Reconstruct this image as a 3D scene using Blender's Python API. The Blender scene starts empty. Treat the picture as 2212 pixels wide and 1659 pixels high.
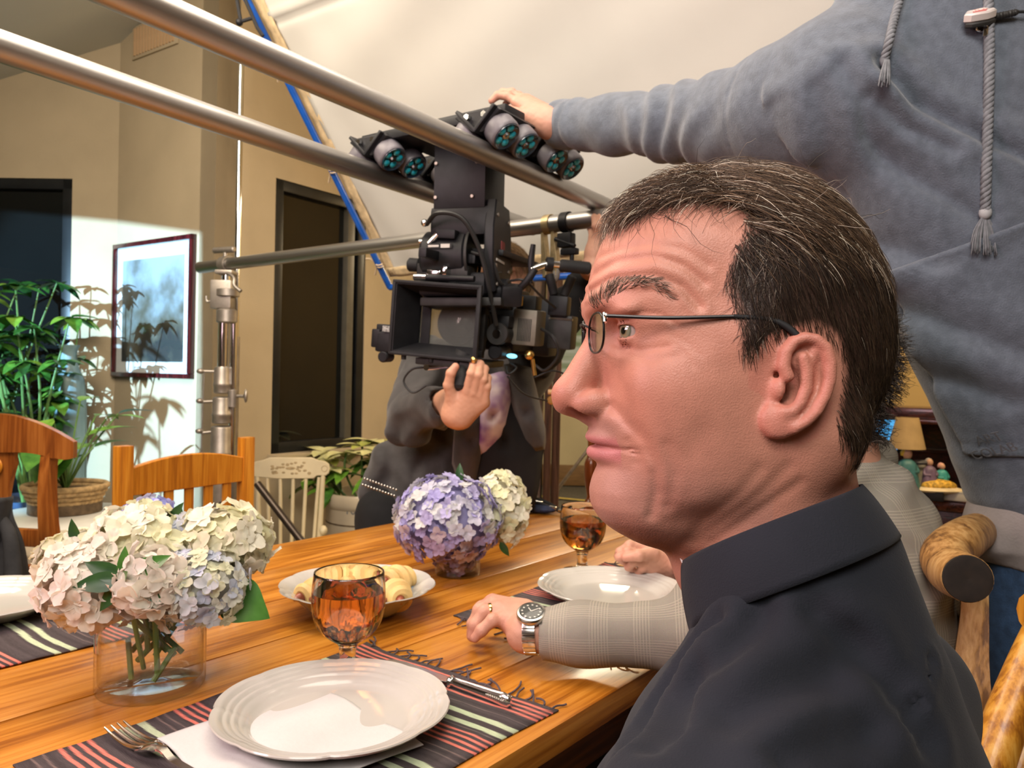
import bpy, bmesh, math, random
import numpy as np
from mathutils import Vector, Matrix
random.seed(7)
rng = np.random.default_rng(7)
SC = bpy.context.scene
COL = SC.collection
R_ = math.radians

# ------------------------------------------------------------------ camera
FPX = 1661.0
ZC = 1.15
_p, _r = R_(0.5), 0.022
CF = np.array([0, math.cos(_p), -math.sin(_p)])
_R0 = np.array([1.0, 0, 0]); _U0 = np.array([0, math.sin(_p), math.cos(_p)])
CR = math.cos(_r) * _R0 + math.sin(_r) * _U0
CU = -math.sin(_r) * _R0 + math.cos(_r) * _U0
CAM0 = np.array([0, 0, ZC])

def ray(px, py): return CR * ((px - 1106) / FPX) + CU * ((829.5 - py) / FPX) + CF
def PY(px, py, y):
    d = ray(px, py); return CAM0 + d * (y / d[1])
def PZ(px, py, z):
    d = ray(px, py); return CAM0 + d * ((z - ZC) / d[2])

cam_d = bpy.data.cameras.new('camera')
cam_d.sensor_width = 36.0
cam_d.lens = 36.0 * FPX / 2212.0
cam_d.clip_start = 0.02
cam_d.dof.use_dof = True
cam_d.dof.focus_distance = 0.56
cam_d.dof.aperture_fstop = 18.0
cam = bpy.data.objects.new('camera', cam_d)
COL.objects.link(cam)
cam.matrix_world = Matrix(((CR[0], CU[0], -CF[0], 0), (CR[1], CU[1], -CF[1], 0), (CR[2], CU[2], -CF[2], ZC), (0, 0, 0, 1)))
SC.camera = cam

# ------------------------------------------------------------------ world, lights, exposure
SC.view_settings.view_transform = 'Standard'
SC.view_settings.look = 'None'
SC.view_settings.gamma = 1.0
SC.view_settings.exposure = 0.0
SC.view_settings.use_curve_mapping = False
SC.cycles.max_bounces = 6
SC.cycles.adaptive_threshold = 0.03
SC.cycles.diffuse_bounces = 2
SC.cycles.glossy_bounces = 3
SC.cycles.transmission_bounces = 6
SC.cycles.transparent_max_bounces = 10
SC.cycles.sample_clamp_indirect = 6.0
SC.cycles.caustics_refractive = True
SC.cycles.caustics_reflective = False
W = bpy.data.worlds.new('world'); SC.world = W
W.use_nodes = True
W.node_tree.nodes['Background'].inputs[0].default_value = (1.0, 0.92, 0.82, 1)
W.node_tree.nodes['Background'].inputs[1].default_value = 0.28

def lamp(name, typ, loc, target, power, col, size=1.0, sizey=None, **kw):
    d = bpy.data.lights.new(name, typ)
    d.energy = power; d.color = col
    if typ == 'AREA':
        d.shape = 'RECTANGLE'; d.size = size; d.size_y = sizey or size
    elif typ in ('SPOT', 'POINT'):
        d.shadow_soft_size = size
    for k, v in kw.items(): setattr(d, k, v)
    o = bpy.data.objects.new(name, d); COL.objects.link(o)
    o.location = loc
    o.rotation_euler = (Vector(target) - Vector(loc)).to_track_quat('-Z', 'Y').to_euler()
    return o

# big lamp behind the photographer aimed at the overhead white cloth, which bounces onto the table
lamp('bounce_lamp', 'AREA', (-0.1, -0.5, 2.55), (0.55, 2.4, 2.1), 19, (1.0, 0.92, 0.82), 1.0, 0.8, spread=R_(115))
lamp('fill_lamp', 'AREA', (-0.45, -0.85, 2.30), (0.35, 0.8, 1.0), 25, (1.0, 0.93, 0.88), 1.0, 1.0)  # added soft fill from behind the camera, brightening shirt, hoodie and face
# soft lamp high at camera left, pinkish white, on the seated man
lamp('key_lamp', 'AREA', (-1.20, 0.28, 1.66), (0.12, 0.5, 1.15), 17.0, (1.0, 0.65, 0.70), 0.5, 0.5)
# warm household ceiling lamps
lamp('ceiling_lamp', 'AREA', (-0.15, 1.25, 2.42), (-0.25, 1.2, 0.0), 17, (1.0, 0.87, 0.72), 0.9, 0.9)
lamp('corner_lamp', 'AREA', (-1.35, 1.6, 2.6), (-1.35, 2.9, 0.6), 58, (1.0, 0.86, 0.68), 1.2, 1.2)
lamp('hall_lamp', 'AREA', (1.2, 5.6, 2.5), (1.2, 6.0, 0.0), 150, (1.0, 0.84, 0.58), 1.2, 1.2)
lamp('hutch_lamp', 'POINT', (1.75, 2.7, 2.2), (0, 0, 0), 85, (1.0, 0.74, 0.42), 0.25)
# cool daylight lamp from the left, throwing plant shadows on the wall
LMP = np.array([-3.7, 0.3, 1.30])
lamp('daylight_lamp', 'SPOT', tuple(LMP), tuple(PY(262, 745, 3.85)), 2300, (0.42, 0.72, 1.0), 0.012, spot_size=R_(34), spot_blend=0.3)

# ------------------------------------------------------------------ object helpers
def wm(o):
    m = o.matrix_basis.copy()
    if o.parent: m = wm(o.parent) @ o.matrix_parent_inverse @ m
    return m

def tag(o, label=None, cat=None, group=None, kind=None):
    if label: o['label'] = label
    if cat: o['category'] = cat
    if group: o['group'] = group
    if kind: o['kind'] = kind
    return o

def thing(name, label, cat, loc=(0, 0, 0), rz=0.0, group=None):
    o = bpy.data.objects.new(name, None); COL.objects.link(o)
    o.empty_display_size = 0.05
    o.location = loc; o.rotation_euler = (0, 0, rz)
    return tag(o, label, cat, group)

def mesh_of(V, F, smooth=True, angle=38):
    me = bpy.data.meshes.new('m')
    V = np.asarray(V, dtype=np.float32)
    if isinstance(F, np.ndarray):
        n, k = F.shape
        me.vertices.add(len(V)); me.vertices.foreach_set('co', V.ravel())
        me.loops.add(n * k); me.loops.foreach_set('vertex_index', F.ravel().astype(np.int32))
        me.polygons.add(n)
        me.polygons.foreach_set('loop_start', np.arange(0, n * k, k, dtype=np.int32))
        me.update(calc_edges=True)
    else:
        me.from_pydata(V.tolist(), [], F)
    me.validate()
    if smooth:
        me.polygons.foreach_set('use_smooth', np.ones(len(me.polygons), bool))
        if angle: me.set_sharp_from_angle(angle=R_(angle))
    return me

def add(name, VF, mat, parent=None, world=True, smooth=True, angle=38, **tags):
    """link one mesh object; world=True: vertices are world coordinates"""
    me = VF if isinstance(VF, bpy.types.Mesh) else mesh_of(VF[0], VF[1], smooth, angle)
    o = bpy.data.objects.new(name, me); COL.objects.link(o)
    me.name = name
    if mat is not None and not me.materials: me.materials.append(mat)
    if parent:
        o.parent = parent
        if world: o.matrix_parent_inverse = wm(parent).inverted()
    tag(o, **tags)
    return o

def copy_tree(o, parent=None, loc=None, rz=None):
    c = o.copy(); COL.objects.link(c)
    if parent: c.parent = parent
    if loc is not None: c.location = loc
    if rz is not None: c.rotation_euler = (0, 0, rz)
    for ch in list(o.children): copy_tree(ch, c)
    return c

# ------------------------------------------------------------------ geometry helpers: all return (V, F)
def J(*parts):
    V, F, n = [], [], 0
    for v, f in parts:
        v = np.asarray(v, float)
        V.append(v); F += [tuple(int(i) + n for i in q) for q in f]; n += len(v)
    return np.concatenate(V), F

def xf(VF, loc=(0, 0, 0), rot=None, sc=None):
    v = np.asarray(VF[0], float)
    if sc is not None: v = v * np.asarray(sc)
    if rot is not None: v = v @ np.asarray(rot).T
    return v + np.asarray(loc), VF[1]

def rotz(a): c, s = math.cos(a), math.sin(a); return np.array([[c, -s, 0], [s, c, 0], [0, 0, 1]])
def rotx(a): c, s = math.cos(a), math.sin(a); return np.array([[1, 0, 0], [0, c, -s], [0, s, c]])
def roty(a): c, s = math.cos(a), math.sin(a); return np.array([[c, 0, s], [0, 1, 0], [-s, 0, c]])
def unit(v): v = np.asarray(v, float); return v / (np.linalg.norm(v) + 1e-12)
def frame(z, up=(0, 0, 1)):
    """matrix with columns x,y,z ; z along given direction"""
    z = unit(z); up = np.asarray(up, float)
    if abs(z @ unit(up)) > 0.98: up = np.array([1.0, 0, 0]) if abs(z[0]) < 0.9 else np.array([0, 1.0, 0])
    x = unit(np.cross(up, z)); y = np.cross(z, x)
    return np.stack([x, y, z], 1)

def box(c, s, bev=0.0, rot=None):
    """centre, full size, chamfer"""
    hx, hy, hz = [k / 2 for k in s]
    if bev <= 0:
        V = [(x * hx, y * hy, z * hz) for z in (-1, 1) for y in (-1, 1) for x in (-1, 1)]
        F = [(0, 2, 3, 1), (4, 5, 7, 6), (0, 1, 5, 4), (2, 6, 7, 3), (0, 4, 6, 2), (1, 3, 7, 5)]
        return xf((np.array(V), F), c, rot)
    b = min(bev, hx * .95, hy * .95, hz * .95)
    bm = bmesh.new()
    bmesh.ops.create_cube(bm, size=1.0)
    for v in bm.verts: v.co = (v.co.x * s[0], v.co.y * s[1], v.co.z * s[2])
    bmesh.ops.bevel(bm, geom=list(bm.edges), offset=b, segments=2, profile=0.6, affect='EDGES')
    bm.verts.index_update()
    V = np.array([v.co[:] for v in bm.verts]); F = [tuple(v.index for v in f.verts) for f in bm.faces]
    bm.free()
    return xf((V, F), c, rot)

def lathe(prof, n=32, close=False, mod=None):
    """prof: list of (r,z) ; mod(theta, r, z)->r factor"""
    V, F = [], []
    m = len(prof)
    for i in range(n):
        a = 2 * math.pi * i / n
        for (r, z) in prof:
            rr = r * (mod(a, r, z) if mod else 1.0)
            V.append((rr * math.cos(a), rr * math.sin(a), z))
    for i in range(n):
        j = (i + 1) % n
        for k in range(m - 1 if not close else m):
            l = (k + 1) % m
            F.append((i * m + k, j * m + k, j * m + l, i * m + l))
    if not close:
        if prof[0][0] > 1e-6: F.append(tuple(i * m for i in range(n))[::-1])
        if prof[-1][0] > 1e-6: F.append(tuple(i * m + m - 1 for i in range(n)))
    return np.array(V), F

def spline(pts, n=8):
    """Catmull-Rom through points -> dense polyline"""
    P = np.asarray(pts, float)
    if len(P) < 3: return np.linspace(P[0], P[-1], n + 1)
    Q = np.vstack([2 * P[0] - P[1], P, 2 * P[-1] - P[-2]])
    out = []
    for i in range(1, len(Q) - 2):
        t = np.linspace(0, 1, n, endpoint=False)[:, None]
        p0, p1, p2, p3 = Q[i - 1], Q[i], Q[i + 1], Q[i + 2]
        out.append(0.5 * (2 * p1 + (p2 - p0) * t + (2 * p0 - 5 * p1 + 4 * p2 - p3) * t ** 2 + (3 * p1 - p0 - 3 * p2 + p3) * t ** 3))
    out.append(P[-1:])
    return np.vstack(out)

def tube(path, r, n=10, cap=True, sec=None):
    """sweep a circle (or 2D section list) along a polyline; r scalar or per-point"""
    P = np.asarray(path, float); m = len(P)
    rr = np.full(m, r, float) if np.isscalar(r) else np.interp(np.linspace(0, 1, m), np.linspace(0, 1, len(r)), r)
    T = np.gradient(P, axis=0); T /= np.linalg.norm(T, axis=1)[:, None] + 1e-12
    x = frame(T[0])[:, 0]
    if sec is None:
        a = np.arange(n) * 2 * math.pi / n
        S = np.stack([np.cos(a), np.sin(a)], 1)
    else:
        S = np.asarray(sec, float); n = len(S)
    V = []
    for i in range(m):
        x = x - T[i] * (x @ T[i]); x /= np.linalg.norm(x) + 1e-12
        y = np.cross(T[i], x)
        V.append(P[i] + rr[i] * (S[:, :1] * x + S[:, 1:] * y))
    V = np.concatenate(V)
    F = [(i * n + k, i * n + (k + 1) % n, (i + 1) * n + (k + 1) % n, (i + 1) * n + k) for i in range(m - 1) for k in range(n)]
    if cap: F += [tuple(range(n))[::-1], tuple((m - 1) * n + k for k in range(n))]
    return V, F

def cyl(a, b, r, n=16, r2=None, bev=0.0):
    a, b = np.asarray(a, float), np.asarray(b, float)
    L = np.linalg.norm(b - a); r2 = r if r2 is None else r2
    bev = min(bev, L * .4, r * .5)
    prof = [(0, 0), (r - bev, 0)] + ([(r, bev)] if bev else []) + ([(r2, L - bev)] if bev else []) + [(r2 - bev, L), (0, L)]
    return xf(lathe(prof, n), a, frame(b - a))

def ball(c, r, n=16, m=10):
    r = np.ones(3) * r
    prof = [(math.sin(math.pi * k / m), -math.cos(math.pi * k / m)) for k in range(m + 1)]
    prof[0] = (0, -1); prof[-1] = (0, 1)
    return xf(lathe(prof, n), c, None, r)

def prism(poly, h0, h1, bev=0.0):
    """extrude 2D polygon (xy) from z=h0 to z=h1 with optional edge chamfer"""
    P = np.asarray(poly, float); n = len(P)
    area = 0.5 * np.sum(P[:, 0] * np.roll(P[:, 1], -1) - np.roll(P[:, 0], -1) * P[:, 1])
    if area < 0: P = P[::-1]
    if bev:
        e = np.roll(P, -1, 0) - P; e /= np.linalg.norm(e, axis=1)[:, None] + 1e-12
        nr = np.stack([-e[:, 1], e[:, 0]], 1)
        mi = nr + np.roll(nr, 1, 0); mi /= np.linalg.norm(mi, axis=1)[:, None] + 1e-12
        I = P + mi * bev
        rings = [(I, h0), (P, h0 + bev), (P, h1 - bev), (I, h1)]
    else:
        rings = [(P, h0), (P, h1)]
    V = np.concatenate([np.column_stack([q, np.full(n, h)]) for q, h in rings])
    F = [tuple(range(n))[::-1], tuple((len(rings) - 1) * n + k for k in range(n))]
    for i in range(len(rings) - 1):
        F += [(i * n + k, i * n + (k + 1) % n, (i + 1) * n + (k + 1) % n, (i + 1) * n + k) for k in range(n)]
    return V, F

def grid(nu, nv, fn):
    """fn(u,v arrays 0..1)->(N,3)"""
    u, v = np.meshgrid(np.linspace(0, 1, nu), np.linspace(0, 1, nv), indexing='ij')
    V = fn(u.ravel(), v.ravel())
    F = [(i * nv + j, (i + 1) * nv + j, (i + 1) * nv + j + 1, i * nv + j + 1) for i in range(nu - 1) for j in range(nv - 1)]
    return np.asarray(V), F

def thicken(VF, t, axis=None):
    """solidify an open grid sheet along vertex normals"""
    V, F = np.asarray(VF[0], float), VF[1]
    N = np.zeros_like(V)
    for q in F:
        a = np.cross(V[q[1]] - V[q[0]], V[q[2]] - V[q[0]])
        for i in q: N[i] += a
    N /= np.linalg.norm(N, axis=1)[:, None] + 1e-12
    n = len(V)
    cnt = {}
    for q in F:
        for k in range(len(q)):
            e = (q[k], q[(k + 1) % len(q)]); cnt[e] = 1
    F2 = list(F) + [tuple(i + n for i in q)[::-1] for q in F]
    for (a, b) in cnt:
        if (b, a) not in cnt: F2.append((b, a, a + n, b + n))
    return np.vstack([V, V - N * t]), F2

def text_mesh(txt, size, depth=0.0006):
    cu = bpy.data.curves.new('t', 'FONT'); cu.body = txt; cu.size = size; cu.extrude = depth
    cu.align_x = 'CENTER'; cu.align_y = 'CENTER'; cu.resolution_u = 3
    o = bpy.data.objects.new('t', cu); COL.objects.link(o)
    dg = bpy.context.evaluated_depsgraph_get()
    me = bpy.data.meshes.new_from_object(o.evaluated_get(dg))
    V = np.array([v.co[:] for v in me.vertices]); F = [tuple(p.vertices) for p in me.polygons]
    bpy.data.objects.remove(o); bpy.data.curves.remove(cu); bpy.data.meshes.remove(me)
    return V, F

# ------------------------------------------------------------------ materials
def srgb(h):
    if isinstance(h, str):
        h = h.lstrip('#'); c = [int(h[i:i + 2], 16) / 255 for i in (0, 2, 4)]
    else: c = [k / 255 for k in h]
    return tuple(k / 12.92 if k <= 0.04045 else ((k + 0.055) / 1.055) ** 2.4 for k in c)

def M(name, col, rough=0.5, metal=0.0, var=0.0, vscale=20.0, bump=0.0, bscale=200.0, spec=0.5, trans=0.0, ior=1.45, stretch=None,
      attr=None, sss=0.0, sheen=0.0, coat=0.0, emit=None, estr=0.0, col2=None, detail=4.0, alpha=1.0):
    m = bpy.data.materials.new(name); m.use_nodes = True
    nt = m.node_tree; b = nt.nodes['Principled BSDF']
    c = srgb(col) if isinstance(col, str) else tuple(col)
    b.inputs['Base Color'].default_value = (*c, 1)
    b.inputs['Roughness'].default_value = rough
    b.inputs['Metallic'].default_value = metal
    b.inputs['Specular IOR Level'].default_value = spec
    b.inputs['Transmission Weight'].default_value = trans
    b.inputs['IOR'].default_value = ior
    b.inputs['Alpha'].default_value = alpha
    if coat: b.inputs['Coat Weight'].default_value = coat; b.inputs['Coat Roughness'].default_value = 0.08
    if sheen: b.inputs['Sheen Weight'].default_value = sheen; b.inputs['Sheen Roughness'].default_value = 0.5
    if sss:
        b.inputs['Subsurface Weight'].default_value = sss
        b.inputs['Subsurface Radius'].default_value = (1.0, 0.35, 0.2)
        b.inputs['Subsurface Scale'].default_value = 0.006
    if emit is not None:
        e = srgb(emit) if isinstance(emit, str) else emit
        b.inputs['Emission Color'].default_value = (*e, 1); b.inputs['Emission Strength'].default_value = estr
    tc = nt.nodes.new('ShaderNodeTexCoord'); vec = tc.outputs['Object']
    if stretch:
        mp = nt.nodes.new('ShaderNodeMapping'); mp.inputs['Scale'].default_value = stretch
        nt.links.new(vec, mp.inputs['Vector']); vec = mp.outputs['Vector']
    src = None
    if attr:
        at = nt.nodes.new('ShaderNodeAttribute'); at.attribute_name = attr; src = at.outputs['Color']
        nt.links.new(src, b.inputs['Base Color'])
    if var or col2 is not None:
        nz = nt.nodes.new('ShaderNodeTexNoise'); nz.inputs['Scale'].default_value = vscale; nz.inputs['Detail'].default_value = detail
        nt.links.new(vec, nz.inputs['Vector'])
        mx = nt.nodes.new('ShaderNodeMix'); mx.data_type = 'RGBA'
        rp = nt.nodes.new('ShaderNodeMapRange'); rp.inputs['From Min'].default_value = 0.35; rp.inputs['From Max'].default_value = 0.65
        nt.links.new(nz.outputs['Fac'], rp.inputs['Value']); nt.links.new(rp.outputs['Result'], mx.inputs['Factor'])
        if src is not None:
            h1 = nt.nodes.new('ShaderNodeMix'); h1.data_type = 'RGBA'; h1.blend_type = 'MULTIPLY'; h1.inputs['Factor'].default_value = 1
            g = nt.nodes.new('ShaderNodeMapRange'); g.inputs['To Min'].default_value = 1 - var; g.inputs['To Max'].default_value = 1 + var
            nt.links.new(nz.outputs['Fac'], g.inputs['Value'])
            nt.links.new(src, h1.inputs['A']); nt.links.new(g.outputs['Result'], h1.inputs['B'])
            nt.links.new(h1.outputs['Result'], b.inputs['Base Color'])
        else:
            if col2 is None:
                lo = [k * (1 - var) for k in c]; hi = [min(1, k * (1 + var)) for k in c]
            else:
                lo = list(c); hi = list(srgb(col2) if isinstance(col2, str) else col2)
            mx.inputs['A'].default_value = (*lo, 1); mx.inputs['B'].default_value = (*hi, 1)
            nt.links.new(mx.outputs['Result'], b.inputs['Base Color'])
    if bump:
        n2 = nt.nodes.new('ShaderNodeTexNoise'); n2.inputs['Scale'].default_value = bscale; n2.inputs['Detail'].default_value = 3
        nt.links.new(vec, n2.inputs['Vector'])
        bp = nt.nodes.new('ShaderNodeBump'); bp.inputs['Strength'].default_value = bump; bp.inputs['Distance'].default_value = 0.002
        nt.links.new(n2.outputs['Fac'], bp.inputs['Height']); nt.links.new(bp.outputs['Normal'], b.inputs['Normal'])
    return m

def wood(name, dark, mid, light, scale=1.0, axis=0, rough=0.35, coat=0.0, ring=9.0, bump=0.25, pores=1.0):
    """grain runs along local axis; planks differ through object random"""
    m = bpy.data.materials.new(name); m.use_nodes = True
    nt = m.node_tree; N = nt.nodes; L = nt.links; b = N['Principled BSDF']
    tc = N.new('ShaderNodeTexCoord'); oi = N.new('ShaderNodeObjectInfo')
    off = N.new('ShaderNodeVectorMath'); off.operation = 'SCALE'; off.inputs[0].default_value = (13.1, 7.7, 5.3)
    L.new(oi.outputs['Random'], off.inputs['Scale'])
    ad = N.new('ShaderNodeVectorMath'); L.new(tc.outputs['Object'], ad.inputs[0]); L.new(off.outputs[0], ad.inputs[1])
    mp = N.new('ShaderNodeMapping'); s = [1.0, 1.0, 1.0]; s[axis] = 0.09
    mp.inputs['Scale'].default_value = [k * scale for k in s]; L.new(ad.outputs[0], mp.inputs['Vector'])
    n1 = N.new('ShaderNodeTexNoise'); n1.inputs['Scale'].default_value = ring; n1.inputs['Detail'].default_value = 2; n1.inputs['Distortion'].default_value = 0.6
    L.new(mp.outputs[0], n1.inputs['Vector'])
    mu = N.new('ShaderNodeMath'); mu.operation = 'MULTIPLY'; mu.inputs[1].default_value = 14.0; L.new(n1.outputs['Fac'], mu.inputs[0])
    si = N.new('ShaderNodeMath'); si.operation = 'PINGPONG'; si.inputs[1].default_value = 1.0; L.new(mu.outputs[0], si.inputs[0])
    n2 = N.new('ShaderNodeTexNoise'); n2.inputs['Scale'].default_value = 130; n2.inputs['Detail'].default_value = 5; n2.inputs['Roughness'].default_value = 0.6
    mp2 = N.new('ShaderNodeMapping'); s2 = [1.0, 1.0, 1.0]; s2[axis] = 0.035
    mp2.inputs['Scale'].default_value = [k * scale for k in s2]; L.new(ad.outputs[0], mp2.inputs['Vector']); L.new(mp2.outputs[0], n2.inputs['Vector'])
    mr = N.new('ShaderNodeMapRange'); mr.inputs['From Min'].default_value = 0.40; mr.inputs['From Max'].default_value = 0.62; L.new(n2.outputs['Fac'], mr.inputs['Value'])
    mm = N.new('ShaderNodeMath'); mm.operation = 'MULTIPLY_ADD'; mm.inputs[1].default_value = 0.5; L.new(si.outputs[0], mm.inputs[0])
    m3 = N.new('ShaderNodeMath'); m3.operation = 'MULTIPLY'; m3.inputs[1].default_value = 0.5 * pores; L.new(mr.outputs[0], m3.inputs[0]); L.new(m3.outputs[0], mm.inputs[2])
    cr = N.new('ShaderNodeValToRGB'); e = cr.color_ramp.elements
    e[0].position = 0.08; e[0].color = (*srgb(dark), 1); e[1].position = 0.85; e[1].color = (*srgb(light), 1)
    k = e.new(0.42); k.color = (*srgb(mid), 1)
    L.new(mm.outputs[0], cr.inputs['Fac']); L.new(cr.outputs['Color'], b.inputs['Base Color'])
    b.inputs['Roughness'].default_value = rough
    if coat: b.inputs['Coat Weight'].default_value = coat; b.inputs['Coat Roughness'].default_value = 0.12
    bp = N.new('ShaderNodeBump'); bp.inputs['Strength'].default_value = bump; bp.inputs['Distance'].default_value = 0.0015
    L.new(mm.outputs[0], bp.inputs['Height']); L.new(bp.outputs['Normal'], b.inputs['Normal'])
    return m
# ------------------------------------------------------------------ the room
TH = R_(34); rD = np.array([math.sin(TH), math.cos(TH), 0]); eD = np.array([rD[1], -rD[0], 0])
m_wall = M('tan_plaster', (0.48, 0.385, 0.255), rough=0.85, var=0.05, vscale=3, bump=0.35, bscale=60, spec=0.2)
m_cream = M('cream_plaster', (0.56, 0.47, 0.30), rough=0.85, var=0.05, vscale=3, bump=0.3, bscale=60, spec=0.2)
m_yellow = M('warm_yellow_plaster', (0.72, 0.52, 0.24), rough=0.85, var=0.04, vscale=3, bump=0.3, bscale=60, spec=0.2)
m_ceil = M('ceiling_paint', (0.55, 0.53, 0.46), rough=0.9, var=0.03, vscale=2, bump=0.2, bscale=80, spec=0.1)
m_floor = M('floor_tile', (0.20, 0.165, 0.12), rough=0.55, var=0.25, vscale=4, bump=0.2, bscale=30)
m_grout = M('floor_grout', (0.10, 0.085, 0.065), rough=0.9, var=0.2, vscale=40)
m_frame = M('dark_window_frame', (0.010, 0.011, 0.012), rough=0.35, var=0.2, vscale=10)
m_night = M('night_glass', (0.006, 0.007, 0.007), rough=0.03, spec=0.6, var=0.1, vscale=2)
m_base = M('baseboard_wood', (0.22, 0.12, 0.05), rough=0.5, var=0.2, vscale=8, stretch=(1, 1, 12))

def wall(name, a, b, z0, z1, mat, holes=(), t=0.12):
    """wall from ground point a to b (room on the right side of a->b), holes in (s0,s1,zlo,zhi)"""
    a, b = np.array([*a[:2], 0.0]), np.array([*b[:2], 0.0])
    d = unit(b - a); L = np.linalg.norm(b - a)
    rot = np.stack([d, np.array([-d[1], d[0], 0]), np.array([0, 0, 1.0])], 1)
    parts = []
    def piece(s0, s1, lo, hi):
        if s1 - s0 > 1e-4 and hi - lo > 1e-4:
            parts.append(xf(box(((s0 + s1) / 2, t / 2, (lo + hi) / 2), (s1 - s0, t, hi - lo)), a, rot))
    cur = 0.0
    for (s0, s1, lo, hi) in sorted(holes):
        piece(cur, s0, z0, z1); piece(s0, s1, z0, lo); piece(s0, s1, hi, z1); cur = s1
    piece(cur, L, z0, z1)
    o = add(name, J(*parts), mat, smooth=False, kind='structure')
    return a, rot

CA = np.array([-1.405, 3.60, 0.0])                       # convex corner beside the stand
CB = CA - eD * 0.843
CL = CB + np.array([-2.9, 0.10, 0])
BE = CA + rD * 1.335
wall('wall_picture', CB, CA, 0, 4.0, m_wall)
WIN2 = (0.345, 0.985, 0.735, 2.13)
aB, rB = wall('wall_window', CA, BE, 0, 4.0, m_wall, [WIN2])
WIN1 = (0.9, 2.9 - 0.245, 0.22, 2.15)
aC, rC = wall('wall_left', CL, CB, 0, 4.0, m_wall, [WIN1])
BR = BE - eD * 0.25 + rD * 0.15
wall('wall_return', BE, BE + rD * 0.0 - eD * -0.18 + rD * 0.9, 0, 4.0, m_wall)
FW = np.array([-1.6, 8.3, 0]); FE = np.array([5.4, 8.3, 0])
wall('wall_far', FW, FE, 0, 4.0, m_cream)
WR0 = np.array([1.15, 5.36, 0]); WR1 = np.array([3.7, 3.64, 0])
wall('wall_right', WR0, WR1, 0, 4.0, m_yellow)
wall('wall_passage', np.array([1.6, 8.3, 0]), WR0, 0, 4.0, m_cream)
wall('wall_east', WR1, np.array([3.7, -3.3, 0]), 0, 4.0, m_wall)
wall('wall_back', np.array([3.7, -3.3, 0]), np.array([CL[0], -3.3, 0]), 0, 4.0, m_wall)
wall('wall_side', np.array([CL[0], -3.3, 0]), CL, 0, 4.0, m_wall)

# floor: tiles as pieces near the table end, base slab beneath
add('floor', box((0.5, 2.5, -0.06), (14, 13, 0.1)), m_grout, smooth=False, kind='structure')
floor_o = bpy.data.objects['floor']
tile_me = mesh_of(*box((0, 0, -0.005), (0.452, 0.452, 0.014), 0.003), smooth=False); tile_me.materials.append(m_floor)
for i in range(-2, 17):
    for j in range(-4, 6):
        c = np.array([-0.3, 0.6, 0]) + rD * (0.46 * i) + eD * (0.46 * j)
        pc = unit(c - CA)
        if (c - CA) @ (-eD) < 6 and (c[1] < 8.0) and (c[0] < 1.1 or (c - WR0) @ rD < -.35) and c[0] < 3.3 and not ((c - CA) @ eD < 0.35 and (c - CA) @ rD > -0.35):
            o = add('tile', tile_me, m_floor, floor_o, world=False)
            o.location = (c[0], c[1], 0.0); o.rotation_euler = (0, 0, -TH)

# sloped ceiling: rises to the right
def ceil_z(x, y): return 2.87 + 0.307 * (x + 2.10) - 0.036 * (y - 4.07)
cv = [(-5.4, -4.0), (1.0, -4.0), (1.0, 8.6), (-5.4, 8.6)]
V = [(x, y, ceil_z(x, y)) for x, y in cv] + [(x, y, ceil_z(x, y) + 0.1) for x, y in cv]
add('ceiling', (np.array(V), [(3, 2, 1, 0), (4, 5, 6, 7), (0, 1, 5, 4), (1, 2, 6, 5), (2, 3, 7, 6), (3, 0, 4, 7)]), m_ceil, smooth=False, kind='structure')
zr = ceil_z(1.0, 2)
V = [(1.0, -4, ceil_z(1, -4)), (7, -4, zr - 1.4), (7, 8.6, zr - 1.4), (1.0, 8.6, ceil_z(1, 8.6))]
V += [(x, y, z + 0.1) for x, y, z in V]
add('ceiling_slope', (np.array(V), [(3, 2, 1, 0), (4, 5, 6, 7), (0, 1, 5, 4), (1, 2, 6, 5), (2, 3, 7, 6), (3, 0, 4, 7)]), m_ceil, smooth=False, kind='structure')

def window(name, a, rot, h, inner=None):
    s0, s1, lo, hi = h
    w = thing(name, None, None, tuple(a + rot @ np.array([(s0 + s1) / 2, 0, lo]))); tag(w, kind='structure')
    f = 0.055
    fr = [box(((s0 + s1) / 2, 0.04, hi - f / 2), (s1 - s0, 0.07, f), .004), box(((s0 + s1) / 2, 0.04, lo + f / 2), (s1 - s0, 0.07, f), .004),
          box((s0 + f / 2, 0.04, (lo + hi) / 2), (f, 0.07, hi - lo - .002), .004), box((s1 - f / 2, 0.04, (lo + hi) / 2), (f, 0.07, hi - lo - .002), .004)]
    add('window_frame', xf(J(*fr), a, rot), m_frame, w)
    if inner:
        add('mullion', xf(box((s0 + (s1 - s0) * inner, 0.03, (lo + hi) / 2), (0.05, 0.05, hi - lo - .1), .004), a, rot), m_mull, w)
    add('pane', xf(box(((s0 + s1) / 2, 0.05, (lo + hi) / 2), (s1 - s0 - .06, 0.012, hi - lo - .06)), a, rot), m_night, w, smooth=False)
    add('window_sill', xf(box(((s0 + s1) / 2, 0.0, lo - 0.012), (s1 - s0 + 0.04, 0.14, 0.024), .004), a, rot), m_wall, w)
m_mull = M('bronze_mullion', (0.10, 0.09, 0.07), rough=0.4, var=0.1)
window('window_1', aC, rC, WIN1)
window('window_2', aB, rB, WIN2, 0.83)
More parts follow.
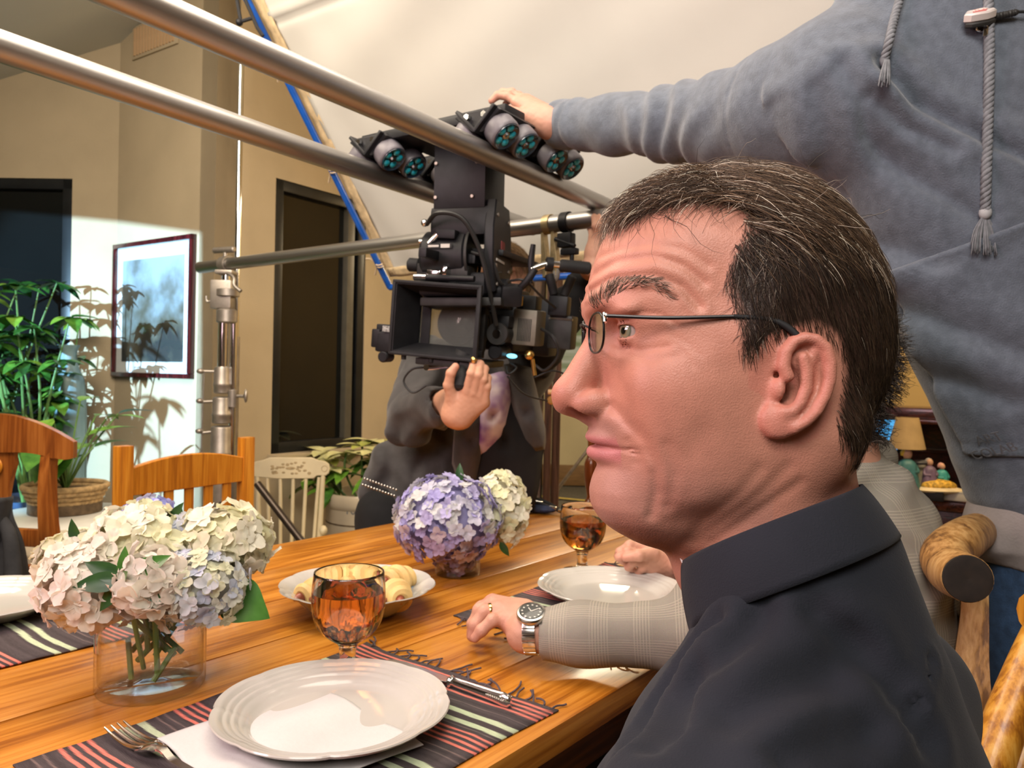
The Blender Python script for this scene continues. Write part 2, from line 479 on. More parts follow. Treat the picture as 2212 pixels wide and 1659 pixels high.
# air vent high on the picture wall
vb = CB + eD * 0.33 + np.array([0, 0, 2.83])
v = thing('trim_1', None, None, tuple(vb)); tag(v, kind='structure')
rotA = np.stack([eD, np.cross([0, 0, 1.0], eD), np.array([0, 0, 1.0])], 1)
m_vent = M('vent_metal', (0.55, 0.36, 0.20), rough=0.5, var=0.05)
add('vent_frame', xf(box((0, -0.006, 0.0), (0.40, 0.010, 0.17), .002), vb, rotA), m_wall, v)
sl = mesh_of(*box((0, 0, 0), (0.010, 0.010, 0.14)), smooth=False); sl.materials.append(m_vent)
for k in range(14):
    o = add('vent_slat', sl, m_vent, v, world=False); o.location = tuple(rotA @ np.array([-0.169 + k * 0.026, -0.014, 0])); o.rotation_euler = (0, 0, -TH)
add('baseboard_far', box((2, 8.27, 0.11), (7, 0.03, 0.22), .006), m_base, kind='structure')

# brown wooden door standing open at the far doorway
DX = PY(1185, 850, 4.9)
m_door = wood('dark_door_wood', '#2e1a12', '#4b2f24', '#6a4a3c', scale=1.0, axis=2, rough=0.4, ring=6)
d = thing('door_1', None, None, (DX[0], 4.9, 0)); tag(d, kind='structure')
dr = rotz(R_(-8))
add('door_leaf', xf(box((0, 0, 1.02), (0.045, 0.045, 2.04), .006), (DX[0], 4.9, 0.0), dr), m_door, d)
for zz, hh in ((0.5, .8), (1.45, .9)):
    add('door_panel', xf(box((-0.002, 0.14, zz), (0.018, 0.30, hh), .005), (DX[0] - .01, 4.9, 0.0), dr), m_door, d)
add('door_stile', xf(box((0.055, 0.0, 1.02), (0.052, 0.03, 2.04), .006), (DX[0], 4.93, 0.0), dr), m_door, d)
add('door_jamb', xf(box((-0.075, 0.02, 1.05), (0.085, 0.10, 2.10), .006), (DX[0], 4.95, 0.0), dr), wood('lilac_jamb', '#4a3a3a', '#6a5650', '#857066', axis=2, rough=0.4), d)

# ------------------------------------------------------------------ table
E0 = PZ(1340, 1486, 0.75); E0[2] = 0
TT_ = R_(38); tD = np.array([math.sin(TT_), math.cos(TT_), 0]); nD = np.array([-math.cos(TT_), math.sin(TT_), 0])
TRZ = R_(52)
def TT(al, pe, z=0.75): return E0 + al * tD + pe * nD + np.array([0, 0, z])
m_oak = wood('honey_oak', '#8f500c', '#b87320', '#cd8a34', scale=1.0, axis=0, rough=0.34, coat=0.25, ring=6.0, bump=0.12)
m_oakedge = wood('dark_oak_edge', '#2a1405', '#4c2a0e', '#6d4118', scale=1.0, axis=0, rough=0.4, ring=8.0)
tb = thing('dining_table', 'long honey-oak plank dining table set with plates and flowers', 'table', tuple(E0), TRZ)
A0, A1, TW = -1.35, 1.06, 1.03
bounds = [0.0, .155, .318, .4825, .655, .84, TW]
for k in range(6):
    p0, p1 = bounds[k], bounds[k + 1]
    g = 0.0012 if k in (2, 3) else 0.0005
    add('plank', box(((A0 + A1) / 2, (p0 + p1) / 2, 0.75 - 0.018), (A1 - A0, p1 - p0 - 2 * g, 0.036), .004), m_oak, tb, world=False)
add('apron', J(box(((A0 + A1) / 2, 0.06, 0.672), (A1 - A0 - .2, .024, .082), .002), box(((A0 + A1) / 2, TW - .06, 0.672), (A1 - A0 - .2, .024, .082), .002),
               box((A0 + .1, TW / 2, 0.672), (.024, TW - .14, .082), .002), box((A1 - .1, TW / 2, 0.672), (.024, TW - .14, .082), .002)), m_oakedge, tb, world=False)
legp = [(0.035, 0), (0.045, .03), (0.03, .06), (0.028, .1), (0.044, .2), (0.05, .3), (0.036, .44), (0.05, .46), (0.05, .48), (0.04, .5)]
for (x, y) in ((A0 + .14, .1), (A1 - .14, .1), (A0 + .14, TW - .1), (A1 - .14, TW - .1)):
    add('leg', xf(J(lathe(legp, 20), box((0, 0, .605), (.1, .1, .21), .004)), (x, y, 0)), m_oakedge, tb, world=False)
# ------------------------------------------------------------------ crockery
m_china = M('white_china', (0.52, 0.50, 0.455), rough=0.12, var=0.02, vscale=6, coat=0.4, spec=0.5)
NS = 180
def bracket(a, r, z):
    """eight gentle ogee points round the rim"""
    k = abs(math.sin(4 * a)); w = min(1.0, max(0.0, (r - 0.075) / 0.05))
    return 1 + w * (0.030 * (k ** 0.5) - 0.020)
R0 = 0.131
plate_prof = [(0, .006), (.080, .006), (.088, .0075), (.093, .012), (.100, .0160), (.1030, .0168), (.1042, .0188), (.1085, .0196), (.1105, .0199), (.1118, .0220), (.1165, .0228), (.1185, .0231), (.1198, .0252), (.126, .0264), (R0 - .001, .0276), (R0, .0262),
              (R0 - .001, .0245), (.122, .0195), (.104, .0115), (.094, .0055), (.086, 0.0), (.078, 0.0), (.076, .002), (0, .002)]
def plate(loc, label, rz, group='white scalloped dinner plates'):
    o = add('dinner_plate', xf(lathe(plate_prof, NS, mod=bracket), (0, 0, 0)), m_china, angle=60)
    o.location = loc; o.rotation_euler = (0, 0, rz)
    return tag(o, label, 'plate', group)
MAT_T = 0.0025
plate(tuple(TT(-.312, .192, .75 + MAT_T)), 'empty white scalloped dinner plate nearest the camera, on the striped mat', 0.2)
plate(tuple(TT(.335, .215, .75 + MAT_T)), 'empty white scalloped dinner plate behind the grey plaid sleeve', 0.5)
plate(tuple(TT(-.425, .93, .75 + MAT_T)), 'white dinner plate cut off by the left edge of the picture', 0.1)

# serving dish with a raised angular rim
dish_prof = [(0, .008), (.06, .008), (.078, .014), (.097, .033), (.112, .042), (.122, .047), (.127, .0485), (.128, .047), (.122, .043), (.105, .034), (.086, .015), (.07, .003), (.05, 0), (.046, .003), (0, .003)]
def dish_mod(a, r, z): return 1 + (0.03 * abs(math.sin(5 * a)) ** 0.7 - 0.012) * min(1, max(0, (r - .06) / .06))
DSH = TT(-.012, .50)
o = add('serving_dish', lathe(dish_prof, NS, mod=dish_mod), m_china, angle=60); o.location = tuple(DSH); o.rotation_euler = (0, 0, .35)
tag(o, 'white angular-rimmed serving dish holding sausage rolls behind the near goblet', 'dish')

# sausages wrapped in pastry
m_pastry = M('baked_pastry', (0.72, 0.50, 0.20), rough=0.5, var=0.18, vscale=30, bump=0.2, bscale=120, sss=0.1)
m_saus = M('sausage_skin', (0.28, 0.075, 0.04), rough=0.3, var=0.2, vscale=40)
def sroll(loc, rz, tilt, label, s=1.0):
    t = thing('sausage_roll', label, 'pastry', tuple(loc), rz, 'sausage rolls in the serving dish')
    th = np.linspace(0, 2 * math.pi * 2.6, 62)
    u = np.linspace(-1, 1, 62)
    path = np.stack([u * .026 * s, (0.0105 + .004 * (1 - u * u)) * np.cos(th) * s, (0.0105 + .004 * (1 - u * u)) * np.sin(th) * s], 1)
    rt = roty(tilt)
    add('pastry_wrap', xf(J(tube(path, np.array([.006, .0095, .0105, .011, .0105, .0095, .006]) * s, 8), ball((0, 0, 0), (.027 * s, .013 * s, .013 * s), 12, 8)), (0, 0, 0), rt), m_pastry, t, world=False)
    add('sausage', xf(tube(spline([(-.037 * s, 0, 0), (0, 0, .001), (.037 * s, 0, 0)], 6), np.array([.003, .0082, .0092, .0095, .0092, .0082, .003]) * s, 12), (0, 0, 0), rt), m_saus, t, world=False)
rolls = [(-.068, -.020, .036, -2.3, .05, 'sausage roll at the left end of the dish, red sausage tip facing the camera'),
         (-.040, .040, .040, -.5, .0, 'sausage roll at the back left of the serving dish'),
         (.02, .052, .040, .3, .0, 'sausage roll at the back of the dish, behind the goblet rim'),
         (.062, .030, .045, .9, .1, 'sausage roll stacked at the back right of the serving dish'),
         (.070, -.030, .036, -1.25, .05, 'sausage roll at the right end of the dish, sausage tip towards the camera'),
         (.018, -.052, .034, .1, .0, 'pale sausage roll at the front of the dish, right of the goblet bowl'),
         (-.030, -.056, .034, -.2, .0, 'pale sausage roll at the front of the dish, left of the goblet bowl'),
         (.0, .0, .040, .6, .0, 'sausage roll in the middle of the dish hidden by the goblet')]
for (x, y, z, rz, ti, lb) in rolls:
    q = DSH + CR * x * 1.0 + unit([CF[0], CF[1], 0]) * y + np.array([0, 0, z])
    sroll(q, rz, ti, lb, 1.06)

# ------------------------------------------------------------------ goblets
m_glass = M('clear_glass', (1.0, 0.985, 0.95), rough=0.0, trans=1.0, ior=1.48, spec=0.5)
def thin_glass(name, refl=.6):
    m = bpy.data.materials.new(name); m.use_nodes = True
    nt = m.node_tree; N = nt.nodes; L = nt.links
    tr = N.new('ShaderNodeBsdfTransparent'); gl_ = N.new('ShaderNodeBsdfGlossy'); gl_.inputs['Roughness'].default_value = .02
    lw = N.new('ShaderNodeLayerWeight'); lw.inputs['Blend'].default_value = .5
    pw = N.new('ShaderNodeMath'); pw.operation = 'POWER'; pw.inputs[1].default_value = 4.0; L.new(lw.outputs['Facing'], pw.inputs[0])
    mu = N.new('ShaderNodeMath'); mu.operation = 'MULTIPLY_ADD'; mu.inputs[1].default_value = .8 * refl; mu.inputs[2].default_value = .045 * refl; L.new(pw.outputs[0], mu.inputs[0])
    mx = N.new('ShaderNodeMixShader'); L.new(mu.outputs[0], mx.inputs[0]); L.new(tr.outputs[0], mx.inputs[1]); L.new(gl_.outputs[0], mx.inputs[2])
    L.new(mx.outputs[0], N['Material Output'].inputs['Surface'])
    return m
def liquid(name, col, dens, ior=1.34):
    m = bpy.data.materials.new(name); m.use_nodes = True
    nt = m.node_tree; b = nt.nodes['Principled BSDF']
    b.inputs['Base Color'].default_value = (*col, 1)
    b.inputs['Roughness'].default_value = 0.0; b.inputs['Transmission Weight'].default_value = 1.0; b.inputs['IOR'].default_value = ior
    if dens:
        va = nt.nodes.new('ShaderNodeVolumeAbsorption'); va.inputs['Color'].default_value = (*dens[0], 1); va.inputs['Density'].default_value = dens[1]
        nt.links.new(va.outputs[0], nt.nodes['Material Output'].inputs['Volume'])
    return m
m_cider = liquid('amber_cider', (1.0, 0.84, 0.58), ((0.84, 0.50, 0.09), 34.0))
m_water = thin_glass('vase_water', .5)
gob_out = [(.040, 0), (.0405, .002), (.036, .004), (.016, .008), (.0115, .014), (.0105, .022), (.0110, .032), (.0125, .040), (.0165, .0445), (.0275, .052), (.0390, .063), (.0455, .078), (.0480, .094), (.0480, .112), (.0465, .128), (.0455, .137)]
gob_in = [(.0445, .1375), (.0442, .128), (.0455, .112), (.0455, .094), (.043, .079), (.0368, .066), (.0255, .0565), (.013, .0505), (0, .049)]
def thumb(a, r, z):
    w = math.exp(-((z - .0655) / .0085) ** 2); k = math.cos(9 * a)
    w2 = math.exp(-((z - .100) / .020) ** 2)
    return 1 - 0.055 * w * max(0, k) ** 0.7 - .006 * w2 * (k > -.2)
def densify(prof, n=4):
    return [tuple(p) for p in spline(prof, n)]
def goblet(loc, rz, level, label):
    t = thing('goblet', label, 'goblet', tuple(loc), rz, 'amber-filled stemmed goblets')
    po = densify(gob_out, 3); po = [(max(0.0, r), z) for r, z in po]
    pi = densify(gob_in, 2); pi[-1] = (0, pi[-1][1])
    V, F = lathe([(0, 0.0006)] + po + pi, 108, mod=lambda a, r, z: thumb(a, r, z) if r > .02 else 1.0)
    add('glass', (V, F), m_glass, t, world=False, angle=80)
    # liquid overlaps a hair into the glass wall
    zi = sorted([(z, r) for r, z in pi])
    zz = [z for z, r in zi if z < level] + [level]
    pl = [(np.interp(z, [a for a, b in zi], [b for a, b in zi]) + (.0004 if z > .0491 else 0), z - .0002) for z in zz] + [(0, level - .0002)]
    pl[0] = (0, pl[0][1])
    add('cider', lathe(pl, 108, mod=lambda a, r, z: thumb(a, r, z) if r > .02 else 1.0), m_cider, t, world=False, angle=60)
    return t
GB1 = PZ(750, 1458, .7525); GB2 = PZ(1257, 1234, .75)
goblet(GB1, 0.3, .112, 'nearer amber-filled goblet with thumbprint bowl, in front of the sausage rolls')
goblet(GB2, 0.8, .108, 'farther amber-filled goblet standing under the seated man\'s chin')

# ------------------------------------------------------------------ placemats
m_mat = M('striped_weave', (1, 1, 1), rough=.95, attr='Col', var=.35, vscale=260, stretch=(7, .5, 1), bump=.6, bscale=300, spec=.1)
STR = []
for k in range(4): STR.append((.010 + k * .0095, .0042, '#dc7f70'))
STR += [(.074, .009, '#bcc9a8'), (.094, .009, '#bcc9a8')]
for k in range(4): STR.append((.116 + k * .0095, .0042, '#dc7f70'))
STR += [(.160, .002, '#7a6a66'), (.172, .002, '#6f6462'), (.196, .009, '#bcc9a8'), (.216, .009, '#bcc9a8')]
for k in range(4): STR.append((.266 + k * .0095, .0042, '#dc7f70'))
STR += [(.308, .002, '#7a6a66'), (.318, .002, '#7a6a66'), (.332, .009, '#bcc9a8'), (.352, .009, '#bcc9a8')]
for k in range(4): STR.append((.390 + k * .0095, .0042, '#dc7f70'))
STR += [(.436, .002, '#7a6a66'), (.446, .002, '#7a6a66'), (.058, .0015, '#6f6462'), (.108, .0015, '#6f6462')]
m_fringe = M('fringe_yarn', '#55494c', rough=.95, var=.2, vscale=90)
def placemat(a0, a1, p0, p1, label, seed, fringe_lo=True, fringe_hi=True, skew=0.0):
    r = random.Random(seed)
    L, Wd = a1 - a0, p1 - p0
    t = thing('placemat', label, 'placemat', tuple(TT(a0, p0, .75)), TRZ, 'striped woven placemats')
    def fn(u, v):
        x = u * L + skew * v * Wd + .004 * np.sin(9 * v + seed) * (u > .9) ; y = v * Wd + .0035 * np.sin(7 * u + seed) * (np.abs(v - .5) > .45)
        z = .0008 + .0011 * (np.sin(u * 23 + 3 * v) * np.sin(v * 17 + seed)) ** 2
        # one corner kicks up a little
        z = z + .004 * np.clip((u - .85) / .15, 0, 1) ** 2 * np.clip((v - .7) / .3, 0, 1) ** 2
        return np.stack([x, y, z], 1)
    V, F = thicken(grid(430, 22, fn), -.0016)
    me = mesh_of(V, F, angle=None)
    at = me.attributes.new('Col', 'FLOAT_COLOR', 'POINT')
    dd = L - (V[:, 0] - skew * V[:, 1] + .0016 * np.sin(V[:, 1] * 40 + seed) + .0012 * np.sin(V[:, 1] * 23))
    cc = np.tile(np.array([*srgb('#4f4849'), 1.0]), (len(V), 1)); cc[:, :3] *= (1 + .10 * np.sin(dd * 330) + .06 * np.sin(dd * 710))[:, None]
    for p, w, c in STR:
        k = (dd >= p) & (dd <= p + w); cc[k, :3] = srgb(c)
    at.data.foreach_set('color', cc.astype(np.float32).ravel())
    add('cloth', me, m_mat, t, world=False)
    fr = []
    for end, on in ((0, fringe_lo), (1, fringe_hi)):
        if not on: continue
        for k in range(26):
            y = (k + .5) / 26 * Wd; x0 = (L if end else 0) + skew * y; s = 1 if end else -1
            pts = [np.array([x0 - .004 * s, y, .0022])]
            ln = r.uniform(.018, .045); ang = r.uniform(-.8, .8); cu = r.uniform(-1.4, 1.4)
            for q in range(1, 6):
                ang += cu * .35
                pts.append(pts[-1] + ln / 5 * np.array([s * math.cos(ang), math.sin(ang), 0]) + np.array([0, 0, r.uniform(-.0006, .0012)]))
                pts[-1][2] = max(.0016, pts[-1][2])
            fr.append(tube(spline(pts, 3), .0013, 5))
    if fr: add('fringe', J(*fr), m_fringe, t, world=False, kind='stuff')
    return t
placemat(-.575, -.112, .022, .362, 'striped charcoal placemat under the nearest plate, knotted fringe at its right end', 3, fringe_lo=False)
placemat(-.66, -.20, .650, .99, 'striped charcoal placemat under the plate at the left picture edge', 5)
placemat(.075, .56, .03, .36, 'dark striped placemat under the grey plaid sleeve and far plate', 9)

# ------------------------------------------------------------------ cutlery and napkin
m_silver = M('polished_silver', (0.82, 0.80, 0.76), rough=0.16, metal=1.0, var=.03)
m_nap = M('white_napkin', (0.56, 0.55, 0.54), rough=0.9, bump=.25, bscale=180, var=.03, sheen=.2)
kn = thing('table_knife', 'silver table knife with beaded ornate handle beside the nearest plate', 'knife', tuple(TT(-.146, .066, .7545)), TRZ + math.pi / 2)
# local x runs away from the table edge; handle end at x=0
hx = [(0.0, .004), (.004, .0085), (.012, .0098), (.03, .0085), (.06, .0078), (.088, .0072), (.096, .0060), (.1, .0042)]
hv = spline([(a, 0, .0045) for a, b in hx], 4)
add('handle', tube(hv, [b for a, b in hx], 14, sec=[(math.cos(q) * .55, math.sin(q)) for q in np.arange(14) * 2 * math.pi / 14]), m_silver, kn, world=False)
orn = []
for k in range(9):
    orn.append(ball((.006 + k * .0035, -.0085 * (1 - k * .03), .007), (.0016, .0013, .0016), 6, 5)); orn.append(ball((.006 + k * .0035, .0085 * (1 - k * .03), .007), (.0016, .0013, .0016), 6, 5))
orn.append(xf(lathe([(.0055, 0), (.0065, .0008), (.0055, .0016)], 12, close=True), (.012, 0, .009), None, (1.3, .8, 1)))
orn.append(xf(lathe([(.0065, 0), (.0085, .003), (.0065, .006), (.005, .008)], 14), (.094, 0, .0045), frame((1, 0, 0)), None))
add('ornament', J(*orn), m_silver, kn, world=False, kind='stuff')
bl = [(.1, -.004), (.11, -.009), (.19, -.010), (.208, -.006), (.215, .002), (.205, .006), (.11, .006), (.1, .004)]
add('blade', prism(bl, .003, .0048, .0005), m_silver, kn, world=False)

nap = grid(40, 40, lambda u, v: np.stack([u * .2, v * .2, .004 + .006 * np.sin(u * 3.1) * np.sin(v * 2.8 + .3) + .0022 * np.sin(u * 11 + v * 5)], 1))
o = add('napkin', thicken(nap, -.0012), m_nap, angle=None); 
NP = TT(-.462, .296, .7535); o.location = tuple(NP); o.rotation_euler = (0, 0, TRZ - math.pi / 2 - .12)
tag(o, 'folded white cloth napkin under the fork at the bottom edge', 'napkin')
fk = thing('fork', 'silver four-tined fork lying on the white napkin', 'fork', tuple(TT(-.481, .335, .7605)), TRZ - math.pi / 2 + .02)
# local x from tine tips towards the handle
for k in range(4):
    y = (k - 1.5) * .0068
    add('tine', tube(spline([(-.016, y, .0035), (.004, y, .0002), (.030, y * 1.02, -.001), (.052, y * .95, .002), (.058, y * .7, .003)], 4), np.array([.0010, .0019, .0022, .0023, .0025]), 8), m_silver, fk, world=False)
hd = grid(30, 9, lambda u, v: np.stack([.05 + u * .15, (v - .5) * np.interp(u, [0, .08, .17, .25, .6, 1], [.024, .0235, .014, .0075, .008, .014]), .003 + .006 * np.sin(np.clip(u * 3, 0, 1) * math.pi) - .0035 * (2 * v - 1) ** 2 * (u < .2)], 1))
add('handle', thicken(hd, .0022), m_silver, fk, world=False)
# ------------------------------------------------------------------ aluminium speed rail
m_alu = M('worn_aluminium', (0.46, 0.445, 0.425), rough=0.38, metal=1.0, var=0.16, vscale=25, stretch=(1, 1, .06), bump=.12, bscale=60)
m_steel = M('stand_steel', (0.36, 0.32, 0.28), rough=0.45, metal=0.8, var=0.12, vscale=30, bump=.06, bscale=80)
m_chrome = M('bright_chrome', (0.85, 0.85, 0.84), rough=0.1, metal=1.0, var=.02)
m_blk = M('black_anodised', (0.009, 0.009, 0.011), rough=0.5, spec=.35, var=0.25, vscale=40, bump=.08, bscale=300)
m_blk2 = M('black_rubber', (0.010, 0.010, 0.011), rough=0.7, var=.2, vscale=60)
m_dgrey = M('dark_grey_metal', (0.028, 0.027, 0.026), rough=0.5, metal=.2, spec=.35, var=.2, vscale=40)
m_graph = M('taupe_metal', (0.17, 0.15, 0.12), rough=0.5, metal=.4, var=.1, vscale=40)
m_gold = M('gold_connector', (0.75, 0.48, 0.16), rough=.3, metal=1.0, var=.1)
m_cable = M('black_cable', (0.012, 0.012, 0.012), rough=.5, var=.1)
ZR = 1.63
def railfit(p, q, z): 
    a, b = PZ(*p, z), PZ(*q, z); return a, unit(b - a), b
aA, dA, bA = railfit((350, 25), (1310, 447), ZR)
aR, dR, bR = railfit((60, 120), (880, 400), ZR)
def pipe(name, a, b, r, label, cat, grp=None):
    a, b = np.asarray(a, float), np.asarray(b, float)
    t = thing(name, label, cat, tuple(a), 0, grp)
    L = np.linalg.norm(b - a); rot = frame(b - a)
    ri = r - .004
    prof = [(ri, 0), (r - .0008, 0), (r, .0008), (r, L - .0008), (r - .0008, L), (ri, L)]
    o = add('tube', lathe(prof, 40, close=True), m_alu, t, world=False, angle=40)
    o.matrix_basis = Matrix(rot.tolist()).to_4x4()
    return t
pipe('rail_pipe', aA - dA * 1.7, bA + dA * .04, .0241, 'upper aluminium rail pipe crossing nearest the ceiling, carrying the hand-held side of the camera dolly', 'pipe', 'aluminium rail pipes')
pipe('rail_pipe', aR - dR * 1.9, bR + dR * .62, .0241, 'lower aluminium rail pipe that leaves the picture at the left edge', 'pipe', 'aluminium rail pipes')
aX, dX, bX = railfit((432, 578), (1330, 467), ZR - .049)
pipe('cross_pipe', aX, bX + dX * .32, .0241, 'aluminium cross pipe clamped to the silver stand under both rails', 'pipe')
dRail = unit(dA + dR); eRail = np.array([dRail[1], -dRail[0], 0])

def pixof(p):
    q = np.asarray(p) - CAM0; w = q @ CF; return 1106 + FPX * (q @ CR) / w, 829.5 - FPX * (q @ CU) / w
def along_px(a, d, off, px):
    lo, hi = -2.0, 4.0
    for _ in range(50):
        m = (lo + hi) / 2
        if pixof(a + d * m + off)[0] < px: lo = m
        else: hi = m
    return a + d * m

# ------------------------------------------------------------------ camera dolly riding the rails
DC = (along_px(aA, dA, 0, 1155) + along_px(aR, dR, 0, 905)) / 2
dl = thing('camera_dolly', 'black rail dolly on skate wheels with teal hubs carrying the remote head', 'dolly', tuple(DC + np.array([0, 0, .0])))
m_tread = M('grey_urethane_tread', (0.13, 0.12, 0.135), rough=.4, var=.15, vscale=40)
m_teal = M('teal_hub', (0.01, 0.42, 0.60), rough=.25, var=.2, vscale=60, coat=.5)
m_hubd = M('dark_hub', (0.015, 0.03, 0.05), rough=.25, var=.2, vscale=60, coat=.5)
def wheel(center, axis, parent):
    rot = frame(axis)
    w = add('wheel', xf(lathe([(.028, -.019), (.031, -.019), (.0345, -.016), (.0355, -.010), (.0355, .010), (.0345, .015), (.0325, .0175), (.028, .0175)], 32, close=True), center, rot), m_tread, parent)
    add('hub', xf(lathe([(0, -.015), (.0285, -.016), (.0285, .0172), (.0315, .0185), (.0310, .0200), (.0270, .0170), (.012, .0120), (.008, .015), (0, .015)], 28), center, rot), m_hubd, w)
    fins = []
    for k in range(5):
        a = k * 2 * math.pi / 5 + .4
        fins.append(ball((.0185 * math.cos(a), .0185 * math.sin(a), .0145), (.0095, .0095, .005), 12, 8))
        add('hub_window', xf(fins[-1], center, rot), m_teal, w)
    add('axle_bolt', xf(J(cyl((0, 0, .012), (0, 0, .021), .0055, 6), cyl((0, 0, .012), (0, 0, .016), .009, 16)), center, rot), m_chrome, w)
upz = np.array([0, 0, 1.0])
rad = .0241 + .0355
def truck(base, d, sides, span, label=None):
    for s in sides:
        co = unit(eRail * s * .72 + upz * .69) * rad
        ax = unit(eRail * s * .69 - upz * .72)
        for k in (-.5, .5):
            c = base + d * span * k + co
            wheel(c, ax, dl)
        pl = base + co + ax * -.028
        rot = np.stack([d, np.cross(ax, d), ax], 1)
        add('truck_plate', xf(box((0, 0, 0), (span + .085, .07, .008), .002), pl, rot), m_blk, dl)
tA1 = along_px(aA, dA, eRail * .045, 1107); tA2 = along_px(aA, dA, eRail * .045, 1212)
tB1 = along_px(aR, dR, eRail * .045, 866); tB2 = tB1 + (tA2 - tA1)
for b_, d_ in ((tA1, dA), (tA2, dA), (tB1, dR), (tB2, dR)):
    truck(b_, d_, (1, -1), .078)
    add('truck_cap', xf(prism([(-.052, .034), (.052, .034), (.060, .026), (.014, -.012), (-.014, -.012), (-.060, .026)], -.070, .070, .003), b_ + upz * .050, np.stack([eRail, upz, d_], 1)), m_blk, dl)
    for s in (-1, 1):
        add('bolt', xf(cyl((0, 0, 0), (0, 0, .006), .007, 6), b_ + eRail * .022 * s + upz * .070 - d_ * .074, frame(-d_)), m_chrome, dl)
def beam(p, q, w, h, name='beam', mat=None):
    p, q = np.asarray(p), np.asarray(q); d = unit(q - p); rot = np.stack([d, np.cross(upz, d), upz], 1)
    return add(name, xf(box((np.linalg.norm(q - p) / 2, 0, 0), (np.linalg.norm(q - p), w, h), .003), p, rot), mat or m_blk, dl)
up1 = upz * .090
beam(tB1 + up1 - eRail * .05, tA1 + up1 + eRail * .05, .075, .022)
beam(tB2 + up1 - eRail * .05, tA2 + up1 + eRail * .05, .075, .022)
HC = (tA1 + tB1 + tA2 + tB2) / 4
rotR = np.stack([eRail, dRail, upz], 1)
add('deck', xf(box((0, 0, .085), (.24, .30, .022), .004), HC, rotR), m_blk, dl)

# ------------------------------------------------------------------ stabilised remote head hanging from the dolly
hd = thing('remote_head', 'black motorised remote head hanging beneath the dolly', 'camera head', tuple(HC))
HY = np.array([0, 0, 0])
rh = rotz(R_(-14))
def H(name, VF, mat, parent=hd): return add(name, xf(VF, HC, rh), mat, parent)
H('top_block', prism([(-.055, -.07), (.07, -.07), (.08, -.03), (.08, .07), (-.055, .07), (-.065, .0)], -.09, .09, .006), m_blk)
H('upper_housing', box((.01, 0, -.115), (.15, .14, .07), .012), m_blk)
H('pan_motor', xf(J(cyl((-.075, 0, 0), (.04, 0, 0), .062, 36, bev=.008)), (-.01, -.03, -.195)), m_blk)
H('motor_ring', xf(lathe([(.0615, -.004), (.0655, -.003), (.0655, .003), (.0615, .004)], 36, close=True), (.032, -.03, -.195), frame((1, 0, 0))), m_dgrey)
H('side_plate', xf(prism([(-.06, .095), (.06, .095), (.085, .02), (.085, -.07), (.06, -.12), (-.055, -.12), (-.08, -.05), (-.08, .03)], -.012, .012, .003), (.085, 0, -.16), np.stack([np.array([0, 1.0, 0]), np.array([0, 0, 1.0]), np.array([1.0, 0, 0])], 1)), m_blk)
H('mark_strip', box((.098, -.02, -.205), (.002, .07, .006)), M('white_print', (.55, .52, .48), rough=.6, var=.05))
H('red_mark', box((.098, .0, -.165), (.002, .03, .02)), M('red_print', (.22, .03, .03), rough=.6, var=.1))
H('name_plate', box((-.030, -.0925, -.178), (.062, .002, .012), .0005), m_blk2)
H('plate_lettering', box((-.045, -.0938, -.178), (.026, .001, .005)), bpy.data.materials['white_print'])
H('plate_window', box((-.016, -.0938, -.178), (.022, .001, .009)), bpy.data.materials['white_print'])
for x, y, z in ((-.05, -.072, .02), (.05, -.072, .02), (.04, -.072, -.06), (-.05, -.072, -.06)):
    H('screw', xf(cyl((0, 0, 0), (0, 0, .003), .0045, 12, bev=.001), (x, y, z), frame((0, -1, 0))), m_steel)
for y, z in ((-.05, -.10), (.05, -.10), (-.06, -.22), (.06, -.22), (-.045, -.262)):
    H('screw', xf(cyl((0, 0, 0), (0, 0, .004), .005, 12, bev=.001), (.096, y, z), frame((1, 0, 0))), m_steel)
H('lower_yoke', prism([(-.09, -.06), (.07, -.06), (.09, -.03), (.09, .06), (-.08, .06)], -.29, -.235, .006), m_blk)
H('tilt_knuckle', xf(cyl((-.05, 0, 0), (.05, 0, 0), .03, 24, bev=.004), (.07, -.01, -.275)), m_blk)
H('quick_plate', box((.015, -.01, -.305), (.20, .12, .02), .004), m_dgrey)
H('receiver_tail', xf(box((0, 0, 0), (.05, .05, .05), .008), (.125, -.02, -.285), rotz(.4) @ rotx(.3)), m_blk)
# articulated arm with a rubber grip
ga = [HC + rh @ np.array(p) for p in ((.135, -.02, -.28), (.165, -.03, -.255), (.185, -.03, -.225))]
add('arm', tube(spline(ga, 5), .009, 10), m_blk, hd)
gb = [HC + rh @ np.array(p) for p in ((.175, -.03, -.228), (.215, -.01, -.212), (.265, .01, -.215))]
add('arm_rod', tube(spline(gb, 5), .0085, 12), m_chrome, hd)
gd = unit(gb[2] - gb[1])
add('rubber_grip', cyl(gb[2] - gd * .03, gb[2] + gd * .045, .015, 20, bev=.004), m_blk2, hd)
add('arm_lever', tube(spline([gb[0] - upz * .03, gb[0] + upz * .02, gb[0] + upz * .06 + eD * .005], 4), [.004, .008, .006], 8), m_blk, hd)
add('arm_clamp', xf(lathe([(.008, -.008), (.017, -.008), (.017, .008), (.008, .008)], 20, close=True), gb[1], frame(gd)), m_blk, hd)

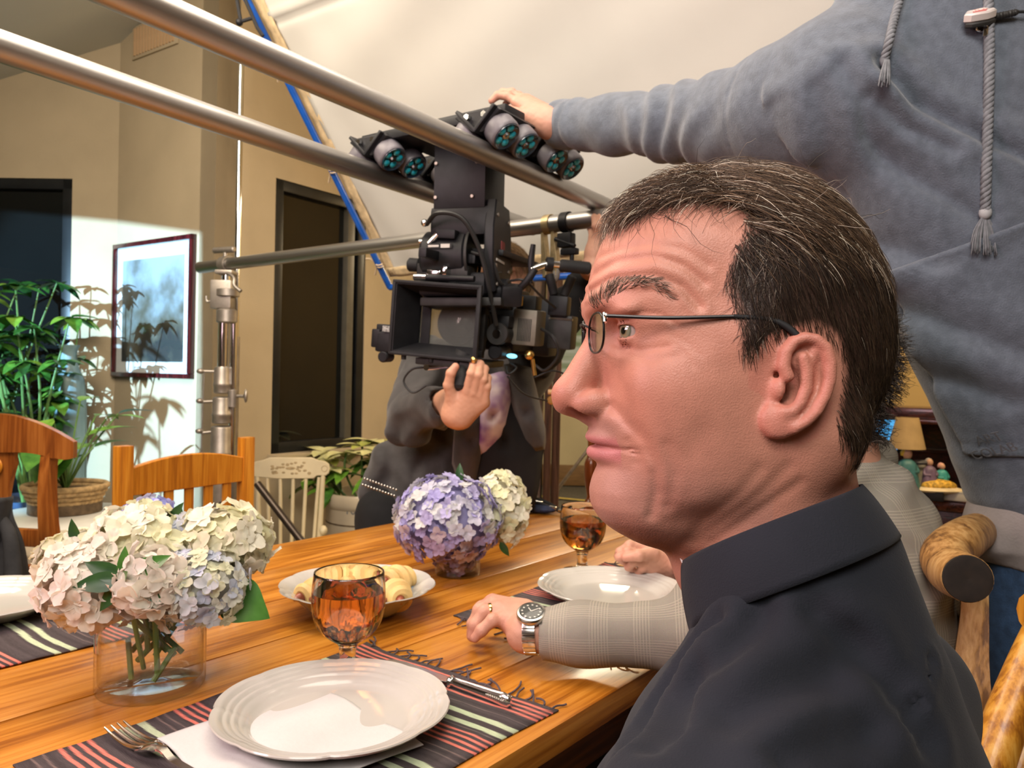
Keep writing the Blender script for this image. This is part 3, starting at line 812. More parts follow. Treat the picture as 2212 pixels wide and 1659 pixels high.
# ------------------------------------------------------------------ cinema camera
CO = PY(938, 692, 1.78)                                   # centre of matte box mouth
yaw = R_(-17)
rc = rotz(yaw) @ rotx(R_(3)) @ roty(R_(4.5))                # local x right, y back, z up
ck = thing('cinema_camera', 'black cinema camera with large square matte box hanging from the remote head', 'camera', tuple(CO))
def K(name, VF, mat, parent=ck, **kw): return add(name, xf(VF, CO, rc), mat, parent, **kw)
def hood(w0, h0, w1, h1, y0, y1, t):
    def ringv(w, h, y): return [(-w / 2, y, -h / 2), (w / 2, y, -h / 2), (w / 2, y, h / 2), (-w / 2, y, h / 2)]
    R = [ringv(w0, h0, y0), ringv(w0 - 2 * t, h0 - 2 * t, y0), ringv(w1 - 2 * t, h1 - 2 * t, y1), ringv(w1, h1, y1)]
    V = np.array(sum(R, [])); F = []
    for i in range(4):
        j = (i + 1) % 4
        for k in range(4):
            F.append((k * 4 + i, k * 4 + j, k * 4 + 4 + j, k * 4 + 4 + i) if k < 3 else (12 + i, 12 + j, j, i))
    return V, F
m_hood = M('matte_hood', (0.014, 0.014, 0.016), rough=.6, spec=.35, var=.15, vscale=40, bump=.15, bscale=500)
K('matte_box', hood(.212, .168, .160, .128, 0, .085, .006), m_hood, angle=20)
rim = []
for (x, z, w, h) in ((0, .084, .222, .008), (0, -.084, .222, .008), (-.107, 0, .008, .170), (.107, 0, .008, .170)):
    rim.append(box((x, .002, z), (w, .012, h), .003))
K('hood_rim', J(*rim), m_hood)
K('filter_tray', J(box((0, .097, .072), (.185, .022, .02), .003), box((0, .097, -.072), (.185, .022, .02), .003), box((-.0865, .097, 0), (.016, .022, .13), .003), box((.0865, .097, 0), (.016, .022, .13), .003)), m_dgrey)
K('shade_bar', box((-.058, .088, 0), (.024, .004, .126), .001), m_blk2)
K('filter_glass', box((0, .1, 0), (.158, .004, .124)), M('filter_glass', (.55, .56, .52), rough=.02, trans=.85, ior=1.45, var=.02), smooth=False)
K('lens', xf(lathe([(0, 0), (.035, .004), (.046, -.004), (.052, -.006), (.055, 0), (.055, .05), (.058, .055), (.058, .09), (.050, .1), (.050, .16)], 40), (.012, .125, -.004), rotx(-math.pi / 2)), m_blk)
K('lens_ring', xf(lathe([(.0575, 0), (.0605, .002), (.0605, .018), (.0575, .02)], 60, close=True), (.012, .19, -.004), rotx(-math.pi / 2)), m_dgrey)
K('front_element', xf(ball((0, 0, 0), (.036, .036, .012), 28, 10), (.012, .132, -.004), rotx(-math.pi / 2)), M('lens_glass', (.02, .025, .03), rough=.02, coat=1.0, var=.1))
K('camera_body', box((.055, .36, .0), (.125, .20, .135), .01), m_blk)
K('body_top', box((.055, .34, .082), (.10, .16, .03), .006), m_dgrey)
K('top_plate', box((.02, .26, .172), (.21, .34, .014), .003), m_blk)
K('top_rail', J(box((-.02, .10, .150), (.02, .3, .022), .003), box((.06, .20, .150), (.02, .3, .022), .003)), m_blk)
K('rod_bracket', box((-.005, .06, .118), (.13, .05, .028), .005), m_dgrey)
K('bracket_knob', xf(cyl((0, 0, 0), (-.03, 0, 0), .0165, 20, bev=.003), (-.072, .06, .128)), m_blk2)
K('silver_clamp', J(box((-.02, .03, .110), (.034, .02, .014), .003), box((.006, .03, .117), (.015, .022, .02), .003)), m_chrome)
K('support_rod', cyl((-.035, .02, .098), (.085, .015, .102), .0075, 16), m_blk)
K('rod_tip', cyl((-.068, .021, .097), (-.035, .02, .098), .0082, 16, bev=.001), m_chrome)
K('lock_lever', J(cyl((-.03, .05, .186), (-.07, .04, .182), .006, 10), cyl((-.04, .03, .178), (-.02, .03, .2), .007, 10)), m_chrome)
K('hinge_knob', ball((-.055, .03, .225), (.009, .009, .009), 12, 8), m_chrome)
K('small_sight', J(box((.0, .05, .202), (.05, .05, .022), .004), cyl((-.04, .05, .158), (-.06, .05, .158), .02, 18, bev=.004)), m_blk)
K('focus_motor', J(cyl((.125, .11, -.02), (.125, .20, -.02), .022, 24, bev=.003), box((.125, .15, .01), (.04, .07, .03), .005)), m_blk)
K('motor_gear', xf(lathe([(0, 0), (.026, 0), (.027, .002), (.027, .012), (.026, .014), (0, .014)], 30), (.125, .09, -.02), rotx(-math.pi / 2)), m_dgrey)
K('gear_hub', xf(lathe([(0, 0), (.010, 0), (.010, .004), (0, .004)], 16), (.125, .086, -.02), rotx(-math.pi / 2)), m_chrome)
K('iris_motor', J(cyl((.120, .10, -.065), (.120, .18, -.065), .018, 20, bev=.003)), m_blk)
# side transmitter with vent slots
tr_o = K('transmitter', box((.172, .20, .0), (.062, .09, .088), .006), m_graph)
for k in range(9):
    K('vent_slot', box((.157 + k * .0040, .1545, -.006), (.0018, .002, .055)), m_blk2, tr_o, smooth=False)
K('antenna_module', box((.165, .21, .062), (.05, .06, .035), .005), m_dgrey)
for k in range(3):
    K('gold_plug', cyl((.139 + k * .009, .165, .052), (.139 + k * .009, .165, .075), .0045, 10), m_gold)
for sx, an in ((.225, -.35), (.248, .35)):
    K('antenna', xf(cyl((0, 0, 0), (0, 0, .055), .0115, 14, bev=.003), (sx, .22, .085), roty(an)), m_blk2)
K('antenna_foot', box((.238, .23, .06), (.05, .045, .05), .006), m_blk)
K('video_box', box((.245, .26, -.005), (.06, .07, .085), .006), m_dgrey)
K('box_seam', box((.245, .2245, .028), (.062, .003, .005)), m_chrome)
K('battery', box((.10, .50, .0), (.13, .10, .16), .01), m_blk)
K('base_plate', box((.03, .12, -.098), (.15, .22, .016), .003), m_dgrey)
K('bottom_rods', J(cyl((-.02, .02, -.112), (-.02, .3, -.112), .0075, 12), cyl((.04, .02, -.112), (.04, .3, -.112), .0075, 12)), m_chrome, kind='stuff')
add('hand_grip', J(cyl(PY(1004, 772, 1.80), PY(993, 842, 1.765), .0150, 18, bev=.006), cyl(PY(1000, 776, 1.80), PY(1006, 762, 1.80), .024, 16)), m_blk2, ck, kind='stuff')
K('flag_arm', box((-.135, .05, -.035), (.06, .03, .03), .004), m_blk)
K('side_motor', J(box((-.138, .06, -.062), (.05, .06, .05), .006), box((-.163, .05, -.055), (.022, .04, .045), .004)), m_blk)
K('scale_band', box((-.118, .028, -.030), (.05, .004, .014)), M('lens_scale', (.28, .28, .27), rough=.5, var=.6, vscale=300))
K('side_knob', cyl((-.14, .03, -.098), (-.14, .07, -.098), .014, 16, bev=.003), m_blk)
K('corner_screw', ball((.104, .0, -.082), (.008, .006, .008), 12, 8), m_gold)
for x in (-.075, .06, -.005): K('foot_screw', cyl((x, .01, -.086), (x, .01, -.098), .006, 10), m_blk2)
K('status_light', xf(ball((0, 0, 0), (.014, .004, .006), 14, 8), (.150, .145, -.072)), M('blue_light', (.2, .7, .95), emit=(.25, .75, 1.0), estr=1.6, var=.02))
K('brass_knob', ball((.19, .16, -.066), (.012, .012, .012), 14, 10), m_gold)
K('brass_post', cyl((.197, .165, -.075), (.205, .17, -.115), .005, 10), m_gold)
K('wood_rod', cyl((.225, .24, -.158), (.29, .25, -.156), .007, 12), M('wood_dowel', (.60, .36, .16), rough=.5, var=.1))
K('brass_disc', xf(cyl((0, 0, 0), (0, .012, 0), .012, 18, bev=.002), (.235, .24, -.178)), m_gold)
def cable(pts, r, name='cable'):
    add(name, tube(spline([CO + rc @ np.array(p) for p in pts], 7), r, 8), m_cable, ck)
cable([(-.05, .03, .222), (-.01, .0, .245), (.05, .0, .235), (.09, .02, .17), (.115, .04, .08), (.128, .07, .0)], .0055)
cable([(.06, .05, .165), (.11, .05, .15), (.13, .07, .10), (.15, .12, .09)], .0045)
cable([(.145, .1, .108), (.18, .1, .11), (.21, .14, .08), (.235, .2, .055)], .003)
cable([(.21, .18, .0), (.25, .15, -.02), (.262, .16, -.06), (.23, .17, -.1), (.20, .18, -.09)], .004)
cable([(.205, .17, -.12), (.25, .18, -.10), (.285, .22, -.12), (.275, .24, -.17), (.245, .24, -.2)], .0022)
cable([(.15, .12, -.12), (.19, .14, -.16), (.235, .2, -.178)], .0022)
cable([(-.02, .03, -.112), (-.055, .02, -.12), (-.075, .02, -.15), (-.05, .02, -.175), (-.02, .03, -.155)], .0025)
cable([(.145, .15, -.09), (.165, .14, -.10), (.15, .13, -.115), (.14, .14, -.1)], .003)
cable([(.12, .1, .125), (.12, .06, .12), (.10, .08, .11)], .003)

# ------------------------------------------------------------------ clamps hanging from the cross pipe
def xpt(px): return along_px(aX, dX, 0, px)
c1 = xpt(1186)
cl = thing('spring_clamp', 'brass-coloured spring clamp hanging from the cross pipe near the forehead', 'clamp', tuple(c1 - upz * .03))
m_brass = M('dull_brass', (.55, .43, .24), rough=.4, metal=.8, var=.2, vscale=50)
fr = np.stack([unit(dX), upz, np.cross(unit(dX), upz)], 1)
add('jaw', xf(prism([(-.022, .03), (-.012, .03), (.002, -.06), (.0, -.105), (-.012, -.105), (-.018, -.06)], -.011, .011, .002), c1 - upz * .045, fr), m_brass, cl)
add('jaw', xf(prism([(.022, .03), (.012, .03), (.012, -.05), (.022, -.10), (.034, -.10), (.034, -.05)], -.011, .011, .002), c1 - upz * .045, fr), m_brass, cl)
add('grip_tip', xf(ball((.028, -.095, 0), (.010, .022, .012), 12, 8), c1 - upz * .045, fr), M('grey_tip', (.22, .20, .18), rough=.6, var=.1), cl)
add('pipe_hook', xf(lathe([(.0250, -.011), (.0275, -.011), (.0275, .011), (.0250, .011)], 28, close=True), c1, frame(dX)), m_brass, cl)
c2 = xpt(1224)
c2t = thing('grip_clamp', 'black grip clamp hanging from the cross pipe beside the brass clamp', 'clamp', tuple(c2 - upz * .03))
add('clamp_body', xf(J(box((0, -.05, 0), (.045, .04, .03), .005), box((.012, -.082, .0), (.05, .018, .022), .004)), c2, fr), m_blk, c2t)
add('clamp_arm', xf(J(cyl((-.03, -.045, .01), (.035, -.07, .01), .006, 10), cyl((.02, -.085, 0), (.02, -.125, 0), .006, 10)), c2, fr), m_blk, c2t, kind='stuff')
add('pipe_ring', xf(lathe([(.0250, -.012), (.0285, -.012), (.0285, .012), (.0250, .012)], 28, close=True), c2, frame(dX)), m_blk, c2t)

# ------------------------------------------------------------------ silver combo stand holding the cross pipe
ST = along_px(aX, dX, 0, 489); ST[2] = 0
st = thing('combo_stand', 'heavy silver grip stand gripping the end of the cross pipe by the tan wall', 'stand', (ST[0], ST[1], 0))
def S(name, VF, mat=m_steel, **kw): return add(name, xf(VF, ST), mat, st, **kw)
zc = ZR - .049
def zpx(py): return PY(490, py, ST[1])[2]
S('clamp_jaw', J(box((0, 0, zc - .034), (.07, .07, .016), .004), xf(lathe([(.0255, -.02), (.033, -.02), (.033, .02), (.0255, .02)], 24, close=True), (0, 0, zc), frame(dX))), kind='stuff')
S('tee_handle', xf(J(cyl((-.055, 0, 0), (.055, 0, 0), .0125, 14, bev=.004)), (-.01, 0, zpx(540)), rotz(-.4)))
S('tee_stem', cyl((-.005, 0, zc + .02), (-.005, 0, zpx(540)), .009, 12))
S('lock_arm', tube(spline([(.02, -.03, zc - .04), (.05, -.05, zc - .06), (.055, -.06, zc - .09), (.085, -.07, zc - .115)], 5), [.008, .006, .007, .008], 10))
S('spigot', cyl((0, 0, zpx(605)), (0, 0, zc - .04), .016, 16), m_chrome)
S('head_casting', J(box((-.012, 0, (zpx(606) + zpx(668)) / 2), (.085, .06, zpx(606) - zpx(668)), .008)))
S('head_ring', xf(lathe([(.030, 0), (.046, .004), (.046, .03), (.030, .034)], 24, close=True), (0.008, 0, zpx(642))))
S('casting_neck', cyl((.006, 0, zpx(698)), (.006, 0, zpx(668)), .040, 24, bev=.005))
S('casting_hook', tube(spline([(-.055, 0, zpx(650)), (-.075, 0, zpx(652)), (-.08, 0, zpx(640))], 5), .005, 8))
S('inner_tube', cyl((-.008, 0, zpx(800)), (-.008, 0, zpx(690)), .0195, 20), m_chrome)
S('second_tube', cyl((.030, .015, zpx(1000)), (.030, .015, zpx(690)), .0135, 16), m_chrome)
for y0, y1, rr in ((792, 850, .032), (857, 915, .036), (920, 1010, .040)):
    z1, z0 = zpx(y0), zpx(y1); h = z1 - z0
    S('collar', xf(lathe([(rr * .8, 0), (rr, .003), (rr, h * .25), (rr * 1.06, h * .28), (rr * 1.06, h * .38), (rr, h * .41), (rr, h - .012), (rr * .93, h - .004), (rr * .6, h)], 28), (-.008, 0, z0)))
S('outer_tube', cyl((-.008, 0, .30), (-.008, 0, zpx(1005)), .034, 24))
for k, py in enumerate((803, 867, 932)):
    z = zpx(py)
    S('lock_bolt', cyl((-.03, 0, z), (-.085, -.01, z - .004 * k), .006, 10))
    S('lock_knob', ball((-.092, -.012, z), (.016, .014, .011), 14, 8))
S('release_rod', cyl((-.084, -.01, zpx(1000)), (-.078, -.01, zpx(803)), .003, 8))
S('side_collar', cyl((.036, .0, zpx(880)), (.036, .0, zpx(842)), .019, 18, bev=.003))
S('wing_bolt', cyl((.05, 0, zpx(855)), (.085, -.01, zpx(855)), .007, 10))
S('wing_knob', xf(ball((0, 0, 0), (.008, .018, .028), 14, 10), (.093, -.012, zpx(854)), rotz(.3)))
for k in range(3):
    a = R_(70 + 120 * k); dx, dy = math.cos(a), math.sin(a)
    S('stand_leg', tube(spline([(-.008 + dx * .03, dy * .03, .62), (-.008 + dx * .25, dy * .25, .33), (-.008 + dx * .5, dy * .5, .03)], 4), .016, 10), M('dark_leg_metal', (.06, .045, .035), rough=.35, metal=.7, var=.1) if k == 0 else bpy.data.materials['dark_leg_metal'])
dl0, dl1 = PY(556, 1045, ST[1] - .12), PY(660, 1180, ST[1] - .25)
add('brace_leg', cyl(dl0, dl0 + (dl1 - dl0) * 1.6, .015, 12), bpy.data.materials['dark_leg_metal'], st)

# thin chrome pole of a second stand behind it, reaching up to the overhead frame
PO = PY(516, 400, ST[1] + .22)
ps = thing('thin_stand', 'slim chrome stand pole rising behind the silver grip stand to the overhead frame', 'stand', (PO[0], PO[1], 0))
add('pole', cyl((PO[0], PO[1], 1.30), (PO[0], PO[1], 2.62), .0120, 16), m_chrome, ps)
add('lower_tube', cyl((PO[0], PO[1], .05), (PO[0], PO[1], 1.30), .0165, 16), m_steel, ps)
for k in range(3):
    a = R_(20 + 120 * k)
    add('stand_leg', cyl((PO[0], PO[1], .25), (PO[0] + .4 * math.cos(a), PO[1] + .4 * math.sin(a), .02), .011, 10), m_steel, ps)

# ------------------------------------------------------------------ overhead frame with stretched white cloth
B0 = PY(838, 612, 3.15)
hs = None
# slope from the picture: frame side passes through (535,0)
best = None
for s in np.linspace(.3, 1.6, 400):
    q = B0 - rD * s
    k = ray(535, 0); yq = q[1] / k[1] * k
    if best is None or abs(yq[0] - q[0]) < best[0]: best = (abs(yq[0] - q[0]), s, yq[2] + ZC)
s_, zt = best[1], best[2]
UF = unit(-rD * s_ + upz * (zt - B0[2])); FRL = 2.44
fm = thing('overhead_frame', 'large overhead frame of blue tubing with white cloth stretched across it', 'light diffuser frame', tuple(B0))
NF = np.cross(eD, UF)
def FP(a, b, c=0): return B0 + eD * a + UF * b + NF * c
m_blue = M('blue_tube', (0.006, 0.085, 0.42), rough=.35, var=.15, vscale=30, coat=.3)
for nm, p, q in (('frame_tube', FP(0, -.02), FP(0, FRL + .02)), ('frame_tube', FP(0, -.02), FP(FRL, -.02)), ('frame_tube', FP(FRL, -.02), FP(FRL, FRL)), ('frame_tube', FP(0, FRL), FP(FRL, FRL))):
    add(nm, cyl(p, q, .0127, 16), m_blue, fm)
m_sheet = M('white_bounce_cloth', (0.60, 0.585, 0.54), rough=.9, var=.02, vscale=4, bump=.25, bscale=14, spec=.15)
m_hem = M('tan_hem', (0.58, 0.44, 0.26), rough=.9, var=.15, vscale=40, bump=.3, bscale=120)
ins = .06
def shf(u, v):
    a = ins + u * (FRL - 2 * ins); b = ins + v * (FRL - 2 * ins)
    edge = np.minimum(np.minimum(u, 1 - u), np.minimum(v, 1 - v))
    sag = -.05 * np.sin(np.pi * u) * np.sin(np.pi * v)
    wr = .004 * np.sin(a * 31 + 9 * b) * np.exp(-edge * 14) + .0035 * np.sin(a * 9 - b * 14 + 2 * np.sin(b * 3)) * np.sin(b * 5)
    seam = -.006 * np.exp(-((b - 1.02) / .010) ** 2) + .004 * np.exp(-((b - 1.045) / .012) ** 2)
    P = B0 + a[:, None] * eD + b[:, None] * UF + (sag + wr + seam)[:, None] * NF
    return P
add('cloth', thicken(grid(110, 170, shf), .002), m_sheet, fm, angle=None)
hem = []
for (c0, c1_, d0, d1) in ((.03, ins + .012, .03, FRL - .03), (.03, FRL - .03, .03, ins + .012)):
    def hf(u, v, c0=c0, c1_=c1_, d0=d0, d1=d1):
        a = c0 + u * (c1_ - c0); b = d0 + v * (d1 - d0)
        z = .003 + .0025 * np.sin(b * 60 + a * 60)
        return B0 + a[:, None] * eD + b[:, None] * UF + z[:, None] * NF
    nu, nv = (4, 80) if c1_ < 1 else (80, 4)
    add('hem', thicken(grid(nu, nv, hf), .005), m_hem, fm, angle=None)
m_cord = M('tie_cord', (.55, .42, .28), rough=.9, var=.15)
for k, b in enumerate((.09, .50, .89, 1.3, 1.7)):
    c = FP(0, b)
    add('grommet', xf(lathe([(.006, -.0015), (.011, -.001), (.011, .001), (.006, .0015)], 18, close=True), FP(.045, b, -.004), frame(NF)), m_gold, fm)
    lp = []
    for t_ in np.linspace(0, 2 * math.pi * 1.9, 26):
        lp.append(c + eD * (.016 * math.cos(t_) + .012) + NF * (.017 * math.sin(t_)) + UF * (.010 * t_ / 6 - .008))
    add('tie', tube(lp, .0028, 6), m_cord, fm)
    for q in ((-.05, .03), (-.045, -.045), (-.02, .055)):
        add('tie_end', tube(spline([c - eD * .012, c + eD * q[0] * .5 + UF * (q[1] * .6 + .008), c + eD * q[0] + UF * q[1]], 4), [.0025, .0028, .0045], 6), m_cord, fm)
# corner hardware of the frame seen above the rails
k0 = PY(528, 40, 2.55)
hw = thing('frame_bracket', 'black folding bracket joining the chrome pole to the overhead frame', 'bracket', tuple(k0))
for p, q in (((512, 0), (520, 45)), ((520, 45), (516, 50)), ((516, 48), (548, 38)), ((530, 0), (556, 60)), ((556, 60), (568, 78))):
    add('bracket_bar', cyl(PY(*p, 2.53), PY(*q, 2.53), .006, 8), m_blk, hw)
add('bracket_joint', ball(PY(517, 48, 2.53), .012, 10, 8), m_blk, hw)
# ------------------------------------------------------------------ framed picture
pc = thing('framed_picture', 'framed blue-grey print with white border on the sunlit wall', 'picture', tuple(CA - eD * .49 + upz * 1.105))
rotP = np.stack([eD, np.cross(upz, eD), upz], 1)
def Q(name, VF, mat, **kw): return add(name, xf(VF, CA, rotP), mat, pc, **kw)
x0, x1, z0, z1 = -.838, -.138, 1.108, 1.800
m_mahog = wood('mahogany_frame', '#1e0508', '#3a0d12', '#561a1c', axis=2, rough=.2, coat=.5)
for a, b, c, d_ in (((x0 + x1) / 2, z1 - .012, x1 - x0, .024), ((x0 + x1) / 2, z0 + .012, x1 - x0, .024), (x0 + .012, (z0 + z1) / 2, .024, z1 - z0 - .048), (x1 - .012, (z0 + z1) / 2, .024, z1 - z0 - .048)):
    Q('frame_rail', box((a, -.014, b), (c, .028, d_), .004), m_mahog)
Q('mount_board', box(((x0 + x1) / 2, -.008, (z0 + z1) / 2), (x1 - x0 - .04, .004, z1 - z0 - .04)), M('mount_board', (.74, .78, .78), rough=.8, var=.02), smooth=False)
def print_mat():
    m = M('landscape_print', (.1, .12, .14), rough=.5)
    nt = m.node_tree; N = nt.nodes; L = nt.links
    tc = N.new('ShaderNodeTexCoord'); nz = N.new('ShaderNodeTexNoise'); nz.inputs['Scale'].default_value = 6; nz.inputs['Detail'].default_value = 5
    L.new(tc.outputs['Object'], nz.inputs['Vector'])
    gr = N.new('ShaderNodeSeparateXYZ'); L.new(tc.outputs['Object'], gr.inputs[0])
    mr = N.new('ShaderNodeMapRange'); mr.inputs['From Min'].default_value = 1.2; mr.inputs['From Max'].default_value = 1.75; mr.inputs['To Min'].default_value = -.25; mr.inputs['To Max'].default_value = .25
    L.new(gr.outputs['Z'], mr.inputs['Value'])
    ad = N.new('ShaderNodeMath'); L.new(nz.outputs['Fac'], ad.inputs[0]); L.new(mr.outputs[0], ad.inputs[1])
    cr = N.new('ShaderNodeValToRGB'); e = cr.color_ramp.elements
    e[0].position = .25; e[0].color = (.035, .04, .04, 1); e[1].position = .72; e[1].color = (.33, .42, .47, 1)
    for p, c in ((.38, (.10, .10, .075, 1)), (.5, (.17, .20, .20, 1)), (.58, (.24, .30, .33, 1))):
        k = e.new(p); k.color = c
    L.new(ad.outputs[0], cr.inputs['Fac']); L.new(cr.outputs['Color'], N['Principled BSDF'].inputs['Base Color'])
    return m
Q('print', box(((x0 + x1) / 2, -.0115, (z0 + z1) / 2 - .005), (x1 - x0 - .16, .003, z1 - z0 - .17)), print_mat(), smooth=False)
Q('cover_glass', box(((x0 + x1) / 2, -.017, (z0 + z1) / 2), (x1 - x0 - .046, .002, z1 - z0 - .046)), thin_glass('picture_glass'), smooth=False)

# ------------------------------------------------------------------ chairs
m_ch_org = wood('orange_oak', '#a8641a', '#c47a20', '#d6902f', axis=2, rough=.35, coat=.3, ring=8, bump=.1)
m_ch_brn = wood('brown_oak', '#7a4018', '#91501f', '#a8652c', axis=2, rough=.3, coat=.35, ring=8, bump=.1)
m_ch_crm = M('cream_chair_paint', (.66, .56, .37), rough=.5, var=.06, vscale=12, bump=.1, bscale=80)
m_stencil = M('brown_stencil', (.38, .28, .15), rough=.6, var=.2, vscale=60)
m_ch_rus = wood('rustic_elm', '#6e4a22', '#a97c42', '#c79d62', axis=2, rough=.5, ring=6, bump=.5)
m_ch_pine = wood('golden_pine', '#8d5410', '#bf8224', '#d6a044', axis=2, rough=.4, coat=.2, ring=8, bump=.2)
def chair_base(t, mat, sw, sd, sz, seat_mat=None, legr=.018, skip_seat=False):
    """local: back plane at y=0, seat towards -y ; x across"""
    add('seat', box((0, -sd / 2, sz - .018), (sw, sd, .036), .01), seat_mat or mat, t, world=False)
    for x in (-1, 1):
        add('leg', cyl((x * (sw / 2 - .03), -sd + .03, 0), (x * (sw / 2 - .035), -sd + .035, sz - .03), legr * .8, 14, legr), mat, t, world=False)
        add('side_stretcher', cyl((x * (sw / 2 - .03), -sd + .03, .16), (x * (sw / 2 - .03), -.005, .18), .010, 10), mat, t, world=False)
    add('stretcher', cyl((-(sw / 2 - .03), -sd / 2, .17), ((sw / 2 - .03), -sd / 2, .17), .010, 10), mat, t, world=False)

# orange slat-back chair beyond the table
P1 = PY(267, 960, 2.25); ang = R_(30)
Pm = P1 + np.array([math.sin(ang), math.cos(ang), 0]) * .225
oc = thing('slat_chair', 'orange oak slat-back chair with square posts beyond the table', 'chair', (Pm[0], Pm[1], 0), R_(60))
chair_base(oc, m_ch_org, .45, .43, .45)
for x in (-.225, .225):
    add('back_post', J(box((x, .0, .46), (.046, .036, .93), .004)), m_ch_org, oc, world=False)
def arch(w, z_lo, z_mid, z_end, n=14):
    top = [(x, z_mid - (z_mid - z_end) * (2 * x / w) ** 2) for x in np.linspace(w / 2, -w / 2, n)]
    return [(-w / 2, z_lo)] + [(w / 2, z_lo)] + top
rp = np.stack([np.array([1.0, 0, 0]), np.array([0, 0, 1.0]), np.array([0, -1.0, 0])], 1)
add('crest_rail', xf(prism(arch(.405, .775, .885, .858), -.011, .011, .003), (0, 0, 0), rp), m_ch_org, oc, world=False)
add('lower_rail', box((0, 0, .56), (.405, .022, .05), .004), m_ch_org, oc, world=False)
for k in range(5):
    add('back_slat', box(((k - 2) * .073, 0, .68), (.030, .012, .21), .002), m_ch_org, oc, world=False)

# brown fiddle-back chair at the left edge
P2 = PY(2, 900, 2.2)
fc = thing('fiddleback_chair', 'brown splat-back chair with curved crest at the left picture edge', 'chair', (P2[0], P2[1], 0), R_(172))
chair_base(fc, m_ch_brn, .42, .42, .60, M('cream_upholstery', (.62, .52, .38), rough=.9, bump=.3, bscale=200, var=.05), .02)
cz = 1.015
def crest_f(u, v):
    x = (u - .5) * .445; arc = 1 - (2 * u - 1) ** 2
    top = cz - .075 * (2 * u - 1) ** 2; bot = top - .075 - .0 * arc - .035 * np.exp(-((u - .5) / .28) ** 2)
    bot = np.where(np.abs(u - .5) > .38, top - .075 + .03 * ((np.abs(u - .5) - .38) / .12) ** 2, bot)
    return np.stack([x, .025 * (2 * u - 1) ** 2 * -1 + 0 * v, bot + v * (top - bot)], 1)
add('crest_rail', thicken(grid(40, 8, crest_f), .024), m_ch_brn, fc, world=False)
for x in (-1, 1):
    add('back_post', tube(spline([(x * .150, -.01, .93), (x * .155, .005, .82), (x * .165, .01, .70), (x * .175, .0, .58), (x * .18, .01, .3), (x * .185, .03, 0)], 5), [.017, .019, .021, .022, .02, .016], 4, sec=[(-1, -.8), (1, -.8), (1, .8), (-1, .8)]), m_ch_brn, fc, world=False)
add('splat', xf(prism([(-.035, .76), (-.045, .82), (-.06, .875), (-.055, .93), (.055, .93), (.06, .875), (.045, .82), (.035, .76), (.05, .70), (.058, .66), (-.058, .66), (-.05, .70)][::-1], -.009, .009, .002), (0, 0.008, 0), rp), m_ch_brn, fc, world=False)
add('medallion', xf(lathe([(0, 0), (.022, 0), (.028, .003), (.026, .007), (.018, .008), (0, .005)], 26), (0, .02, .865), frame((0, 1, 0))), m_ch_org, fc, world=False)
add('back_rail', box((0, .006, .665), (.33, .022, .05), .004), m_ch_brn, fc, world=False)
add('seat_rail', box((0, .006, .56), (.35, .024, .055), .004), m_ch_brn, fc, world=False)

# small cream stencilled chair
P3 = PY(628, 1010, 3.45)
cc = thing('stencilled_chair', 'small cream painted spindle chair with brown stencilled crest before the dark window', 'chair', (P3[0], P3[1], 0), R_(12))
chair_base(cc, m_ch_crm, .36, .34, .36)
zt_ = PY(628, 988, 3.45)[2]
cpoly = [(-.155, -.085), (-.06, -.095), (.10, -.095), (.115, -.082), (.155, -.082), (.168, -.07), (.172, -.05), (.168, -.03), (.15, -.018), (.12, -.012), (.09, 0), (-.09, 0), (-.12, -.012), (-.15, -.018), (-.168, -.03), (-.172, -.05), (-.168, -.07)]
add('crest_rail', xf(prism([(x, z + zt_) for x, z in cpoly], -.010, .010, .003), (0, 0, 0), rp), m_ch_crm, cc, world=False)
stn = []
for k in range(34):
    a = random.uniform(-.085, .085); b = random.uniform(-.075, -.02)
    if abs(a) < .03 and -.06 < b < -.035: continue
    add('stencil_leaf', xf(ball((a, -.0102, zt_ + b), (.008, .0008, .005), 8, 4), (0, 0, 0)), m_stencil, cc, world=False)
add('stencil_bird', xf(ball((0, -.0102, zt_ - .048), (.022, .0009, .007), 12, 5), (0, 0, 0)), m_stencil, cc, world=False)
add('stencil_ring', xf(lathe([(.012, 0), (.014, 0), (.014, .0012), (.012, .0012)], 24, close=True), (.148, -.0102, zt_ - .05), frame((0, -1, 0))), m_stencil, cc, world=False)
for k in range(5):
    x = -.10 + k * .056
    add('spindle', tube([(x, 0, zt_ - .09), (x * .94, 0, .56), (x * .85, -.005, .36)], [.0075, .0085, .008], 10), m_ch_crm, cc, world=False)
for x in (-1, 1):
    add('back_post', tube([(x * .142, 0, zt_ - .08), (x * .13, 0, .36), (x * .15, .03, .0)], [.010, .014, .013], 10), m_ch_crm, cc, world=False)
add('arm_end', ball((.150, -.09, .455), (.018, .03, .022), 14, 10), m_ch_crm, cc, world=False)

# turned-post chair behind the goblet
P4 = PY(1274, 1000, 2.75)
tc_ = thing('turned_chair', 'reddish-brown chair with turned post behind the far goblet', 'chair', (P4[0] + .2, P4[1], 0), R_(-20))
m_ch_red = wood('red_brown_maple', '#6a3012', '#7c3a16', '#904a20', axis=2, rough=.25, coat=.5)
chair_base(tc_, m_ch_red, .44, .42, .45)
tp = [(.016, 0), (.02, .1), (.022, .42), (.024, .5), (.013, .52), (.018, .535), (.013, .55), (.012, .58), (.022, .63), (.024, .66), (.015, .69), (.022, .70), (.013, .72), (.024, .78), (.025, .84), (.014, .87), (.02, .88), (.013, .90), (.017, .95), (.011, .985), (0, 1.0)]
for x in (-.2, .2): add('back_post', xf(lathe(densify(tp, 3)[:-1] + [(0, 1.0)], 18), (x, 0, 0)), m_ch_red, tc_, world=False)
for z in (.6, .76, .9): add('back_rail', box((0, 0, z), (.38, .016, .06), .004), m_ch_red, tc_, world=False)

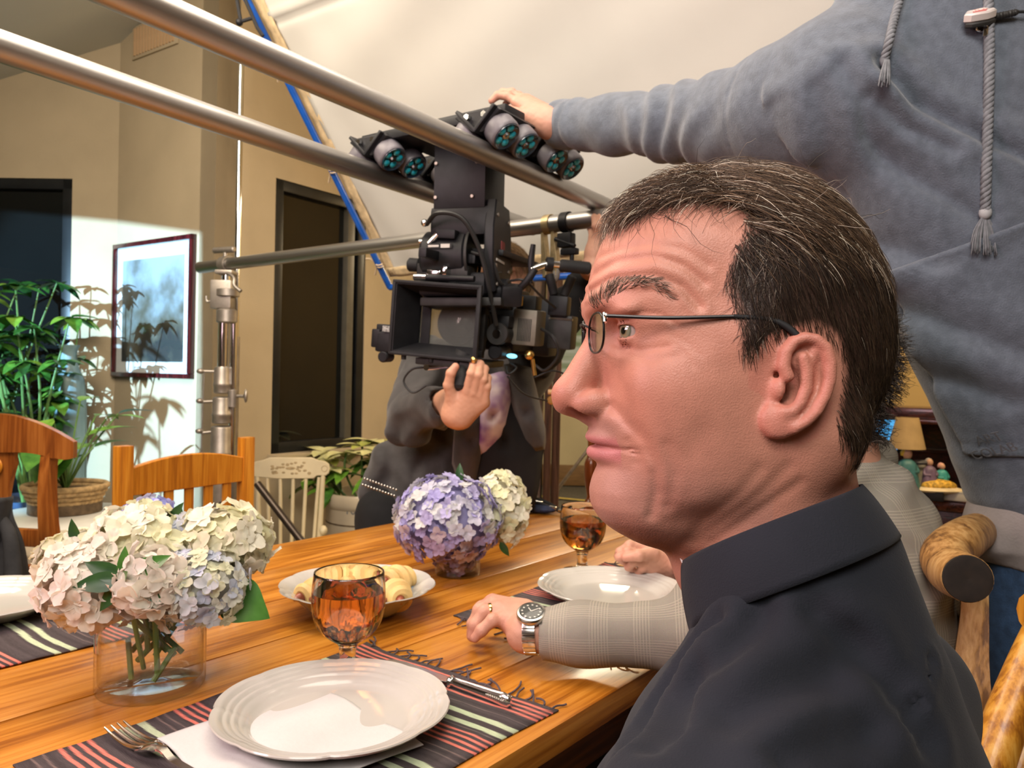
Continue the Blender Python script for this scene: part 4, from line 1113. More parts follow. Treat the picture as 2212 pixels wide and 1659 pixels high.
# rustic chair standing beyond the plaid jacket: scrolled log crest
RC = TT(.80, -.27, 0)
rc_ = thing('rustic_chair', 'rustic pale wood chair with scrolled log crest behind the hoodie hem', 'chair', (RC[0], RC[1], 0), TRZ + math.pi)
chair_base(rc_, m_ch_rus, .48, .44, .46, None, .024)
cr_path = spline([PY(2200, 1130, 1.45), PY(2128, 1142, 1.28), PY(2080, 1166, 1.06), PY(2044, 1200, 1.0), PY(2056, 1232, .965), PY(2090, 1250, .905)], 8)
add('crest_rail', tube(cr_path, [.027, .028, .029, .030, .030, .028], 24), m_ch_rus, rc_)
cd_ = unit(cr_path[-1] - cr_path[-3])
add('crest_end', xf(lathe([(0, -.004), (.0268, -.004), (.0275, -.001), (.0268, .002), (.021, .003), (0, .001)], 30), cr_path[-1] + cd_ * .001, frame(cd_)), M('crest_end_shade', (.012, .008, .005), rough=.8, var=.3, vscale=60), rc_)  # near-black colour paints the shade on the end of the scroll
add('back_post', tube(spline([PY(2105, 1240, 1.02), PY(2104, 1330, 1.01), PY(2098, 1420, 1.00), PY(2096, 1500, .99), PY(2108, 1580, .98), PY(2122, 1700, .97)], 6), [.015, .016, .019, .023, .021, .018], 4, sec=[(-1, -.55), (1, -.55), (1, .55), (-1, .55)]), m_ch_rus, rc_)
add('back_post', box((-.22, .0, .45), (.05, .03, .9), .006), m_ch_rus, rc_, world=False)
for k in range(4):
    add('back_slat', box((-.16 + k * .08, .0, .66), (.035, .012, .42), .003), m_ch_rus, rc_, world=False)

# golden pine chair of the seated man, one stile in view
GC = TT(-.09, -.415, 0)
gc = thing('pine_chair', 'golden pine spindle chair at the bottom right corner', 'chair', (GC[0], GC[1], 0), TRZ + math.pi)
chair_base(gc, m_ch_pine, .46, .42, .45)
for dx_ in (0, 62, 118):
    add('back_post' if dx_ == 0 else 'spindle', tube(spline([PY(2262 + dx_, 1330, .84), PY(2222 + dx_, 1430, .82), PY(2178 + dx_, 1545, .80), PY(2132 + dx_, 1680, .78), PY(2100 + dx_, 1800, .77)], 6), [.016, .019, .021, .021, .018] if dx_ == 0 else [.010, .013, .015, .014, .011], 14), m_ch_pine, gc)
add('crest_rail', tube(spline([PY(2240, 1330, .84), PY(2300, 1325, .85), PY(2400, 1330, .88)], 5), .026, 12), m_ch_pine, gc)

# ------------------------------------------------------------------ leaves
def leaf_mesh(L, Wd, fold=.25, droop=.3, nu=7, nv=5, tip=1.0, wavy=0.0, serr=0.0):
    def fn(u, v):
        w = Wd * np.sin(np.pi * np.clip(u, 0, 1) ** (.75 * tip)) ** .9 * (1 + serr * np.sin(u * 60))
        s = (2 * v - 1)
        return np.stack([u * L, s * w * .5, -droop * L * u ** 2 + fold * np.abs(s) * w * .5 + wavy * L * np.sin(9 * u + 3 * s) * .05], 1)
    return grid(nu, nv, fn)
def leafmat(name, c1, c2, rough=.35):
    return M(name, c1, rough=rough, col2=c2, vscale=25, spec=.5)
m_lf = [leafmat('leaf_green', (.035, .13, .02), (.09, .26, .035)), leafmat('leaf_dark', (.012, .05, .015), (.03, .10, .02)), leafmat('leaf_lime', (.12, .30, .03), (.22, .42, .06))]
m_stem = M('green_stem', (.10, .20, .05), rough=.5, var=.2, vscale=40)
m_bark = M('brown_stem', (.12, .08, .045), rough=.8, var=.3, vscale=40)
def mk_leaf(L, Wd, mat, **kw):
    me = mesh_of(*leaf_mesh(L, Wd, **kw), angle=None); me.materials.append(mat); return me
def put_leaf(me, parent, loc, d, up=(0, 0, 1), s=1.0, name='leaf'):
    """loc in world; local x along d"""
    o = add(name, me, None, parent, world=False)
    x = unit(d); z = np.asarray(up, float); z = unit(z - x * (z @ x)); y = np.cross(z, x)
    m = Matrix(np.stack([x * s, y * s, z * s], 1).tolist()).to_4x4(); m.translation = Vector(loc)
    o.matrix_parent_inverse = wm(parent).inverted(); o.matrix_basis = m
    return o
def schefflera(name, label, base, h, nst, seed, spread=.35, scale=1.0, lf=(0, 1)):
    r = random.Random(seed)
    t = thing(name, label, 'plant', tuple(base))
    ms = [mk_leaf(.115 * scale, .060 * scale, m_lf[k], droop=.25) for k in lf]
    for s in range(nst):
        a = r.uniform(0, 6.28); hh = h * r.uniform(.45, 1.0)
        top = np.array(base) + np.array([math.cos(a) * spread * r.uniform(.2, 1), math.sin(a) * spread * r.uniform(.2, 1), hh])
        mid = (np.array(base) + top) / 2 + np.array([r.uniform(-.05, .05), r.uniform(-.05, .05), .05])
        add('stem', tube(spline([np.array(base) + np.array([r.uniform(-.03, .03), r.uniform(-.03, .03), 0]), mid, top], 4), [.008, .006, .003], 6), m_stem, t)
        for q in range(2):
            c = mid * .5 + top * .5 if q == 1 else top
            for k in range(7):
                b = k / 7 * 6.28 + r.uniform(-.2, .2)
                d = np.array([math.cos(b), math.sin(b), r.uniform(-.35, .25)])
                put_leaf(r.choice(ms), t, c, d, (0, 0, 1), r.uniform(.7, 1.2))
    return t
pl0 = PY(75, 890, 3.55)
pot_blue = M('blue_glaze', (.03, .06, .12), rough=.2, var=.3, vscale=12, coat=.5)
def pot(name, label, base, r0, r1, h, mat, cat='planter', soil=True):
    t = thing(name, label, cat, tuple(base))
    add('pot_wall', xf(lathe([(0, 0), (r0 * .9, 0), (r0, .01), (r1, h - .03), (r1 * 1.05, h - .025), (r1 * 1.05, h), (r1 * .95, h), (r1 * .92, h - .03), (0, h - .035)], 32), base), mat, t)
    return t
bb = np.array([pl0[0], pl0[1], 0])
pot('planter_pot', 'dark blue glazed pot below the leafy plant at the window', bb, .13, .17, .55, pot_blue)
schefflera('umbrella_plant', 'leafy green umbrella plant in front of the dark left window', bb + upz * .50, 1.05, 17, 4, .36, 1.05, (0, 1, 2, 0))
schefflera('umbrella_plant', 'taller dark-leaved plant at the left edge of the dark window', PY(-60, 900, 3.6) * np.array([1, 1, 0]) + upz * .45, 1.15, 14, 8, .4, 1.0, (1, 0, 1))
pot('planter_pot', 'dark pot at the picture\'s left edge by the window', PY(-60, 900, 3.6) * np.array([1, 1, 0]), .12, .16, .5, pot_blue)
# plants near the off-frame lamp throw leaf shadows on the wall and picture
schefflera('rubber_plant', 'tall broad-leaved plant just outside the left edge, shadowing the wall', np.array([-2.72, 1.95, .35]), 1.15, 4, 12, .26, 1.15, (1, 1))
tv_ = PY(148, 800, 3.75)
rib = thing('ribbed_jar', 'tall pale ribbed jar behind the window plant', 'jar', (tv_[0], tv_[1], 0))
add('jar_body', xf(lathe(densify([(.07, 0), (.08, .3), (.085, .7), (.075, 1.05), (.045, 1.15), (.035, 1.22), (.05, 1.26)], 4), 48, mod=lambda a, r, z: 1 + .02 * math.cos(20 * a)), (tv_[0], tv_[1], 0)), M('pale_teal_glaze', (.20, .30, .32), rough=.3, var=.2, vscale=8), rib)

# basket of broad leaves on a round white stool table
bk = PY(120, 1098, 2.95); 
wt = thing('round_table', 'round white side table holding the plant basket', 'table', tuple(PY(150, 1112, 2.85) * np.array([1, 1, 0])))
wc = PY(150, 1112, 2.85); zt2 = wc[2]
m_white = M('white_laminate', (.72, .70, .64), rough=.35, var=.03)
add('table_top', xf(lathe([(0, -.05), (.27, -.05), (.285, -.045), (.29, -.02), (.285, -.004), (.275, 0), (0, 0)], 48), (wc[0], wc[1], zt2)), m_white, wt)
add('table_column', cyl((wc[0], wc[1], .02), (wc[0], wc[1], zt2 - .05), .045, 20), m_white, wt)
add('table_foot', xf(lathe([(0, 0), (.2, 0), (.2, .015), (.06, .04), (0, .04)], 32), (wc[0], wc[1], 0)), m_white, wt)
bs = thing('plant_basket', 'coiled wicker basket of broad green leaves on the white round table', 'basket plant', (wc[0] - .05, wc[1] + .06, zt2))
m_wick = M('wicker', (.42, .28, .13), rough=.8, var=.3, vscale=50, bump=.4, bscale=100)
bc = np.array([wc[0] - .05, wc[1] + .06, zt2])
for k in range(6):
    add('basket_coil', xf(lathe([(.10 + k * .008 + .011 * math.cos(a), .011 + k * .0175 + .011 * math.sin(a)) for a in np.arange(10) * 2 * math.pi / 10], 36, close=True), bc), m_wick, bs)
add('soil', xf(lathe([(0, 0), (.125, 0), (.125, .08), (0, .085)], 30), bc + upz * .002), m_bark, bs)
mb = [mk_leaf(.20, .11, m_lf[0], droop=.35, fold=.12), mk_leaf(.20, .09, m_lf[2], droop=.3, fold=.15), mk_leaf(.18, .06, m_lf[1], droop=.2)]
r_ = random.Random(5)
for k in range(24):
    a = r_.uniform(0, 6.28); el = r_.uniform(.5, 1.35); ln = r_.uniform(.16, .36)
    d = np.array([math.cos(a) * math.cos(el), math.sin(a) * math.cos(el), math.sin(el)])
    p = bc + upz * .08; q = p + d * ln
    add('leaf_stalk', tube(spline([p, p + d * ln * .5 + upz * .02, q], 3), .0035, 6), m_stem, bs)
    put_leaf(r_.choice(mb), bs, q, np.array([math.cos(a), math.sin(a), r_.uniform(-.5, .5)]), (0, 0, 1), r_.uniform(.7, 1.15))

# ------------------------------------------------------------------ stoneware crock with poinsettia
CKp = PY(795, 1060, 3.95); cz0 = CKp[2]
ckb = np.array([CKp[0], CKp[1], 0])
m_crock = M('stoneware', (.60, .51, .38), rough=.3, var=.06, vscale=10, coat=.4)
cr = thing('stoneware_crock', 'cream stoneware crock stamped 10 holding the poinsettia', 'crock', tuple(ckb))
prof = [(0, .0), (.195, .0), (.205, .012), (.208, .1), (.208, cz0 - .075), (.216, cz0 - .065), (.219, cz0 - .05), (.219, cz0 - .012), (.213, cz0), (.20, cz0), (.196, cz0 - .02), (.195, cz0 - .08), (0, cz0 - .08)]
add('crock_wall', xf(lathe(prof, 56), ckb), m_crock, cr)
add('crock_band', xf(lathe([(.2075, -.004), (.2095, -.003), (.2095, .003), (.2075, .004)], 56, close=True), ckb + upz * (PY(760, 1137, 3.75)[2])), m_bark, cr)
tv, tf = text_mesh('10', .062, .001)
fc_d = unit(PY(757, 1100, 3.75) - CKp); aa = math.atan2(fc_d[1], fc_d[0])
# wrap the stamp round the crock
ph = aa + tv[:, 0] / .209
tz = PY(757, 1103, 3.75)[2]
tvw = np.stack([ckb[0] + (.2085 + tv[:, 2]) * np.cos(ph), ckb[1] + (.2085 + tv[:, 2]) * np.sin(ph), tz + tv[:, 1]], 1)
add('stamped_number', (tvw, tf), M('blue_grey_stamp', (.16, .16, .17), rough=.5, var=.2), cr, smooth=False, kind='stuff')
po = thing('poinsettia', 'pale yellow poinsettia growing in the stoneware crock', 'plant', tuple(ckb + upz * (cz0 - .08)))
m_br = leafmat('pale_bract', (.74, .70, .28), (.84, .82, .48), .5)
m_br2 = leafmat('green_bract', (.50, .54, .10), (.66, .68, .22), .5)
mbr = [mk_leaf(.145, .085, m_br, droop=.25, fold=.15, tip=1.0), mk_leaf(.12, .07, m_br2, droop=.2, fold=.2), mk_leaf(.15, .08, m_lf[2], droop=.35), mk_leaf(.15, .075, m_lf[0], droop=.4)]
r_ = random.Random(11)
heads = [(-.30, -.02, .14), (-.25, .06, .19), (-.20, 0, .16), (-.10, -.08, .20), (.0, .05, .25), (.05, -.12, .21), (.16, .0, .24), (-.03, -.02, .23), (.12, -.10, .17), (-.17, -.10, .12), (.22, .05, .2)]
for (hx_, hy_, hz_) in heads:
    c = ckb + np.array([hx_, hy_, cz0 + hz_])
    add('stalk', tube(spline([ckb + np.array([hx_ * .3, hy_ * .3, cz0 - .08]), c - upz * .1, c], 4), .006, 6), m_stem, po)
    for k in range(7):
        a = k / 7 * 6.28 + r_.uniform(-.2, .2)
        put_leaf(mbr[0] if r_.random() < .75 else mbr[1], po, c, np.array([math.cos(a), math.sin(a), r_.uniform(-.15, .35)]), (0, 0, 1), r_.uniform(.75, 1.1), 'bract')
    for k in range(5):
        a = r_.uniform(0, 6.28)
        put_leaf(mbr[2 + (k % 2)], po, c - upz * r_.uniform(.06, .14), np.array([math.cos(a), math.sin(a), r_.uniform(-.5, .1)]), (0, 0, 1), r_.uniform(.7, 1.0))

# ------------------------------------------------------------------ hydrangeas in glass vases
pal = {'cream': [(.88, .84, .62), (.90, .87, .72), (.84, .82, .54)], 'blush': [(.88, .79, .68), (.87, .81, .71), (.88, .86, .73)],
       'pale': [(.72, .72, .62), (.66, .69, .72), (.74, .74, .52), (.60, .64, .76)], 'blue': [(.36, .38, .78), (.52, .52, .82), (.64, .64, .80)],
       'lilac': [(.46, .43, .76), (.66, .66, .76), (.72, .72, .70), (.54, .50, .78)], 'mauve': [(.50, .36, .52), (.62, .48, .50), (.44, .36, .60)]}
FL = {}
def petal_mat(c):
    k = 'petal_%02d%02d%02d' % tuple(int(x * 99) for x in c)
    m = bpy.data.materials.get(k)
    if not m:
        m = M(k, c, rough=.6, col2=tuple(min(1, x * .86 + .02) for x in c), vscale=90, spec=.3)
        nt = m.node_tree; b = nt.nodes['Principled BSDF']; tr = nt.nodes.new('ShaderNodeBsdfTranslucent'); tr.inputs['Color'].default_value = (*c, 1)
        mx = nt.nodes.new('ShaderNodeMixShader'); mx.inputs[0].default_value = .3
        nt.links.new(b.outputs[0], mx.inputs[1]); nt.links.new(tr.outputs[0], mx.inputs[2]); nt.links.new(mx.outputs[0], nt.nodes['Material Output'].inputs['Surface'])
    return m
def floret(c, var, size):
    k = (c, var, size)
    if k in FL: return FL[k]
    r = random.Random(var * 31 + 7); parts = []
    for q in range(4):
        a = q * math.pi / 2 + r.uniform(-.15, .15); cup = r.uniform(.1, .55); L = size * r.uniform(.85, 1.1); w = L * r.uniform(.85, 1.05)
        def fn(u, v, cup=cup, L=L, w=w, ph=r.uniform(0, 6)):
            s = 2 * v - 1; ww = w * .5 * np.sin(np.pi * np.clip(.08 + .84 * u, 0, 1)) ** .6
            return np.stack([u * L, s * ww, cup * L * u * (1 - .6 * u) + .10 * L * np.sin(5 * u + 3 * s + ph) * u + .1 * s * s * L], 1)
        parts.append(xf(grid(5, 5, fn), (0, 0, 0), rotz(a)))
    me = mesh_of(*J(*parts), angle=None); me.materials.append(petal_mat(c)); FL[k] = me
    return me
def hydrangea(center, rad, n, palette, label, group, stem_to, seed, fsize=.0155, sq=(1, 1, .85), leaf_dirs=(), name='hydrangea', minz=-.8, pal2=None, split=None):
    r = random.Random(seed)
    t = thing(name, label, 'flower', tuple(stem_to), 0, group)
    c0 = np.asarray(center, float)
    for i in range(n):
        z = 1 - (i + .5) / n * (1 - minz); ph = i * 2.39996 + r.uniform(-.25, .25)
        d = np.array([math.sqrt(max(0, 1 - z * z)) * math.cos(ph), math.sqrt(max(0, 1 - z * z)) * math.sin(ph), z])
        nd = unit(d + np.array([r.uniform(-.35, .35) for _ in range(3)]))
        p = c0 + d * np.array(sq) * rad * r.uniform(.86, 1.05)
        pl_ = palette if not (pal2 and split is not None and d @ np.asarray(split) > .25) else pal2
        me = floret(r.choice(pl_), r.randrange(4), fsize)
        o = add('floret', me, None, t, world=False)
        fr_ = frame(nd) @ rotz(r.uniform(0, 6.28)); s = r.uniform(.8, 1.15)
        m = Matrix((fr_ * s).tolist()).to_4x4(); m.translation = Vector(p)
        o.matrix_parent_inverse = wm(t).inverted(); o.matrix_basis = m
    add('flower_core', ball(c0, np.array(sq) * rad * .80, 18, 12), petal_mat(tuple(k * .75 for k in palette[0])), t)
    st_ = np.asarray(stem_to, float)
    add('flower_stem', tube(spline([st_, (st_ + c0) / 2 + np.array([r.uniform(-.01, .01), r.uniform(-.01, .01), .005]), c0], 5), .0036, 8), m_stem, t)
    return t
m_vase = thin_glass('vase_glass', 1.3)
def vase(name, label, base, r, h, level, rz=0.0, sx=1.0):
    t = thing(name, label, 'vase', tuple(base), rz)
    w = .0035
    prof = [(0, 0), (r - .004, 0), (r - .001, .002), (r, .006), (r, h - .002), (r - w / 2, h), (r - w, h - .002), (r - w, .014), (r - w - .003, .011), (0, .010)]
    add('glass_wall', xf(lathe(prof, 64), (0, 0, 0), None, (sx, 1, 1)), m_vase, t, world=False, angle=50)
    add('water', xf(lathe([(0, .0098), (r - w + .0003, .0105), (r - w + .0003, level - .001), (r - w + .0005, level), (0, level - .0005)], 64), (0, 0, 0), None, (sx, 1, 1)), m_water, t, world=False, angle=50)
    return t
V1 = PZ(326, 1482, .75); V2 = PZ(988, 1240, .75)
vase('glass_vase', 'wide clear glass vase of water holding the cream hydrangeas', V1, .0645, .125, .068)
vase('glass_vase', 'small clear glass vase under the lilac hydrangea', V2, .0455, .055, .03)
RT = unit([CR[0], CR[1], 0]); FW_ = unit([CF[0], CF[1], 0])
def at1(px, py, back=0.0): return PY(px, py, V1[1] + back)
def at2(px, py, back=0.0): return PY(px, py, V2[1] + back)
gr1 = 'cream and pale hydrangeas in the wide vase'
s0 = lambda dx, dy, z=.014: V1 + np.array([dx, dy, z])
hydrangea(at1(205, 1268, -.02), .058, 74, pal['blush'], 'blush-cream hydrangea at the lower left of the near bouquet', gr1, s0(.02, .0, .045), 1, .0190)
hydrangea(at1(305, 1190, .03), .066, 84, pal['cream'], 'large cream hydrangea at the top centre of the near bouquet', gr1, s0(.0, -.01, .05), 2, .0200)
hydrangea(at1(165, 1215, .03), .045, 50, pal['cream'], 'cream hydrangea at the far left of the near bouquet', gr1, s0(.035, .01, .04), 12, .0185)
hydrangea(at1(328, 1262, -.045), .040, 40, pal['blush'], 'loose blush hydrangea in front, beside the green leaf sprig', gr1, s0(.015, -.015, .02), 3, .0230)
hydrangea(at1(432, 1272, -.01), .058, 130, pal['pale'], 'pale blue-green small-petalled hydrangea at the right front of the near bouquet', gr1, s0(-.02, .005, .03), 4, .0125)
hydrangea(at1(480, 1180, .05), .058, 70, pal['cream'], 'cream hydrangea at the upper right of the near bouquet', gr1, s0(-.03, .01, .04), 5, .0205)
hydrangea(at1(322, 1128, .085), .036, 44, pal['blue'], 'violet-blue hydrangea peeping over the near bouquet', gr1, s0(-.01, .02, .05), 6, .0150)
hydrangea(at1(400, 1170, .05), .040, 50, pal['pale'], 'pale bluish hydrangea between the cream heads of the near bouquet', gr1, s0(.0, .025, .05), 7, .0150)
gr2 = 'hydrangeas in the small vase'
hydrangea(at2(968, 1122, -.01), .105, 300, pal['lilac'], 'lilac and white hydrangea filling the small vase', gr2, V2 + np.array([0, 0, .014]), 21, .0150, (1.0, 1.0, .80), minz=-.9, pal2=pal['mauve'], split=(0, -.2, -1))
hydrangea(at2(1078, 1102, .05), .062, 96, pal['cream'], 'cream hydrangea at the right of the lilac bouquet', gr2, V2 + np.array([-.01, .01, .02]), 22, .0175, (.95, .95, 1.25))
hydrangea(at2(985, 1190, -.0), .048, 70, pal['mauve'], 'mauve hydrangea florets crowding the small vase rim', gr2, V2 + np.array([.01, .0, .02]), 23, .0140, (1, 1, .8), minz=-.95)
# loose leaves of the bouquets
m_bl = mk_leaf(.052, .022, m_lf[1], droop=.15, fold=.2); m_bl2 = mk_leaf(.052, .022, m_lf[0], droop=.15, fold=.2); m_big = mk_leaf(.075, .055, m_lf[0], droop=.25, fold=.08, nu=12, nv=9, serr=.07)
sp = thing('leaf_sprig', 'glossy green leaf sprig in the middle of the near bouquet', 'leaf sprig', tuple(s0(0, -.02, .03)))
c0 = at1(270, 1252, -.068)
add('sprig_stem', tube(spline([s0(0, -.02, .03), at1(285, 1320, -.05), c0], 5), .003, 8), m_stem, sp)
for (dx, dz, dy, s, mm) in ((-1.0, .45, -.2, 1.0, m_bl), (-.85, -.05, -.5, 1.1, m_bl), (-.05, 1.0, -.1, .75, m_bl2), (1.0, .62, -.2, 1.15, m_bl2), (.9, -.35, -.5, 1.05, m_bl), (.25, .35, -1, .6, m_bl2), (-.6, -.75, -.3, .9, m_bl), (.4, -.9, -.2, .8, m_bl)):
    put_leaf(mm, sp, c0, RT * dx + upz * dz + FW_ * dy * .6, -FW_ + upz * .4, s)
def lone_leaf(label, p, d, me, up, s=1.0):
    o = put_leaf(me, sp, p, d, up, s); return o
for (px, py, bk, dx, dz, s, mm) in ((352, 1125, .06, -.45, .9, .85, m_bl2), (392, 1122, .06, .1, .9, .6, m_bl), (378, 1118, .05, .3, .5, .7, m_bl), (163, 1145, .02, -.15, .9, .6, m_bl), (125, 1185, .02, -.9, .3, .55, m_bl2), (118, 1235, .0, -.9, .2, .6, m_bl2), (505, 1285, .0, 1.0, -.45, .9, m_big), (215, 1300, -.05, -.9, -.25, .8, m_bl)):
    q = at1(px, py, bk)
    put_leaf(mm, sp, q - (RT * dx + upz * dz) * .02, RT * dx + upz * dz - FW_ * .25, -FW_ + upz * .5, s * 1.1)
sp2 = thing('leaf_sprig', 'green leaves at the top and right of the lilac bouquet', 'leaf sprig', tuple(V2 + upz * .04))
for (px, py, dx, dz, s) in ((992, 1045, 0, 1, .8), (1080, 1170, .5, -.8, .7)):
    put_leaf(m_bl, sp2, at2(px, py, .0), RT * dx + upz * dz, -FW_, s)
# submerged stems
wsub = [((-.02, -.01, .012), (-.03, 0, .06)), ((.012, -.02, .014), (.03, .0, .05)), ((.0, .01, .035), (.02, .02, .07)), ((.03, .0, .04), (-.01, 0, .075))]
for p, q in wsub:
    add('cut_stem', cyl(V1 + np.array(p), V1 + np.array(q), .0035, 8), m_stem, sp)

# ------------------------------------------------------------------ gear at the far end of the table
gz = PZ(1165, 1108, .75)
gt = thing('cable_bundle', 'dark blue cable bundle with metal plugs on the far table end', 'cable', tuple(gz))
m_navy = M('navy_fabric', (.02, .03, .07), rough=.7, var=.3, vscale=60)
add('pouch', xf(ball((0, 0, 0), (.055, .03, .014), 18, 10), gz + np.array([0, 0, .014]), rotz(-.5)), m_navy, gt)
add('cord', tube(spline([gz + np.array(p) for p in ((-.05, .02, .02), (0, -.01, .03), (.04, -.02, .018), (.07, -.04, .008), (.085, -.06, .005))], 5), .005, 8), m_blk2, gt)
add('cord', tube(spline([gz + np.array(p) for p in ((-.06, .0, .01), (-.02, .03, .035), (.02, .02, .03), (.06, -.01, .012))], 5), .005, 8), m_cable, gt)
for p in ((.03, -.02, .022), (.055, -.03, .015), (-.01, .0, .034), (-.03, .01, .03)):
    add('plug', cyl(gz + np.array(p), gz + np.array(p) + np.array([.018, -.012, -.002]), .005, 10, bev=.001), m_chrome, gt)

# ------------------------------------------------------------------ far room: poster, stand leg, floor tape
ps_ = PY(1228, 760, 8.24)
pst = thing('wall_poster', 'green and blue landscape poster on the far cream wall beside the brown door', 'poster', (ps_[0], 8.24, ps_[2] - .35))
add('poster_sheet', box((ps_[0] + .09, 8.255, ps_[2]), (.50, .012, .72)), M('landscape_poster', (.18, .26, .16), rough=.6, col2=(.45, .52, .55), vscale=4, stretch=(.6, 1, 4), detail=1), pst, smooth=False)
add('poster_edge', J(box((ps_[0] - .17, 8.25, ps_[2]), (.02, .03, .76)), box((ps_[0] + .35, 8.25, ps_[2]), (.02, .03, .76))), M('pale_edge', (.6, .58, .5), rough=.5, var=.05), pst, kind='stuff')
l0, l1 = PY(1196, 1068, 5.2), PY(1262, 982, 5.2)
lg = thing('far_stand', 'grey metal stand with slanting leg in the far room', 'stand', (l1[0] + .1, l1[1], 0))
add('slant_leg', cyl(l0 + (l0 - l1) * .3, l1 + (l1 - l0) * .6, .012, 10), m_steel, lg)
q_ = l1 + (l1 - l0) * .6
add('column', cyl((q_[0], q_[1], .05), (q_[0], q_[1], 1.9), .016, 12), m_steel, lg)
add('floor_tape', xf(box((0, 0, .0055), (1.6, .05, .002)), PY(1235, 1080, 6.9) * np.array([1, 1, 0]), rotz(-.35)), M('yellow_tape', (.55, .40, .08), rough=.6, var=.1), label='yellow tape strip on the far floor', category=None) if False else None
tp_ = PZ(1235, 1078, .008)
o = add('floor_tape', xf(box((0, 0, 0), (2.2, .06, .002)), tp_, rotz(-.45)), M('yellow_tape', (.55, .40, .08), rough=.6, var=.1)); tag(o, 'yellow tape strip stuck to the far floor tiles', 'tape')

# ------------------------------------------------------------------ hutch with ornaments behind the seated men
HD = 3.35
m_hut = wood('dark_cherry', '#1c0705', '#34100c', '#4d1c15', axis=0, rough=.3, coat=.4)
h0 = PY(2000, 1000, HD)
ht = thing('hutch', 'dark cherry wood hutch with open shelf against the yellow wall', 'cabinet', (h0[0], HD, 0), -TH)
hr = rotz(-TH)
hb = np.array([h0[0], HD, 0])
def hloc(px, py, back=0.0):
    p = PY(px, py, HD); 
    return p
zs = PY(2040, 1083, HD)[2]; ztop = PY(2000, 884, HD)[2]
def HB(name, c, s, mat=m_hut, bev=.004): return add(name, xf(box(c, s, bev), hb, hr), mat, ht)
HB('base_cabinet', (.25, .30, (zs - .04) / 2), (1.9, .44, zs - .04))
HB('counter', (.25, .28, zs - .02), (1.96, .50, .04), wood('counter_wood', '#2a0f08', '#4f2416', '#6f3a26', axis=0, rough=.2, coat=.5))
HB('cornice', (.25, .36, ztop - .025), (1.98, .36, .05))
HB('cornice_mould', (.25, .33, ztop - .062), (1.92, .36, .022))
HB('back_panel', (.25, .50, (zs + ztop - .07) / 2), (1.9, .02, ztop - zs - .07))
HB('shelf_bar', (.25, .47, zs + .19), (1.9, .05, .018))
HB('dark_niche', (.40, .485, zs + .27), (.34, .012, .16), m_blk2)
for x in (-.68, 1.18): HB('side_panel', (x, .38, (zs + ztop) / 2 - .04), (.03, .26, ztop - zs - .07))
for k in range(4): 
    d_ = HB('drawer', (-.42 + k * .45, .075, zs - .16), (.41, .02, .18))
# items on the counter
def stand_on(px, py, back=-.0): 
    p = PY(px, py, HD); return p
sc = thing('screen', 'bright blue screen beside the lampshade on the hutch', 'screen', tuple(PY(1915, 990, HD + .05)))
p = PY(1905, 938, HD + .05)
add('display', xf(box((0, 0, 0), (.125, .006, .13)), p, hr), M('blue_display', (.05, .3, .6), emit=(.06, .36, .82), estr=.9, var=.02), sc, smooth=False)
add('bezel', xf(box((0, .012, 0), (.145, .016, .16), .004), p, hr), m_blk, sc)
lp = PY(1958, 935, HD + .02)
la = thing('table_lamp', 'small table lamp with tan tapered shade on the hutch', 'lamp', (lp[0], lp[1], zs))
add('shade', xf(lathe([(.078, -.068), (.048, .068), (.046, .068), (.076, -.068)], 32, close=True), lp), M('tan_linen', (.44, .31, .15), rough=.9, bump=.3, bscale=200, var=.08), la)
add('lamp_base', xf(lathe(densify([(.045, 0), (.048, .01), (.02, .03), (.032, .08), (.03, .12), (.01, .16), (.008, lp[2] - zs)], 3), 24), (lp[0], lp[1], zs)), M('amber_glaze', (.5, .30, .04), rough=.2, var=.1, coat=.5), la)
m_skin2 = M('painted_flesh', (.62, .36, .24), rough=.5, var=.1, vscale=60)
def figurine(px, py_top, py_bot, col, label, hatc=None, lean=0.0, wid=1.0):
    a = PY(px, py_top, HD - .02); b = PY(px, py_bot, HD - .02); h = a[2] - b[2]
    t = thing('figurine', label, 'figurine', tuple(b), 0, 'painted figurines on the hutch')
    add('robe', xf(lathe(densify([(.30 * h * wid, 0), (.31 * h * wid, .03 * h), (.24 * h * wid, .35 * h), (.2 * h * wid, .6 * h), (.15 * h * wid, .7 * h), (.06 * h, .76 * h)], 3), 20, mod=lambda a_, r, z: 1 + .06 * math.cos(5 * a_)), b), M('robe_' + label.split()[0], col, rough=.5, var=.2, vscale=40), t)
    add('head', ball(b + upz * h * .86, (.10 * h, .10 * h, .125 * h), 14, 10), m_skin2, t)
    add('headscarf', xf(lathe([(.115 * h, -.05 * h), (.125 * h, .03 * h), (.08 * h, .11 * h), (0, .14 * h)], 16), b + upz * h * .87 + FW_ * .01), M('scarf_' + label.split()[0], hatc or col, rough=.6, var=.2), t)
    for s in (-1, 1):
        add('arm', tube(spline([b + upz * h * .66 + RT * s * .14 * h, b + upz * h * .48 + RT * s * .2 * h - FW_ * .08 * h, b + upz * h * .46 + RT * s * .05 * h - FW_ * .2 * h], 4), .05 * h, 8), bpy.data.materials['robe_' + label.split()[0]], t)
    return t
figurine(1958, 968, 1062, (.05, .17, .18), 'teal-robed kneeling figurine with gold scarf under the lampshade', (.65, .45, .05))
figurine(2007, 990, 1056, (.18, .12, .20), 'purple-robed bearded figurine standing on the hutch', (.30, .27, .26))
figurine(2034, 1000, 1058, (.05, .34, .32), 'turquoise-robed figurine with pink scarf on the hutch', (.75, .40, .36))
p = PY(1986, 1062, HD); 
o = thing('grey_column', 'small grey pillar ornament between the figurines', 'ornament', tuple(p))
